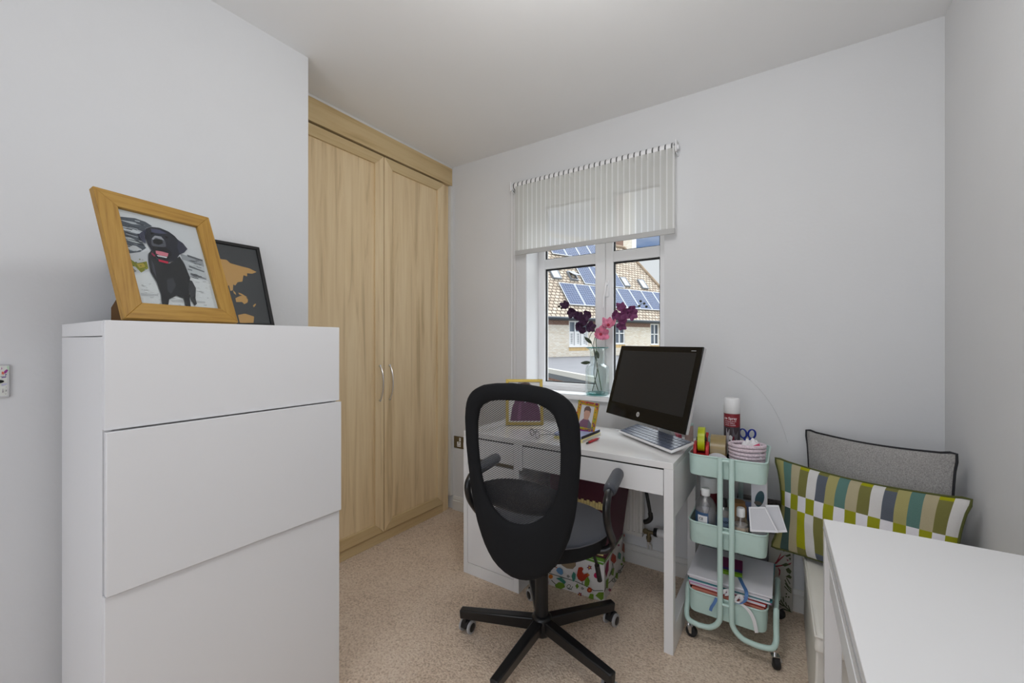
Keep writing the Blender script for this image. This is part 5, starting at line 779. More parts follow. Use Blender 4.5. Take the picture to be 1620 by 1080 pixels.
obj('backrest_frame', b, BLK_FAB, oc, smooth=70, label='black fabric backrest rim')
b = B(); ctr = len([0]); rings = 6; vs = []; fs = []
for j in range(rings + 1):
    f = j / rings
    for (x, z) in li_:
        X = x * (1 - f) * 1.01; Z = .82 + (z - .82) * (1 - f) * 1.01; vs.append((X * 1.05 + .014, by(X * 1.05, Z) + .001, Z))
for j in range(rings - 1):
    for k in range(nL): fs.append((j * nL + k, j * nL + (k + 1) % nL, (j + 1) * nL + (k + 1) % nL, (j + 1) * nL + k))
fs.append([(rings - 1) * nL + k for k in range(nL)])
b.add(vs, fs); obj('backrest_net', b, NET, oc, smooth=70, label='see-through black net panel')
# stitched seam across the lower back
b = B().tube([(-.155, by(-.155, .60) - .020, .603), (-.13, by(-.13, .60) - .0225, .606)], .0008, n=5, sm=1)
# lumbar pad in front of the net
b = B()
def lum(a, c, s_):
    x = -.165 + .33 * a; zt = .755 - .75 * x * x * 2.2; zb_ = .632 + 1.6 * x * x * .35; z = zb_ + (zt - zb_) * c
    return (x + .014, by(x, z) + .012 + s_ * (.020 * (max(0, math.sin(PI * a) * math.sin(PI * c))) ** .5) + .018, z)
b.grid(lambda a, c: lum(1 - a, c, -1), 24, 10); b.grid(lambda a, c: lum(a, c, 1), 24, 10)
obj('lumbar_pad', b, BLK_LAC, oc, smooth=80)
# bracket joining back to seat
b = B().hexa([(-.05, -.235, .408), (.05, -.235, .408), (.05, -.10, .395), (-.05, -.10, .395)], [(-.05, -.250, .435), (.05, -.250, .435), (.05, -.08, .42), (-.05, -.08, .42)]).hexa([(-.03, -.245, .43), (.03, -.245, .43), (.03, -.235, .43), (-.03, -.235, .43)], [(-.03, -.264, .60), (.03, -.264, .60), (.03, -.254, .60), (-.03, -.254, .60)])
b.tube([(-.16, by(-.16, .655) + .006, .655), (0, by(0, .655) + .006, .668), (.16, by(.16, .655) + .006, .655)], .008, n=10) if False else None
obj('back_bracket', b, BLK_PL, oc, bevel=.004)
# seat
b = B()
def seat(a, c, s_):   # superellipse plan
    x = (2 * a - 1); y = (2 * c - 1); k = (1 - .5 * y * y) ** .5; j = (1 - .5 * x * x) ** .5
    X = .255 * x * k; Y = .055 + .245 * y * j + .01
    e = max(0, (1 - x * x) * (1 - y * y))
    if s_ > 0: z = .482 + .022 * e ** .3 - .010 * math.exp(-(X / .13) ** 2) * e
    else: z = .482 - .088 * e ** .2
    return (X, Y, z)
b.grid(lambda a, c: seat(a, c, 1), 36, 36); b.grid(lambda a, c: seat(1 - a, c, -1), 36, 36, m=1)
so = obj('seat', b, [mat('seat_top_sheen_fabric', (.040, .045, .060), .7, bump=.4, bscale=700, spec=.4, sheen=.3), BLK_FAB], oc, smooth=80)  # same fabric as the black sides, top coloured paler to imitate its sheen
pts = [];
for k in range(40):
    a_ = 2 * PI * k / 40; ca, sa_ = math.cos(a_), math.sin(a_); m2 = max(abs(ca), abs(sa_)); x_, y_ = ca / m2, sa_ / m2; q = seat((x_ + 1) / 2, (y_ + 1) / 2, 1); pts.append((q[0] * 1.005, q[1] * 1.005, .484))
obj('seat_piping', B().tube(pts, .0018, n=6, closed=True, sm=1), mat('dark_grey_piping', (.09, .09, .10), .6), so, label='grey piping round the seat')
obj('mechanism', B().box(-.09, -.10, .385, .09, .12, .425).box(-.19, -.02, .405, .19, .04, .425), BLK_PL, oc, bevel=.006)
lv = B().tube([(.09, .03, .405), (.185, .035, .400), (.205, .05, .37), (.212, .07, .30)], .006, n=8).tube([(.209, .06, .345), (.216, .08, .275)], .010, n=10, sm=1)
obj('height_lever', lv, BLK_PL, oc)
for sx in (-1, 1):
    x = .278 * sx
    at_ = B().tube([(x, -.02, .682), (x, -.075, .676), (x, -.108, .645), (x, -.095, .59), (x, -.045, .53), (x, .008, .480), (x * .985, .022, .452), (x * .9, .016, .432), (x * .7, .010, .425), (x * .5, .010, .418)], .0138, n=12, sm=5)
    ar = obj('armrest', at_, BLK_LAC, oc)
    pad = B().lathe([(.0, -.004), (.016, -.004), (.0225, .004), (.0245, .02), (.0245, .20), (.0225, .216), (.014, .224), (0, .226)], (x, -.05, .683), (-.02, 1, .0), n=24)
    obj('arm_pad', pad, PAD_PL, ar, smooth=50, label='grey dotted foam arm pad')
b = B().cyl((0, 0, .20), (0, 0, .40), .014, n=20).cyl((0, 0, .085), (0, 0, .30), .026, n=28).cyl((0, 0, .30), (0, 0, .385), .022, n=24)
obj('gas_column', b, BLK_PL, oc, bevel=.002)
obj('base_hub', B().lathe([(0, .055), (.030, .055), (.036, .065), (.040, .085), (.040, .125), (.034, .133), (.027, .135), (0, .135)], n=28), BLK_LAC, oc)
for k in range(5):
    a_ = R(56 + 72 * k) - R(10)
    lg = B().at(rz=a_)
    lg.hexa([(.030, -.016, .072), (.345, -.012, .065), (.345, .012, .065), (.030, .016, .072)], [(.030, -.021, .124), (.345, -.017, .105), (.345, .017, .105), (.030, .021, .124)])
    lo_ = obj('base_leg', lg, BLK_LAC, oc, bevel=.006, seg=3)
    sw_ = R([25, 205, 250, 60, 120][k])
    cxp, cyp = .325 * math.cos(a_), .325 * math.sin(a_)
    tx, ty = math.cos(a_ + sw_), math.sin(a_ + sw_)
    cs = B().cyl((cxp, cyp, .045), (cxp, cyp, .07), .008, n=12)
    ox, oy = cxp + tx * .016, cyp + ty * .016
    ax = Vector((-ty, tx, 0))
    # hood over the twin wheels
    hd = [];
    for i in range(11):
        an = PI * i / 10; hd.append((ox + tx * .030 * math.cos(an), oy + ty * .030 * math.cos(an), .029 + .030 * math.sin(an)))
    cs.prism([Vector(q) - ax * .015 for q in hd], ax * .030)
    cs_o = obj('castor', cs, BLK_PL, oc, bevel=.003)
    for s2 in (-1, 1):
        c0 = Vector((ox, oy, .0262)) + ax * (s2 * .0165); c1 = c0 + ax * (s2 * .010)
        obj('wheel_tyre', B().lathe([(.012, 0), (.0262, 0), (.0262, .009), (.024, .010), (.017, .0105), (.012, .009)], c0, ax * s2, n=28, close=True), GREYPL, cs_o, label='grey wheel rim')
        obj('wheel_hub', B().lathe([(0, .001), (.017, .001), (.0175, .011), (.012, .013), (0, .0135)], c0, ax * s2, n=24), BLK_PL, cs_o)

# ---------------------------------------------------------------- computer, keyboard
BL = Vector((-.794, 2.076, .854)); u = Vector((.4535, -.33, 0)).normalized(); v = Vector((.038, .091, .348)); v = (v - u * v.dot(u)).normalized(); n = u.cross(v)
if n.y > 0: n = -n
w_, h_ = .560, .362
P = lambda a, c, d=0: BL + u * a + v * c + n * d
mo = thing('desktop_computer', 'black all-in-one desktop computer standing on the desk', 'computer', tuple((P(w_ / 2, 0, -.10)).xy) + (.7505,))
obj('rear_shell', B().prism([P(.002, .002, -.006), P(w_ - .002, .002, -.006), P(w_ - .002, h_ - .002, -.006), P(.002, h_ - .002, -.006)], -n * .016).hexa([P(.06, .05, -.022), P(w_ - .06, .05, -.022), P(w_ - .06, h_ - .05, -.022), P(.06, h_ - .05, -.022)], [P(.10, .08, -.042), P(w_ - .10, .08, -.042), P(w_ - .10, h_ - .08, -.042), P(.10, h_ - .08, -.042)]), SILVER, mo, world=True, bevel=.003, label='silver back shell')
fz = obj('glass_front', B().prism([P(0, 0), P(w_, 0), P(w_, h_), P(0, h_)], -n * .006), BEZEL, mo, world=True, bevel=.002, label='glossy black bezel')
obj('screen', B().prism([P(.028, .066, .0003), P(w_ - .030, .066, .0003), P(w_ - .030, h_ - .026, .0003), P(.028, h_ - .026, .0003)], -n * .0012), SCREEN, mo, world=True, smooth=0, label='switched off dark grey display')
lg = B(); lc = P(w_ * .455, .032, .0006)
lg.add([lc + (u * math.cos(2 * PI * i / 24) + v * math.sin(2 * PI * i / 24)) * .0115 for i in range(24)], [list(range(24))], pc(178, 178, 176))
text_b(lg, 'hp', lc + u * -.0068 - v * .0035, u + v * 0, v + u * .22, .0155, (35, 35, 35), n_off=.0005)
obj('round_logo', lg, INKR, mo, world=True, smooth=0, label='round silver hp badge')
obj('bezel_marks', B().prism([P(w_ - .060, h_ - .0190, .0004), P(w_ - .034, h_ - .0190, .0004), P(w_ - .034, h_ - .0165, .0004), P(w_ - .060, h_ - .0165, .0004)], n * .0002), GREYPL, mo, world=True, smooth=0)
mb = P(w_ / 2, .06, -.040); ctr_ = Vector((mb.x, mb.y, 0)) - Vector((n.x, n.y, 0)).normalized() * .0
nh = Vector((n.x, n.y, 0)).normalized()
st = B()
p1 = mb; st.hexa([mb + u * -.045 + Vector((0, 0, -.01)), mb + u * .045 + Vector((0, 0, -.01)), mb + u * .045 + nh * -.018 + Vector((0, 0, -.01)), mb + u * -.045 + nh * -.018 + Vector((0, 0, -.01))][::1], [mb + u * -.045 + Vector((0, 0, .11)), mb + u * .045 + Vector((0, 0, .11)), mb + u * .045 + nh * -.018 + Vector((0, 0, .11)), mb + u * -.045 + nh * -.018 + Vector((0, 0, .11))])
q0 = Vector((mb.x, mb.y, .757)) - nh * .115
st.hexa([q0 + u * -.045, q0 + u * .045, q0 + u * .045 - nh * .018, q0 + u * -.045 - nh * .018], [mb + u * -.045 + Vector((0, 0, .03)), mb + u * .045 + Vector((0, 0, .03)), mb + u * .045 - nh * .016 + Vector((0, 0, .045)), mb + u * -.045 - nh * .016 + Vector((0, 0, .045))])
obj('stand_neck', st, SILVER, mo, world=True, bevel=.003)
obj('stand_foot', B().prism([Vector((q0.x, q0.y, .7505)) + u * a + nh * c for a, c in ((-.085, -.045), (.085, -.045), (.085, .05), (-.085, .05))], (0, 0, .006)), SILVER, mo, world=True, bevel=.002, label='flat silver foot plate')
# keyboard
KBL = Vector((-.724, 2.065, .768)); KBR = Vector((-.405, 1.798, .768)); ku = (KBR - KBL).normalized(); kv = (Vector((-.337, 1.893, .798)) - KBR); kv = (kv - ku * kv.dot(ku)); kd = kv.length; kv.normalize(); kn = ku.cross(kv); 
if kn.z < 0: kn = -kn
kw = (KBR - KBL).length
kb = thing('keyboard', 'white keyboard with dark keys tucked under the black computer', 'keyboard', tuple(KBL + ku * kw / 2))
KP = lambda a, c, d=0: KBL + ku * a + kv * c + kn * d
obj('keyboard_body', B().prism([KP(0, 0), KP(kw, 0), KP(kw, kd), KP(0, kd)], -kn * .010), W_UPVC, kb, world=True, bevel=.003)
obj('key_deck', B().prism([KP(.006, .006, .0012), KP(kw - .006, .006, .0012), KP(kw - .006, kd - .006, .0012), KP(.006, kd - .006, .0012)], -kn * .001), mat('pale_key_deck', (.42, .43, .46), .4), kb, world=True, smooth=0, label='pale grey key deck')
NK = 17; rows = 5; pk = (kw - .016) / NK; pr = (kd - .014) / rows; proto = None
kmat = mat('grey_blue_keycap', (.10, .12, .175), .25)
for r_ in range(rows):
    for k in range(NK):
        if r_ == 0 and 4 <= k <= 9:
            if k == 4:
                a0 = KP(.008 + pk * 4, .007, .001); s_ = B().prism([KP(.008 + pk * 4 + .001, .008, .001), KP(.008 + pk * 10 - .001, .008, .001), KP(.008 + pk * 10 - .001, .007 + pr - .001, .001), KP(.008 + pk * 4 + .001, .007 + pr - .001, .001)], kn * .0028)
                obj('space_bar', s_, kmat, kb, world=True, bevel=.0006)
            continue
        if proto is None:
            s_ = B().prism([KP(.008 + .001, .007 + .001, .001), KP(.008 + pk - .001, .008, .001), KP(.008 + pk - .001, .007 + pr - .001, .001), KP(.009, .007 + pr - .001, .001)], kn * .0028)
            proto = obj('key', s_, kmat, kb, world=True, bevel=.0006)
        else:
            c = proto.copy(); COL.objects.link(c); c.parent = kb; c.location = ku * pk * k + kv * pr * r_
obj('keyboard_foot', B().prism([KP(.05, kd * .55, -.012), KP(kw - .05, kd * .55, -.012), KP(kw - .05, kd * .9, -.012), KP(.05, kd * .9, -.012)], (0, 0, -.012)), W_UPVC, kb, world=True, bevel=.002)

# ---------------------------------------------------------------- pictures on the desk
DZ = .7503
u0 = Vector((.178, .119, 0)); v0 = Vector((-.04, .066, .252))
t, _, u, v, n, P = frame_thing('photo_frame', 'gold framed portrait of a person in purple, on the desk behind the chair', 'photo frame', (-1.326, 1.924, DZ + .003), u0, v0, .214, .264, .017, .012, GOLD, None)
hf_ = .264; wf_ = .214
port = [((228, 226, 222), [(.02, .02), (.98, .02), (.98, .98), (.02, .98)]), ((168, 164, 164), [(.3, .88), (.36, .945), (.5, .96), (.62, .94), (.72, .86), (.70, .70), (.33, .70)]),
        ((205, 170, 150), [(.40, .62), (.62, .62), (.68, .74), (.66, .86), (.52, .90), (.38, .86), (.34, .74)]), ((90, 72, 66), [(.34, .84), (.40, .91), (.52, .93), (.64, .91), (.69, .84), (.6, .88), (.42, .88)]),
        ((105, 62, 92), [(.12, .09), (.17, .38), (.26, .54), (.40, .60), (.52, .52), (.62, .60), (.78, .54), (.90, .36), (.94, .09)]), ((180, 190, 205), [(.40, .60), (.52, .48), (.63, .60), (.56, .63), (.45, .63)]), ((130, 82, 116), [(.30, .12), (.36, .48), (.42, .5), (.40, .12)])]
b = B().prism([P(.012, .012, ) - n * .006, P(wf_ - .012, .012) - n * .006, P(wf_ - .012, hf_ - .012) - n * .006, P(.012, hf_ - .012) - n * .006], -n * .003, c=(.6, .6, .6))
b.art(P(0, 0) - n * .006, u * wf_, v * hf_, port, n=n, step=.00015); obj('portrait', b, PHOTO, t, world=True, smooth=0, label='portrait of a person in a purple top on white')
obj('stand', B().prism([P(.08, .18) - n * .0125, P(.08, .01) - n * .0125, Vector((P(.08, 0) - Vector((n.x, n.y, 0)) * .085).xy.to_tuple() + (DZ + .0005,))], u * .04), BROWNB, t, world=True)

MB = Vector((-.913, 1.935, .777)); u1 = Vector((.109, .007, 0)); v1 = Vector((.020, .030, .148)); v1 = Vector((.012, .035, .148))
t, _, u, v, n, P = frame_thing('photo_frame', 'small colourful mosaic frame with a child portrait, beside the computer', 'photo frame', MB, u1 + Vector((0, 0, -.012)), v1 + Vector((.012, 0, 0)), .109, .152, .020, .009, mat('mustard_mosaic', pc(190, 150, 30), .4), None)
fp = []
random.seed(3)
cols = [(120, 40, 90), (190, 60, 40), (150, 190, 60), (230, 200, 60), (90, 130, 60), (200, 110, 40), (110, 60, 130)]
for k in range(90):
    s_ = k % 4; a = random.random(); 
    if s_ == 0: x, y = a * .95, .03 + random.random() * .06
    elif s_ == 1: x, y = a * .95, .90 + random.random() * .05
    elif s_ == 2: x, y = .02 + random.random() * .09, a * .95
    else: x, y = .86 + random.random() * .08, a * .95
    r_ = .03 + random.random() * .03; fp.append((random.choice(cols), [(x, y), (x + r_, y + r_ * .3), (x + r_ * 1.1, y + r_), (x - r_ * .1, y + r_ * .8)]))
fp.append(((130, 40, 110), [(.32, .01), (.85, .0), (.85, .06), (.32, .06)])); fp.append(((150, 50, 60), [(.42, .94), (.8, .94), (.8, .99), (.42, .99)])); fp.append(((110, 35, 70), [(.86, .92), (.99, .92), (.99, .995), (.86, .995)]))
b = B().art(P(0, 0), u * .109, v * .152, fp, n=n, step=.00012); obj('mosaic_tiles', b, PRINT, t, world=True, smooth=0, label='painted mosaic border')
port2 = [((208, 206, 208), [(.10, .08), (.90, .08), (.90, .92), (.10, .92)]), ((125, 92, 112), [(.20, .10), (.24, .30), (.38, .42), (.62, .42), (.78, .30), (.82, .10)]), ((110, 110, 116), [(.62, .12), (.64, .40), (.78, .30), (.82, .12)]), ((190, 150, 132), [(.40, .40), (.60, .40), (.66, .58), (.62, .72), (.50, .76), (.38, .72), (.35, .58)]), ((105, 85, 80), [(.34, .62), (.34, .76), (.42, .84), (.56, .85), (.66, .77), (.67, .62), (.6, .70), (.42, .70)])]
b = B().prism([P(.015, .015) - n * .004, P(.094, .015) - n * .004, P(.094, .137) - n * .004, P(.015, .137) - n * .004], -n * .003, c=(.6, .6, .6)); b.art(P(0, 0) - n * .004, u * .109, v * .152, port2, n=n, step=.00015)
obj('portrait', b, PHOTO, t, world=True, smooth=0, label='soft portrait of a child in a purple top')
obj('stand', B().prism([P(.04, .10) - n * .0095, P(.04, .01) - n * .0095, Vector((P(.04, 0) - Vector((n.x, n.y, 0)) * .05).xy.to_tuple() + (MB.z - .003,))], u * .02), BROWNB, t, world=True)

# notebooks and pen
def slab(name, label, cat, c, rz, w, d, z0, z1, m, pages=None, bev=.001, group=None):
    t = thing(name, label, cat, (c[0], c[1], z0), rz, group)
    if pages:
        obj('cover', B().box(-w / 2, -d / 2, 0, w / 2, d / 2, .0015).box(-w / 2, -d / 2, z1 - z0 - .0015, w / 2, d / 2, z1 - z0).box(-w / 2, -d / 2, .0015, -w / 2 + .002, d / 2, z1 - z0 - .0015), m, t, bevel=.0005)
        obj('pages', B().box(-w / 2 + .002, -d / 2 + .002, .0015, w / 2 - .003, d / 2 - .002, z1 - z0 - .0015), pages, t, smooth=0)
    else: obj('sheet', B().box(-w / 2, -d / 2, 0, w / 2, d / 2, z1 - z0), m, t, bevel=bev)
    return t
CREAMP = mat('cream_pages', pc(225, 215, 150), .8)
slab('notepad', 'pale yellow notepad under the blue notebook', 'notepad', (-.872, 1.900), R(87), .205, .155, DZ, DZ + .012, CREAMP, PAPER)
nb_ = slab('notebook', 'pale blue notebook with a purple stripe, topmost on the desk pile', 'notebook', (-.880, 1.912), R(87), .20, .15, DZ + .0125, DZ + .0250, mat('pale_blue_cover', pc(170, 180, 215), .6), PAPER)
obj('stripe', B().box(-.10, .01, .0126, .10, .018, .0130), mat('purple_stripe', pc(105, 50, 120), .5), nb_, smooth=0)
obj('edge_binding', B().box(-.1005, -.0755, .0005, .1005, -.0735, .0128), mat('navy_binding', pc(35, 35, 60), .6), nb_, smooth=0)
pn = thing('pen', 'red ballpoint pen with dark tip lying on the desk', 'pen', (-.768, 1.845, DZ), R(266))
obj('barrel', B().lathe([(.0015, -.06), (.004, -.045), (.0058, -.03), (.0058, .045), (.0045, .052)], (0, 0, .006), (1, 0, 0), n=16), REDP, pn)
obj('pen_tip', B().lathe([(.0008, -.072), (.0016, -.060)], (0, 0, .006), (1, 0, 0), n=12).lathe([(.0045, .052), (.004, .066), (.002, .07)], (0, 0, .006), (1, 0, 0), n=12), BLK_PL, pn)
obj('clip', B().box(.005, -.0015, .0118, .05, .0015, .0130), BLK_PL, pn)
# glasses case/dispenser seen through the chair
gl = thing('reading_glasses', 'dark framed reading glasses lying on the desk behind the chair', 'glasses', (-1.045, 1.77, DZ), R(-35))
g_ = B()
for sx in (-.032, .032): g_.tube([(sx + .024 * math.cos(2 * PI * k / 10), 0.0, .019 + .017 * math.sin(2 * PI * k / 10)) for k in range(10)], .0016, n=6, closed=True, sm=3)
g_.tube([(-.009, 0, .022), (0, 0, .026), (.009, 0, .022)], .0016, n=6)
obj('frame', g_, BLK_PL, gl)
for sx in (-.057, .057): obj('temple', B().tube([(sx, 0, .024), (sx * 1.01, .06, .022), (sx, .12, .004)], .0014, n=6), BLK_PL, gl)

# ---------------------------------------------------------------- vase and orchids on the sill
vx, vy, vz = -.957, 2.362, .9052
vs_ = thing('glass_vase', 'pale aqua glass bottle vase on the window sill', 'vase', (vx, vy, vz))
prof_o = [(.060, .0), (.068, .004), (.071, .012), (.071, .150), (.069, .166), (.060, .178), (.048, .184), (.0445, .190), (.0445, .262), (.048, .270), (.062, .278), (.066, .281), (.066, .284)]
prof_i = [(r - .0035 if i > 1 else r, h) for i, (r, h) in enumerate(prof_o)]
obj('glass_wall', B().lathe(prof_o[2:] , n=40), VASEG, vs_, smooth=60) if False else None
b = B(); nn = 40; vsl = []; fsl = []
for (r_, h) in prof_o[1:]:
    for i in range(nn): vsl.append((r_ * math.cos(2 * PI * i / nn), r_ * math.sin(2 * PI * i / nn), h))
for (r_, h) in [(.063, .283), (.045, .271), (.042, .262), (.042, .190), (.057, .174), (.066, .162), (.068, .15), (.068, .02)]:
    for i in range(nn): vsl.append((r_ * math.cos(2 * PI * i / nn), r_ * math.sin(2 * PI * i / nn), h))
kk = len(vsl) // nn
for j in range(kk - 1):
    for i in range(nn): fsl.append((j * nn + i, j * nn + (i + 1) % nn, (j + 1) * nn + (i + 1) % nn, (j + 1) * nn + i))
b.add(vsl, fsl); obj('glass_body', b, VASEG, vs_, smooth=50)
obj('thick_base', B().lathe([(0, .0), (.060, .0), (.067, .004), (.0675, .014), (.05, .018), (0, .016)], n=40), VASEB, vs_, smooth=50, label='thick greenish glass base')
obj('rim', B().lathe([(.060, .2805), (.0665, .2800), (.0675, .283), (.066, .286), (.060, .2855)], n=40, close=True), VASEB, vs_, smooth=50)

def petal(b, c, d, nrm, L, W, curl=.3, nu=6, nv=5, m=0):
    d = Vector(d).normalized(); nrm = Vector(nrm); nrm = (nrm - d * nrm.dot(d)).normalized(); s = d.cross(nrm); c = Vector(c)
    def f(a, q):
        wv = math.sin(PI * min(.96, .06 + a * .92)) ** .7 * W * (q - .5); return c + d * L * a + s * wv + nrm * (curl * L * (a * a) - .25 * W * (2 * q - 1) ** 2 * .6)
    b.grid(f, nu, nv, m=m); b.grid(lambda a, q: f(a, 1 - q) - nrm * .0008, nu, nv, m=m)
def flower(b, c, face, size, rot=0, n=5, m=0, cup=.3):
    face = Vector(face).normalized(); x, y, z = basis(face)
    for k in range(n):
        a = rot + 2 * PI * k / n; d = x * math.cos(a) + y * math.sin(a)
        petal(b, Vector(c), d + face * .25, face, size * (1.0 if k % 2 else .85), size * .8, cup, m=m)
YV = 2.345
def WP(px_, z): return (px_, YV, z)
def stem_thing(name, label, pts, rad, mt, group=None):
    t = thing(name, label, 'flower', pts[0], 0, 'artificial flower stems in the glass vase'); obj('stem', B().tube(pts, rad, n=8, sm=5, r1=rad * .6), mt, t, world=True); return t
camdir = Vector((.42, -.90, .0))
t1 = stem_thing('orchid_spray', 'dark plum artificial orchid spray arching left in the glass vase', [(-.985, 2.352, .925), (-.972, 2.362, .99), (-.955, 2.36, 1.06), (-.965, 2.352, 1.14), (-.975, 2.35, 1.21), (-.965, 2.35, 1.27), (-.985, 2.35, 1.32), (-1.04, 2.35, 1.345), (-1.09, 2.35, 1.385), (-1.14, 2.35, 1.43), (-1.185, 2.35, 1.445)], .0028, STEMG)
for k, (x, z, s_, r_) in enumerate([(-.995, 1.312, .042, .3), (-1.035, 1.352, .040, 1.2), (-1.008, 1.385, .036, .8), (-1.075, 1.378, .042, 2.1), (-1.115, 1.405, .040, .5), (-1.155, 1.448, .038, 1.7), (-1.068, 1.325, .038, 2.6), (-1.045, 1.290, .032, 1.)]):
    bb = B(); flower(bb, (x, YV - .006 * (k % 3), z), camdir + Vector((.3 * math.cos(k * 2), 0, .5 * math.sin(k * 3))), s_, r_, 5, cup=.45); obj('blossom', bb, PETD, t1, world=True, smooth=80)
for (x, z) in [(-1.19, 1.462), (-1.188, 1.435), (-1.205, 1.448), (-1.165, 1.478)]:
    obj('bud', B().ball((x, YV, z), .009, .008, .007, n=10), BUDD, t1, world=True)
t2 = stem_thing('orchid_spray', 'plum orchid spray arching right behind the computer', [(-.935, 2.374, .93), (-.950, 2.37, 1.02), (-.96, 2.362, 1.10), (-.962, 2.358, 1.19), (-.955, 2.35, 1.25), (-.90, 2.35, 1.30), (-.84, 2.35, 1.37), (-.78, 2.35, 1.405), (-.72, 2.35, 1.42), (-.685, 2.35, 1.44)], .0026, STEMB)
for k, (x, z, s_, r_) in enumerate([(-.838, 1.375, .038, .4), (-.800, 1.420, .038, 1.3), (-.775, 1.385, .042, .2), (-.745, 1.405, .036, 2.2), (-.790, 1.345, .036, 1.0), (-.735, 1.378, .038, .6), (-.805, 1.318, .036, 1.8)]):
    bb = B(); flower(bb, (x, YV - .006 * (k % 3), z), camdir + Vector((.35 * math.cos(k * 2.3), 0, .4 * math.sin(k * 2))), s_, r_, 5, cup=.4); obj('blossom', bb, PETP, t2, world=True, smooth=80)
for (x, z) in [(-.692, 1.452), (-.70, 1.425), (-.672, 1.438), (-.66, 1.42)]:
    obj('bud', B().ball((x, YV, z), .008, .008, .007, n=10), BUDD, t2, world=True)
t3 = stem_thing('magnolia_stem', 'pink artificial magnolia stem with two blooms above the vase', [(-.960, 2.385, .925), (-.985, 2.38, 1.02), (-.975, 2.37, 1.12), (-.985, 2.355, 1.2), (-1.005, 2.35, 1.24), (-.975, 2.345, 1.285), (-.93, 2.335, 1.265)], .0026, STEMG)
for k, (x, z, s_, fc) in enumerate([(-.918, 1.268, .056, (.5, -.8, .2)), (-.872, 1.322, .050, (.2, -.8, .6))]):
    bb = B(); flower(bb, (x, 2.325, z), fc, s_, .5 + k, 6, cup=.5); o1 = obj('bloom', bb, PETK, t3, world=True, smooth=80, label='pink petals')
    obj('flower_centre', B().ball((x, 2.318, z), .009, .009, .009, n=10), mat('crimson_centre', pc(170, 50, 70), .6) if 'crimson_centre' not in MATS else MATS['crimson_centre'], o1, world=True)
for c, d in (((-1.0, 2.35, 1.10), (-1, 0, -.15)), ((-.99, 2.35, 1.215), (-.6, 0, .5)), ((-.965, 2.36, 1.17), (.4, -.2, -.8))): lf = B(); petal(lf, c, d, (0, -1, .3), .055, .022, .2); obj('leaf', lf, STEMG, t3, world=True, smooth=80)

# ---------------------------------------------------------------- radiator and pipework
rx0, rx1, rzb, rzt, ryf, ryb = -1.42, -.645, .185, .66, 2.205, 2.255
ra = thing('radiator', 'cream panel radiator under the window behind the desk', 'radiator', ((rx0 + rx1) / 2, 2.23, 0))
b = B()
pt_ = []; npan = 23; wpan = (rx1 - rx0 - .02) / npan
poly = [(rx0, ryb)]; poly = [(rx0, ryb), (rx0, ryf + .012)]
for k in range(npan):
    xa = rx0 + .01 + k * wpan; poly += [(xa + wpan * .12, ryf + .012), (xa + wpan * .3, ryf), (xa + wpan * .7, ryf), (xa + wpan * .88, ryf + .012)]
poly += [(rx1, ryf + .012), (rx1, ryb)]
b.prism([(x, y, rzb + .02) for x, y in poly], (0, 0, rzt - rzb - .04)).box(rx0, ryf + .006, rzb, rx1, ryb, rzb + .02).box(rx0, ryf + .006, rzt - .02, rx1, ryb, rzt)
obj('panel', b, RADW, ra, world=True, smooth=25)
obj('wall_bracket', B().box(-1.3, ryb, .3, -1.27, YW - .001, .5).box(-.8, ryb, .3, -.77, YW - .001, .5), RADW, ra, world=True)
obj('pipe', B().tube([(rx1 + .03, 2.23, .168), (rx1 + .03, 2.235, .150), (rx1 + .030, 2.265, .135), (rx1 + .03, 2.281, .118), (rx1 + .03, 2.281, .1)], .0055, n=12, sm=4), RADW, ra, world=True, label='thin painted pipe')
obj('pipe', B().cyl((rx1 + .012, 2.281, .1), (rx1 + .012, 2.281, .20), .005, n=12), RADW, ra, world=True, label='thin painted pipe')
vb = B().cyl((rx1, 2.23, .215), (rx1 + .055, 2.23, .215), .009, n=14).cyl((rx1 + .006, 2.23, .215), (rx1 + .022, 2.23, .215), .014, n=6).cyl((rx1 + .03, 2.23, .165), (rx1 + .03, 2.23, .215), .010, n=14).cyl((rx1 + .03, 2.23, .175), (rx1 + .03, 2.23, .19), .014, n=6)
obj('valve', vb, DBRASS, ra, world=True, label='tarnished brass valve')
th_ = B().lathe([(0, 0), (.012, 0), (.019, .012), (.0215, .022), (.0215, .075), (.018, .082), (0, .083)], (rx1 + .064, 2.23, .222), (1, 0, 0), n=24)
to = obj('thermostat_head', th_, W_UPVC, ra, world=True, smooth=50)
obj('collar', B().lathe([(.012, 0), (.0205, .002), (.0225, .014), (.0222, .020), (.0, .020)], (rx1 + .055, 2.23, .222), (1, 0, 0), n=24), BLK_PL, to, world=True, smooth=50, label='black collar ring')

# cable with plug hanging behind the desk drawer
cb = thing('power_cable', 'thick black cable with a plug hanging below the desk drawer', 'cable', (-.55, 2.12, .33))
obj('flex', B().tube([(-.600, 2.10, .58), (-.596, 2.10, .50), (-.585, 2.10, .44), (-.575, 2.10, .385), (-.572, 2.10, .355)], .0085, n=8, sm=4), BLK_PL, cb, world=True)
obj('plug', B().tube([(-.572, 2.10, .37), (-.570, 2.10, .345), (-.585, 2.10, .326), (-.602, 2.10, .318)], .012, n=10, sm=3), BLK_PL, cb, world=True)

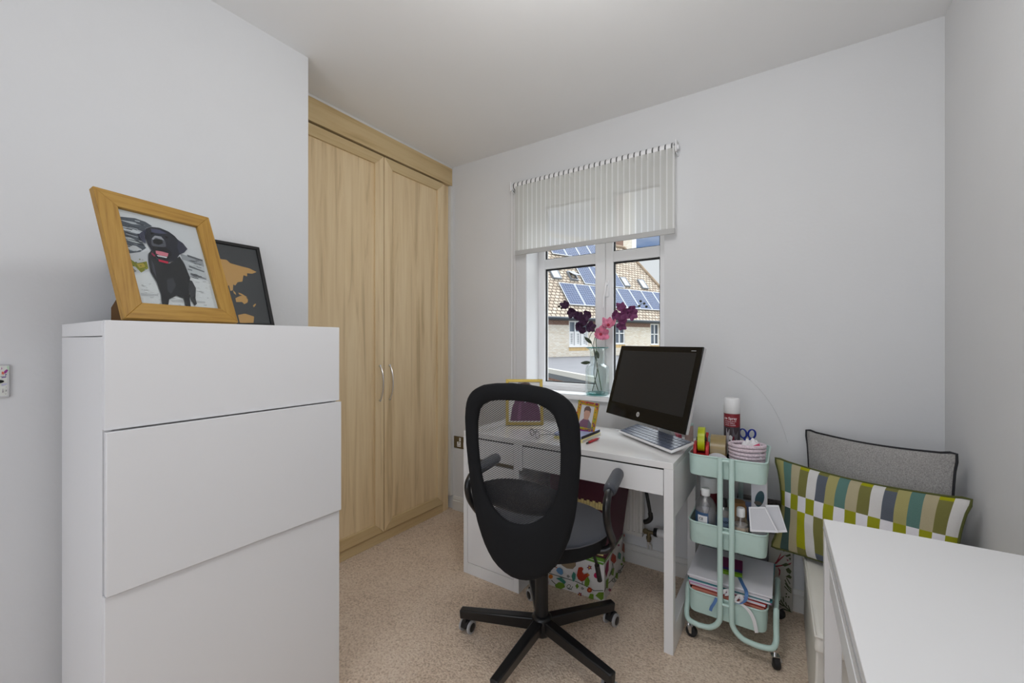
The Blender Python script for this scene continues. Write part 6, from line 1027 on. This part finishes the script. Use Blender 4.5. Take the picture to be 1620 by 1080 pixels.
# ---------------------------------------------------------------- bird box and maroon box
Q = [Vector(p) for p in ((-1.006, 1.838, 0), (-.719, 1.860, 0), (-.740, 2.186, 0), (-1.027, 2.164, 0))]
bxg = thing('bird_box', 'white storage box printed with birds and vines under the desk', 'box', tuple((Q[0] + Q[2]) / 2))
up = Vector((0, 0, .19))
b = B().prism([q + Vector((0, 0, .001)) for q in Q], (0, 0, .186), c=pc(226, 224, 222))
b.art(Q[0], Q[1] - Q[0], up, BIRDF, n=-(Vector((0, 1, 0))), step=.00012)
b.art(Q[1], Vector((-.022, .377, 0)), up, [(c, [(min(x, .895), min(y, .995)) for x, y in p]) for c, p in BIRDS if min(x for x, y in p) < .89], n=Vector((1, .06, 0)), step=.00012)
obj('printed_carton', b, PRINT, bxg, world=True, smooth=0)
obj('green_edge', B().prism([Q[0] + Vector((0, 0, .1872)), Q[1] + Vector((0, 0, .1872)), Q[1] + Vector((-.0005, .010, .1872)), Q[0] + Vector((-.0005, .010, .1872))], (0, 0, .013)), mat('lime_green_card', pc(100, 150, 50), .6), bxg, world=True, smooth=0, label='bright green top edge')
obj('handle_cutout', B().at(), DARK_GAP, bxg) if False else None
mbx = thing('maroon_box', 'tall maroon box with gold castellated trim standing on the bird box', 'box', tuple(((Q[0] + Q[2]) / 2).xy) + (.1995,))
q2 = [q + (((Q[0] + Q[2]) / 2) - q) * .01 for q in Q]; q2[0] = q2[0] + Vector((0, .0115, 0)); q2[1] = q2[1] + Vector((0, .0115, 0)); cen = (Q[0] + Q[2]) / 2
zt_ = .575
# front top recessed so that the box narrows a little to the front and widens to the rear
top_ = [q2[0], q2[1] + Vector((.030, .0, 0)), q2[2] + Vector((.052, .004, 0)), q2[3] + Vector((0, .008, 0))]
obj('box_body', B().hexa([q + Vector((0, 0, .1878)) for q in q2], [q + Vector((0, 0, zt_)) for q in top_]), MAROON, mbx, world=True, bevel=.004, seg=3)
GOLDP = mat('cream_gold_print', pc(232, 214, 150, 1.1), .5, var=.18, vscale=60)
def trim(z0, z1, teeth):
    b = B(); nT = 20
    def fp(a, z):
        k = (z - .188) / (zt_ - .188); p0 = q2[0].lerp(top_[0], k); p1 = q2[1].lerp(top_[1], k); q = p0.lerp(p1, a); return Vector((q.x, q.y - .0012, z))
    for i in range(nT):
        a0, a1 = .03 + .94 * i / nT, .03 + .94 * (i + .92) / nT
        h1 = z1 if i % 2 else z1 - teeth
        b.prism([fp(a0, z0), fp(a1, z0), fp(a1, h1), fp(a0, h1)], (0, .0006, 0))
    obj('gold_trim', b, GOLDP, mbx, world=True, smooth=0, label='gold castellated trim')
trim(.208, .252, .006); trim(.425, .462, .006)

# ---------------------------------------------------------------- floral board and grey box in the corner
fb = thing('floral_board', 'cream fabric covered board with red flowers and dark leaves against the wall', 'board', (-.03, 2.26, 0))
b = B().box(-.075, 2.2575, .001, .017, 2.2725, .335, c=pc(178, 174, 165)); b.art((-.075, 2.2575, 0), (.092, 0, 0), (0, 0, .335), FLORAL, n=(0, -1, 0), step=.00012, start=1)
obj('printed_cover', b, PRINT, fb, world=True, bevel=0, smooth=0)
gb = thing('grey_box', 'grey fabric box with a dark trimmed top behind the trolley', 'box', (-.05, 2.24, 0))
obj('fabric_side', B().box(-.20, 2.235, .0005, -.0765, 2.272, .46).box(-.20, 2.235, .345, .035, 2.272, .46), mat('grey_felt', pc(128, 126, 132), .95, bump=.4, bscale=300), gb, world=True, bevel=.002)
obj('dark_trim', B().box(-.203, 2.232, .46, .038, 2.274, .492), mat('speckled_trim', pc(70, 62, 62), .8, var=.7, vscale=90), gb, world=True, bevel=.003)

# ---------------------------------------------------------------- mint trolley
tx0, tx1, ty0, ty1 = -.348, -.066, 1.845, 2.195
tr = thing('utility_trolley', 'mint green three tier metal trolley on castors beside the desk', 'trolley', (-.205, 2.02, 0))
def rrect(x0, y0, x1, y1, r, n=5):
    out = []
    for (cx, cy, a0) in ((x1 - r, y0 + r, -90), (x1 - r, y1 - r, 0), (x0 + r, y1 - r, 90), (x0 + r, y0 + r, 180)):
        for k in range(n + 1): a = R(a0 + 90 * k / n); out.append((cx + r * math.cos(a), cy + r * math.sin(a)))
    return out
def tray(zr, zb):
    rings = [(rrect(tx0 + .004, ty0 + .004, tx1 - .004, ty1 - .004, .03), zb), (rrect(tx0 + .002, ty0 + .002, tx1 - .002, ty1 - .002, .032), zb + .006), (rrect(tx0, ty0, tx1, ty1, .034), zr),
             (rrect(tx0 + .0025, ty0 + .0025, tx1 - .0025, ty1 - .0025, .032), zr), (rrect(tx0 + .005, ty0 + .005, tx1 - .005, ty1 - .005, .03), zb + .008)]
    vs = [(x, y, z) for rg, z in rings for x, y in rg]; n = len(rings[0][0]); fs = []
    for j in range(len(rings) - 1):
        for i in range(n): fs.append((j * n + i, j * n + (i + 1) % n, (j + 1) * n + (i + 1) % n, (j + 1) * n + i))
    fs.append(list(range(n))[::-1]); fs.append([4 * n + i for i in range(n)])
    b = B().add(vs, fs); o = obj('tray', b, MINT, tr, world=True, smooth=50)
    obj('tray_rim', B().tube([(x, y, zr) for x, y in rrect(tx0, ty0, tx1, ty1, .034)], .0035, n=8, closed=True, sm=1), MINT, o, world=True, smooth=60)
tray(.757, .674); tray(.480, .392); tray(.194, .108)
fx = -.205; g_ = .0205; rT = .0102
for (yy, s_) in ((ty0 - rT - .004, 1), (ty1 + rT + .004, -1)):
    for sx in (-1, 1):
        xo = tx0 - .008 if sx < 0 else tx1 + .028
        pts = [(fx + sx * g_, yy, .762), (fx + sx * g_, yy, .55), (fx + sx * g_, yy, .30), (fx + sx * g_, yy, .15), (fx + sx * (g_ + .006), yy, .105), (fx + sx * (g_ + .035), yy, .075), (fx + sx * (g_ + .07), yy, .068), (xo - sx * .045, yy + s_ * .0, .068), (xo - sx * .012, yy + s_ * .008, .072), (xo, yy + s_ * .03, .088), (xo, yy + s_ * .05, .13), (xo, yy + s_ * .055, .17), (xo, yy + s_ * .07, .19)]
        obj('frame_tube', B().tube(pts, rT, n=12, sm=5), MINT, tr, world=True)
    for z in (.752, .468, .182): obj('cross_rung', B().tube([(fx - g_, yy - s_ * .0, z), (fx + g_, yy, z)], .006, n=8, sm=1), MINT, tr, world=True)
for sx in (-1, 1):     # side rails carry the lower tray
    xo = tx0 - .008 if sx < 0 else tx1 + .028
    obj('side_rail', B().tube([(xo, ty0 + .05, .19), (xo, ty1 - .05, .19)], .008, n=8, sm=1), MINT, tr, world=True)
for (x, y, rz) in ((tx0 + .002, ty0 + .005, 80), (tx1 + .024, ty0 + .005, 20), (tx0 + .002, ty1 - .005, 80), (tx1 + .024, ty1 - .005, 60)):
    a = R(rz - 90); d = Vector((math.cos(a), math.sin(a), 0)); ax = Vector((-d.y, d.x, 0)); c = Vector((x, y, .0225)) + d * .012
    k = B().cyl((x, y, .044), (x, y, .066), .008, n=12).prism([c + d * -.016 + Vector((0, 0, .024)) - ax * .013, c + d * .008 + Vector((0, 0, .024)) - ax * .013, c + d * .008 + Vector((0, 0, .024)) + ax * .013, c + d * -.016 + Vector((0, 0, .024)) + ax * .013], (0, 0, .002))
    for s2 in (-1, 1): k.prism([c + ax * s2 * .0125 + q for q in (d * -.004 + Vector((0, 0, -.004)), d * .004 + Vector((0, 0, -.004)), d * .005 + Vector((0, 0, .024)), d * -.014 + Vector((0, 0, .024)))], ax * s2 * .0018)
    k.tube([c + ax * .02 + d * -.002, c + ax * .02 + d * -.02 + Vector((0, 0, .008))], .0035, n=8, sm=1)
    co = obj('castor', k, CHROME, tr, world=True)
    obj('wheel', B().lathe([(0, -.0115), (.017, -.0115), (.0215, -.008), (.0222, 0), (.0215, .008), (.017, .0115), (0, .0115)], c, ax, n=28), RUB, co, world=True)

ZT = .6825; ZM = .4005; ZL = .1165
# --- top tray
td = thing('tape_dispenser', 'red tape dispenser holding a roll of lime green tape', 'tape dispenser', (-.306, 1.915, ZT), R(5))
ht = .075 - .0
b = B()
for sx in (-1, 1): b.prism([(sx * .029, -.05, 0), (sx * .029, .055, 0), (sx * .029, .05, .05), (sx * .029, .02, .115), (sx * .029, -.01, .118), (sx * .029, -.04, .11), (sx * .029, -.052, .095)], (-sx * .012, 0, 0))
b.box(-.020, -.052, 0, .020, .055, .072).prism([(.020, .035, .06), (.020, .085, .135), (.020, .075, .142), (.020, .02, .085)], (-.04, 0, 0)).box(-.022, .074, .128, .022, .086, .142)
obj('dispenser_body', b, REDP, td, bevel=.002)
obj('tape_roll', B().lathe([(.026, -.0135), (.050, -.0135), (.050, .0135), (.026, .0135)], (0, 0, .128), (1, 0, 0), n=40, close=True), TAPEY, td, smooth=50, label='lime green tape')
obj('tape_core', B().lathe([(.022, -.014), (.0262, -.014), (.0262, .014), (.022, .014)], (0, 0, .128), (1, 0, 0), n=32, close=True).cyl((-.020, 0, .128), (.020, 0, .128), .008, n=14), KBLACK, td, smooth=50)
pt2 = thing('packing_tape', 'brown packing tape roll standing on its edge in the top tray', 'tape', (-.250, 1.982, ZT), R(4))
obj('tape_roll', B().lathe([(.040, -.029), (.069, -.029), (.069, .029), (.040, .029)], (0, 0, .070), (1, 0, 0), n=44, close=True), TAPEB, pt2, smooth=50)
obj('tape_core', B().lathe([(.037, -.0285), (.0405, -.0285), (.0405, .0285), (.037, .0285)], (0, 0, .070), (1, 0, 0), n=40, close=True), CORK, pt2, smooth=50)
sc_ = thing('spray_can', 'white capped aerosol can with a maroon label in the top tray', 'spray can', (-.209, 2.086, ZT))
r_ = .0325
obj('can', B().lathe([(0, 0), (r_ - .002, 0), (r_, .003), (r_, .210), (r_ - .003, .214), (0, .214)], n=40), printed('spray_label', .3), sc_, smooth=50) if False else None
SPL = INKR
b = B(); seg_ = 48
def ring_face(z0, z1, colf, rr_=r_):
    for i in range(seg_):
        a0, a1 = 2 * PI * i / seg_, 2 * PI * (i + 1) / seg_
        b.add([(rr_ * math.cos(a0), rr_ * math.sin(a0), z0), (rr_ * math.cos(a1), rr_ * math.sin(a1), z0), (rr_ * math.cos(a1), rr_ * math.sin(a1), z1), (rr_ * math.cos(a0), rr_ * math.sin(a0), z1)], [(0, 1, 2, 3)], pc(*colf(i / seg_)))
ring_face(0, .006, lambda t_: (150, 150, 155)); ring_face(.006, .165, lambda t_: (58, 48, 54)); ring_face(.165, .222, lambda t_: (128, 30, 40))
b.poly([(r_ * math.cos(2 * PI * i / seg_), r_ * math.sin(2 * PI * i / seg_), .222) for i in range(seg_)], pc(128, 30, 40)).poly([(r_ * math.cos(-2 * PI * i / seg_), r_ * math.sin(-2 * PI * i / seg_), 0) for i in range(seg_)], pc(90, 90, 90))
A0 = math.atan2(-2.086, .209)   # angle facing the viewer side of the room
def wrap(x, z, rr_=r_ + .0004): a = A0 + x / r_; return (rr_ * math.cos(a), rr_ * math.sin(a), z)
text_b(b, 'ne Spray', (0, 0, 0), (1, 0, 0), (0, 1, 0), .0155, (235, 225, 228), fn=lambda x, y: wrap(x - .034, y + .198), bold=True)
for k in range(3): text_b(b, ['Antique finish', 'Stone Effect', 'white marble'][k], (0, 0, 0), (1, 0, 0), (0, 1, 0), .0085, (225, 205, 212), fn=lambda x, y, k=k: wrap(x - .030, y + .188 - k * .0085))
def wpoly(pts, c, lift=.0003):
    # subdivide a polygon's span by fan so that it follows the can
    cx_ = sum(p[0] for p in pts) / len(pts); cz_ = sum(p[1] for p in pts) / len(pts); M_ = len(pts)
    for i in range(M_):
        p, q = pts[i], pts[(i + 1) % M_]; steps = 4
        for s_ in range(steps):
            t0, t1 = s_ / steps, (s_ + 1) / steps
            quad = [(cx_ + (p[0] - cx_) * t1, cz_ + (p[1] - cz_) * t1), (cx_ + (q[0] - cx_) * t1, cz_ + (q[1] - cz_) * t1), (cx_ + (q[0] - cx_) * t0, cz_ + (q[1] - cz_) * t0), (cx_ + (p[0] - cx_) * t0, cz_ + (p[1] - cz_) * t0)]
            b.add([wrap(x, z, r_ + lift) for x, z in quad], [(0, 1, 2, 3)], pc(*c))
wpoly([(-.002, .09), (.022, .09), (.028, .15), (.004, .162)], (92, 88, 94), .0002)
wpoly([(-.026, .05), (-.012, .05), (-.010, .155), (-.024, .158)], (176, 172, 178))
wpoly([(-.020, .10), (.000, .10), (.002, .122), (-.004, .130), (-.016, .130)], (222, 220, 222)); wpoly([(-.030, .02), (.004, .02), (.006, .075), (-.006, .092), (-.022, .088), (-.032, .06)], (190, 188, 192)); wpoly([(-.016, .03), (-.004, .03), (-.006, .08), (-.014, .08)], (80, 76, 84), .0006)
wpoly([(.010, .078), (.022, .082), (.030, .102), (.018, .112), (.008, .098)], (215, 210, 214)); wpoly([(.004, .085), (.010, .12), (.006, .13), (.0, .11)], (110, 30, 50), .0005)
obj('can', b, INKR, sc_, smooth=50)
obj('cap', B().lathe([(r_ - .001, .2225), (r_ + .0005, .224), (r_ + .0005, .284), (r_ - .004, .290), (0, .291)], n=44), HINGEW, sc_, smooth=50, label='white plastic cap')
sci = thing('scissors', 'blue handled scissors standing up behind the spray can', 'scissors', (-.152, 2.13, ZT)); sci.scale = (1, 1, .76)
for sx, x_ in ((-1, -.017), (1, .017)):
    rg = [(x_ + .014 * math.cos(2 * PI * k / 10) + .12 * .014 * math.sin(2 * PI * k / 10) * sx, 0.004 * sx, .170 + .026 * math.sin(2 * PI * k / 10)) for k in range(10)]
    bb = B().tube(rg, .0042, n=8, closed=True, sm=3).tube([(x_ * .8, .004 * sx, .146), (x_ * .3, .003 * sx, .125), (0, .001 * sx, .105)], .0055, n=8)
    ho = obj('handle', bb, BLUEP, sci)
    obj('blade', B().prism([(-.006 * sx, .001 * sx, .105), (.006 * sx, .001 * sx, .108), (.004 * sx, .001 * sx, .03), (0, .001 * sx, .004)], (0, .0015 * sx, 0)), STEEL, sci)
bk_ = thing('rope_basket', 'lilac and white coiled rope basket in the top tray', 'basket', (-.140, 1.940, ZT))
b = B(); rb_ = .062
for k in range(9):
    rr2 = .052 + .011 * (k / 8) ** .7; z = .007 + k * .0142
    b.tube([(rr2 * math.cos(2 * PI * i / 28), rr2 * math.sin(2 * PI * i / 28), z + (.004 * math.cos(2 * PI * i / 28 + 1) if k > 6 else 0)) for i in range(28)], .0072, n=8, closed=True, sm=1)
b.cyl((0, 0, .001), (0, 0, .008), .052, n=28)
obj('coiled_wall', b, ROPE, bk_, smooth=80)
ti = thing('tissue_packet', 'crumpled white tissue with a pink print inside the rope basket', 'tissue', (-.128, 1.935, ZT + .082))
random.seed(11)
def tis(a, c, s_):
    x = (a - .5) * .084; y = (c - .5) * .078; e = max(0, math.sin(PI * a) * math.sin(PI * c)) ** .35
    return (x, y, .055 * e * (1 if s_ > 0 else -.5) + .014 * math.sin(a * 15 + c * 4) * math.cos(c * 11 - a * 3) * e + .02 * (a - .3) * e)
b = B(); b.grid(lambda a, c: tis(a, c, 1), 16, 14, m=0); b.grid(lambda a, c: tis(1 - a, c, -1), 16, 14)
obj('tissue_body', b, TISSUE, ti, smooth=25)
obj('pink_print', B().tube([(.012, -.034, .040), (.022, -.032, .046), (.034, -.028, .052)], .005, n=8, flat=.4), mat('magenta_print', pc(190, 40, 90), .5), ti)
bo = thing('white_bowl', 'small white ceramic bowl tilted against the tray front', 'bowl', (-.242, 1.884, ZT))
M0 = B().at((-.0, 0, .048), rz=R(-10), rx=R(38), ry=R(14))
M0.lathe([(.0, -.024), (.018, -.023), (.034, -.010), (.042, .003), (.040, .004), (.032, -.007), (.017, -.019), (0, -.020)], n=32)
obj('bowl_body', M0, CERAM, bo, smooth=50)
rl_ = thing('ribbon_reel', 'beige ribbon reel with a pale mint rim on the desk corner behind the computer', 'reel', (-.395, 2.122, DZ))
obj('reel_body', B().lathe([(0, 0), (.019, 0), (.019, .074), (.0, .074)], n=28), mat('beige_ribbon', pc(190, 165, 155), .7, var=.12, vscale=40), rl_, smooth=50)
obj('reel_cap', B().lathe([(.013, .0742), (.0205, .0742), (.0205, .082), (.013, .082)], n=28, close=True), mat('pale_mint_rim', pc(190, 215, 208), .5), rl_, smooth=50)
pk_ = thing('pink_sweet_box', 'small pink and red packet behind the keyboard at the desk corner', 'box', (-.455, 2.118, DZ), R(-35))
obj('packet_body', B().box(-.03, -.015, 0, .025, .015, .026), mat('pink_red_card', pc(200, 90, 110), .5, var=.5, vscale=60), pk_, bevel=.002)
obj('packet_flap', B().prism([(-.015, -.01, .0262), (.015, -.01, .0262), (.0, -.004, .06)], (0, .014, 0)), mat('pink_stripe_card', pc(225, 170, 180), .5, var=.4, vscale=70), pk_)

# --- middle tray
cbt = thing('clear_bottle', 'big clear bottle with blue and white label in the middle tray', 'bottle', (-.288, 1.898, ZM))
r_ = .040
obj('bottle_body', B().lathe([(0, 0), (r_ - .004, 0), (r_, .005), (r_, .125), (r_ * .94, .145), (r_ * .72, .163), (.019, .172), (.015, .178), (.015, .186), (0, .186)], n=40), FROST, cbt, smooth=50)
obj('clear_liquid', B().lathe([(0, .003), (r_ - .006, .003), (r_ - .003, .008), (r_ - .003, .118), (0, .118)], n=36), mat('milky_liquid', pc(205, 203, 208), .3), cbt, smooth=50)
obj('cap', B().lathe([(.0165, .180), (.0175, .184), (.0175, .206), (.015, .209), (0, .209)], n=30), HINGEW, cbt, smooth=50)
b = B(); A0b = math.atan2(-1.898, .288)
def lab(x0, x1, z0, z1, c, rr_, n=12):
    for i in range(n):
        a0 = A0b + x0 / r_ + (x1 - x0) / r_ * i / n; a1 = A0b + x0 / r_ + (x1 - x0) / r_ * (i + 1) / n
        b.add([(rr_ * math.cos(a0), rr_ * math.sin(a0), z0), (rr_ * math.cos(a1), rr_ * math.sin(a1), z0), (rr_ * math.cos(a1), rr_ * math.sin(a1), z1), (rr_ * math.cos(a0), rr_ * math.sin(a0), z1)], [(0, 1, 2, 3)], pc(*c))
lab(-.055, .010, .010, .118, (60, 92, 130), r_ + .0004); lab(-.032, .006, .058, .106, (228, 228, 230), r_ + .0008); lab(-.030, .002, .032, .038, (200, 205, 212), r_ + .0008); lab(-.030, -.006, .044, .050, (200, 205, 212), r_ + .0008)
text_b(b, 'CE', (0, 0, 0), (1, 0, 0), (0, 1, 0), .014, (30, 30, 35), fn=lambda x, y: ((r_ + .0012) * math.cos(A0b + (x - .026) / r_), (r_ + .0012) * math.sin(A0b + (x - .026) / r_), y + .088), bold=True)
obj('label', b, INKR, cbt, smooth=0)
wc = thing('white_canister', 'white topped canister with a dark red band behind the clear bottle', 'canister', (-.292, 2.02, ZM))
obj('canister_body', B().lathe([(0, 0), (.034, 0), (.036, .004), (.036, .160), (0, .160)], n=36), mat('dark_red_label', pc(95, 24, 34), .4), wc, smooth=50)
obj('cap', B().lathe([(.0362, .161), (.0366, .163), (.0355, .215), (.031, .224), (0, .225)], n=36), HINGEW, wc, smooth=50)
def bottle(name, label, x, y, r_, hb, hn, m_lab, m_cap, capr, txt=None, tcol=(30, 32, 40), m_body=None):
    t = thing(name, label, 'bottle', (x, y, ZM), 0, 'paint bottles in the middle tray')
    obj('bottle_body', B().lathe([(0, 0), (r_ - .003, 0), (r_, .004), (r_, hb), (r_ * .9, hb + .012), (capr * .9, hb + .026), (capr * .85, hn), (0, hn)], n=36), m_body or CLEARP, t, smooth=50)
    obj('paint', B().lathe([(0, .003), (r_ - .003, .004), (r_ - .003, hb - .004), (0, hb - .004)], n=30), mat(name + '_fill_' + str(len(MATS)), pc(200, 190, 182), .4), t, smooth=50)
    obj('cap', B().lathe([(capr, hn - .004), (capr, hn + .024), (capr * .85, hn + .030), (0, hn + .030)], n=28), m_cap, t, smooth=50)
    L_ = B().lathe([(r_ + .0005, .006), (r_ + .0005, hb - .012)], n=40)
    L_.f = [f for f in L_.f if len(f) == 4]; L_.c = L_.c[:len(L_.f)]; L_.m = L_.m[:len(L_.f)]
    lo_ = obj('label', L_, m_lab, t, smooth=50)
    if txt:
        A_ = math.atan2(-y, -x); tb = B(); rr_ = r_ + .001
        text_b(tb, txt, (0, 0, 0), (1, 0, 0), (0, 1, 0), .020, tcol, fn=lambda q, w: (rr_ * math.cos(A_ + (q - .014) / r_), rr_ * math.sin(A_ + (q - .014) / r_), w + hb * .66), bold=True)
        for k in range(6): a0, a1 = A_ + (-.008 + .0022 * k) / r_, A_ + (-.008 + .0022 * (k + 1)) / r_; tb.add([(rr_ * math.cos(a0), rr_ * math.sin(a0), .010), (rr_ * math.cos(a1), rr_ * math.sin(a1), .010), (rr_ * math.cos(a1), rr_ * math.sin(a1), .036), (rr_ * math.cos(a0), rr_ * math.sin(a0), .036)], [(0, 1, 2, 3)], pc(35, 33, 38))
        obj('label_print', tb, INKR, lo_, smooth=0)
    return t
bottle('paint_bottle', 'pale blue labelled bottle with a black cap, behind the trolley uprights', -.225, 1.952, .031, .105, .132, LABL, BLK_PL, .012, 'modd', (30, 40, 60))
bottle('paint_bottle', 'beige labelled bottle with a white cap right of the trolley uprights', -.158, 1.892, .0265, .098, .128, LABK, HINGEW, .0155, 'mod')
sb_ = thing('brown_jar', 'kraft brown jar behind the beige bottle', 'jar', (-.178, 1.985, ZM)); obj('jar_body', B().lathe([(0, 0), (.032, 0), (.034, .004), (.034, .130), (.028, .140), (0, .140)], n=32), CORK, sb_, smooth=50); obj('jar_lid', B().lathe([(.029, .1405), (.029, .150), (0, .151)], n=32), CORK, sb_, smooth=50)
cbx = thing('clear_box', 'clear plastic box with blue print at the back of the middle tray', 'box', (-.150, 2.09, ZM))
b = B().box(-.205, 2.06, ZM, -.082, 2.12, ZM + .24)
obj('box_shell', b, CLEARP, cbx, world=True, smooth=0)
obj('inner_card', B().box(-.20, 2.065, ZM + .002, -.087, 2.115, ZM + .12), mat('pale_grey_card', pc(185, 184, 190), .6), cbx, world=True, smooth=0)
obj('blue_print', B().box(-.16, 2.0592, ZM + .05, -.13, 2.0598, ZM + .13), mat('pale_blue_print', pc(150, 165, 205), .5), cbx, world=True, smooth=0)
wb_ = thing('magazine_file', 'white cardboard file with an oval teal window in the middle tray', 'file box', (-.098, 1.99, ZM))
b = B().box(-.128, 1.99, ZM, -.072, 2.05, ZM + .25); obj('file_body', b, PAPER, wb_, world=True, bevel=.002)
b = B().add([(-.098 + .016 * math.cos(2 * PI * i / 20) * (1 if i < 30 else 1) + .006 * math.sin(2 * PI * i / 20), 1.9895, ZM + .175 + .034 * math.sin(2 * PI * i / 20)) for i in range(20)], [list(range(20))], pc(52, 82, 92)); b.add([(-.098 + .014 * math.cos(2 * PI * i / 20) - .006, 1.9893, ZM + .156 + .008 * math.sin(2 * PI * i / 20)) for i in range(20)], [list(range(20))], pc(105, 98, 90))
obj('oval_window', b, INKR, wb_, world=True, smooth=0)
def plastic_frame(label, c4, dep):
    c4 = [Vector(q) for q in c4]; cen = sum(c4, Vector()) / 4; t = thing('plastic_frame', label, 'frame', tuple(cen), group='plastic frames in the middle tray')
    n_ = (c4[1] - c4[0]).cross(c4[3] - c4[0]).normalized()
    inn = [q + (cen - q) * .16 for q in c4]; b = B()
    for i in range(4): b.prism([c4[i], c4[(i + 1) % 4], inn[(i + 1) % 4], inn[i]], n_ * dep)
    obj('frame_bars', b, CERAM, t, world=True, bevel=.001)
    obj('grey_panel', B().prism([q + n_ * dep * .3 for q in inn], n_ * dep * .3), mat('frosted_grey_' + str(len(MATS)), pc(205, 205, 210), .3), t, world=True, smooth=0)
    return t
plastic_frame('translucent white plastic frame leaning out of the middle tray, in front', [(-.122, 1.852, .486), (-.029, 1.852, .505), (-.074, 1.895, .578), (-.130, 1.895, .566)], .006)
plastic_frame('white plastic divider frame sticking out of the middle tray towards the cushion', [(-.040, 1.872, .495), (-.002, 1.872, .507), (-.030, 1.915, .588), (-.075, 1.915, .580)], .005)

# --- bottom tray: case, folders, books, paper, ribbons
def sheet(name, label, cat, w, d, z0, z1, m, cx, cy, rot, pages=None, group=None):
    return slab(name, label, cat, (cx, cy), R(rot), w, d, z0, z1, m, pages)
sheet('tablet_case', 'matt black case at the bottom of the lowest tray', 'case', .262, .30, ZL, .158, KBLACK, -.207, 2.02, 0)
sheet('brown_folder', 'brown folder in the lowest tray under the red book', 'folder', .255, .30, .1585, .176, CORK, -.206, 2.02, 0)
sheet('salmon_folder', 'salmon folder just under the red book in the lowest tray', 'folder', .262, .31, .1765, .1935, SALMON, -.207, 2.02, 0)
sheet('red_book', 'red covered book lying across the lowest tray', 'book', .278, .30, .1985, .2115, REDC, -.205, 2.022, -1.5, PAPER)
sheet('lilac_card', 'lilac card in the stack above the red book', 'card', .296, .29, .212, .2155, PINKC, -.205, 2.018, 1.5)
sheet('paper_pad', 'white paper pad between the lilac card and teal folder', 'paper', .292, .29, .216, .222, PAPER, -.202, 2.015, -.5)
sheet('teal_folder', 'teal folder in the paper stack of the lowest tray', 'folder', .302, .30, .2225, .2285, TEAL, -.203, 2.02, .6)
sheet('drawing_pad', 'thick white drawing pad under the top sheets', 'paper', .290, .285, .229, .2395, PAPER, -.201, 2.012, -1)
sheet('teal_card', 'thin teal card under the topmost white sheets', 'card', .300, .30, .240, .2425, TEAL, -.200, 2.022, -1.4)
sheet('paper_ream', 'topmost white paper sheets overhanging the lowest tray', 'paper', .304, .292, .243, .250, PAPER, -.203, 2.008, .4)
rc = thing('coloured_card_pack', 'magenta, purple and green card pack on top of the white paper', 'card pack', (-.203, 2.0, .2505), R(4))
obj('magenta_card', B().box(-.042, -.02, 0, .042, .07, .012), mat('magenta_card', pc(120, 25, 85), .6), rc, bevel=.0005)
obj('purple_card', B().box(-.042, -.042, 0, .042, -.0203, .012), mat('violet_card', pc(72, 45, 120), .6), rc, bevel=.0005)
obj('green_card', B().box(-.042, -.060, 0, .042, -.0423, .012), mat('leaf_green_card', pc(120, 165, 20), .6), rc, bevel=.0005)
def band(name, label, cat, pts, wv, m, w=.013, loops=()):
    t = thing(name, label, cat, pts[0], 0, 'ribbons over the lowest tray')
    def mk(nm, P_):
        P_ = [Vector(p) for p in P_]; b = B(); wv_ = Vector(wv).normalized() * w / 2; N_ = (len(P_) - 1) * 5
        def f(a, c):
            k = min(int(a * (len(P_) - 1)), len(P_) - 2); t_ = a * (len(P_) - 1) - k
            p0 = P_[max(k - 1, 0)]; p1 = P_[k]; p2 = P_[k + 1]; p3 = P_[min(k + 2, len(P_) - 1)]
            q = .5 * ((2 * p1) + (p2 - p0) * t_ + (2 * p0 - 5 * p1 + 4 * p2 - p3) * t_ * t_ + (3 * p1 - p0 - 3 * p2 + p3) * t_ ** 3); return q + wv_ * (2 * c - 1)
        b.grid(f, N_, 2); o = obj(nm, b, m, t, world=True, smooth=80); sd = o.modifiers.new('Solidify', 'SOLIDIFY'); sd.thickness = .0008
    mk('ribbon_strip', pts)
    for l in loops: mk('ribbon_loop', l)
    return t
band('blue_ribbon', 'blue ribbon trailing over the paper stack in front', 'ribbon', [(-.168, 1.945, .2525), (-.150, 1.89, .2525), (-.137, 1.852, .2525), (-.134, 1.832, .243), (-.140, 1.828, .222), (-.155, 1.826, .208), (-.168, 1.8265, .203)], (1, .1, .25), RIBB)
band('blue_ribbon', 'short blue ribbon end hanging left of the trolley uprights', 'ribbon', [(-.238, 1.834, .198), (-.246, 1.829, .178), (-.256, 1.828, .158), (-.260, 1.828, .142)], (1, 0, -.2), RIBB, .011)
band('white_ribbon', 'white satin ribbon hanging over the lowest tray rim', 'ribbon', [(-.175, 1.838, .206), (-.150, 1.832, .205), (-.125, 1.829, .190), (-.110, 1.828, .165), (-.104, 1.8285, .140), (-.100, 1.829, .116)], (1, 0, .35), RIBW, .013,
     loops=[[(-.215, 1.838, .222), (-.205, 1.834, .245), (-.195, 1.838, .235), (-.205, 1.840, .215)], [(-.175, 1.838, .205), (-.158, 1.832, .240), (-.148, 1.834, .222), (-.165, 1.838, .202)]])
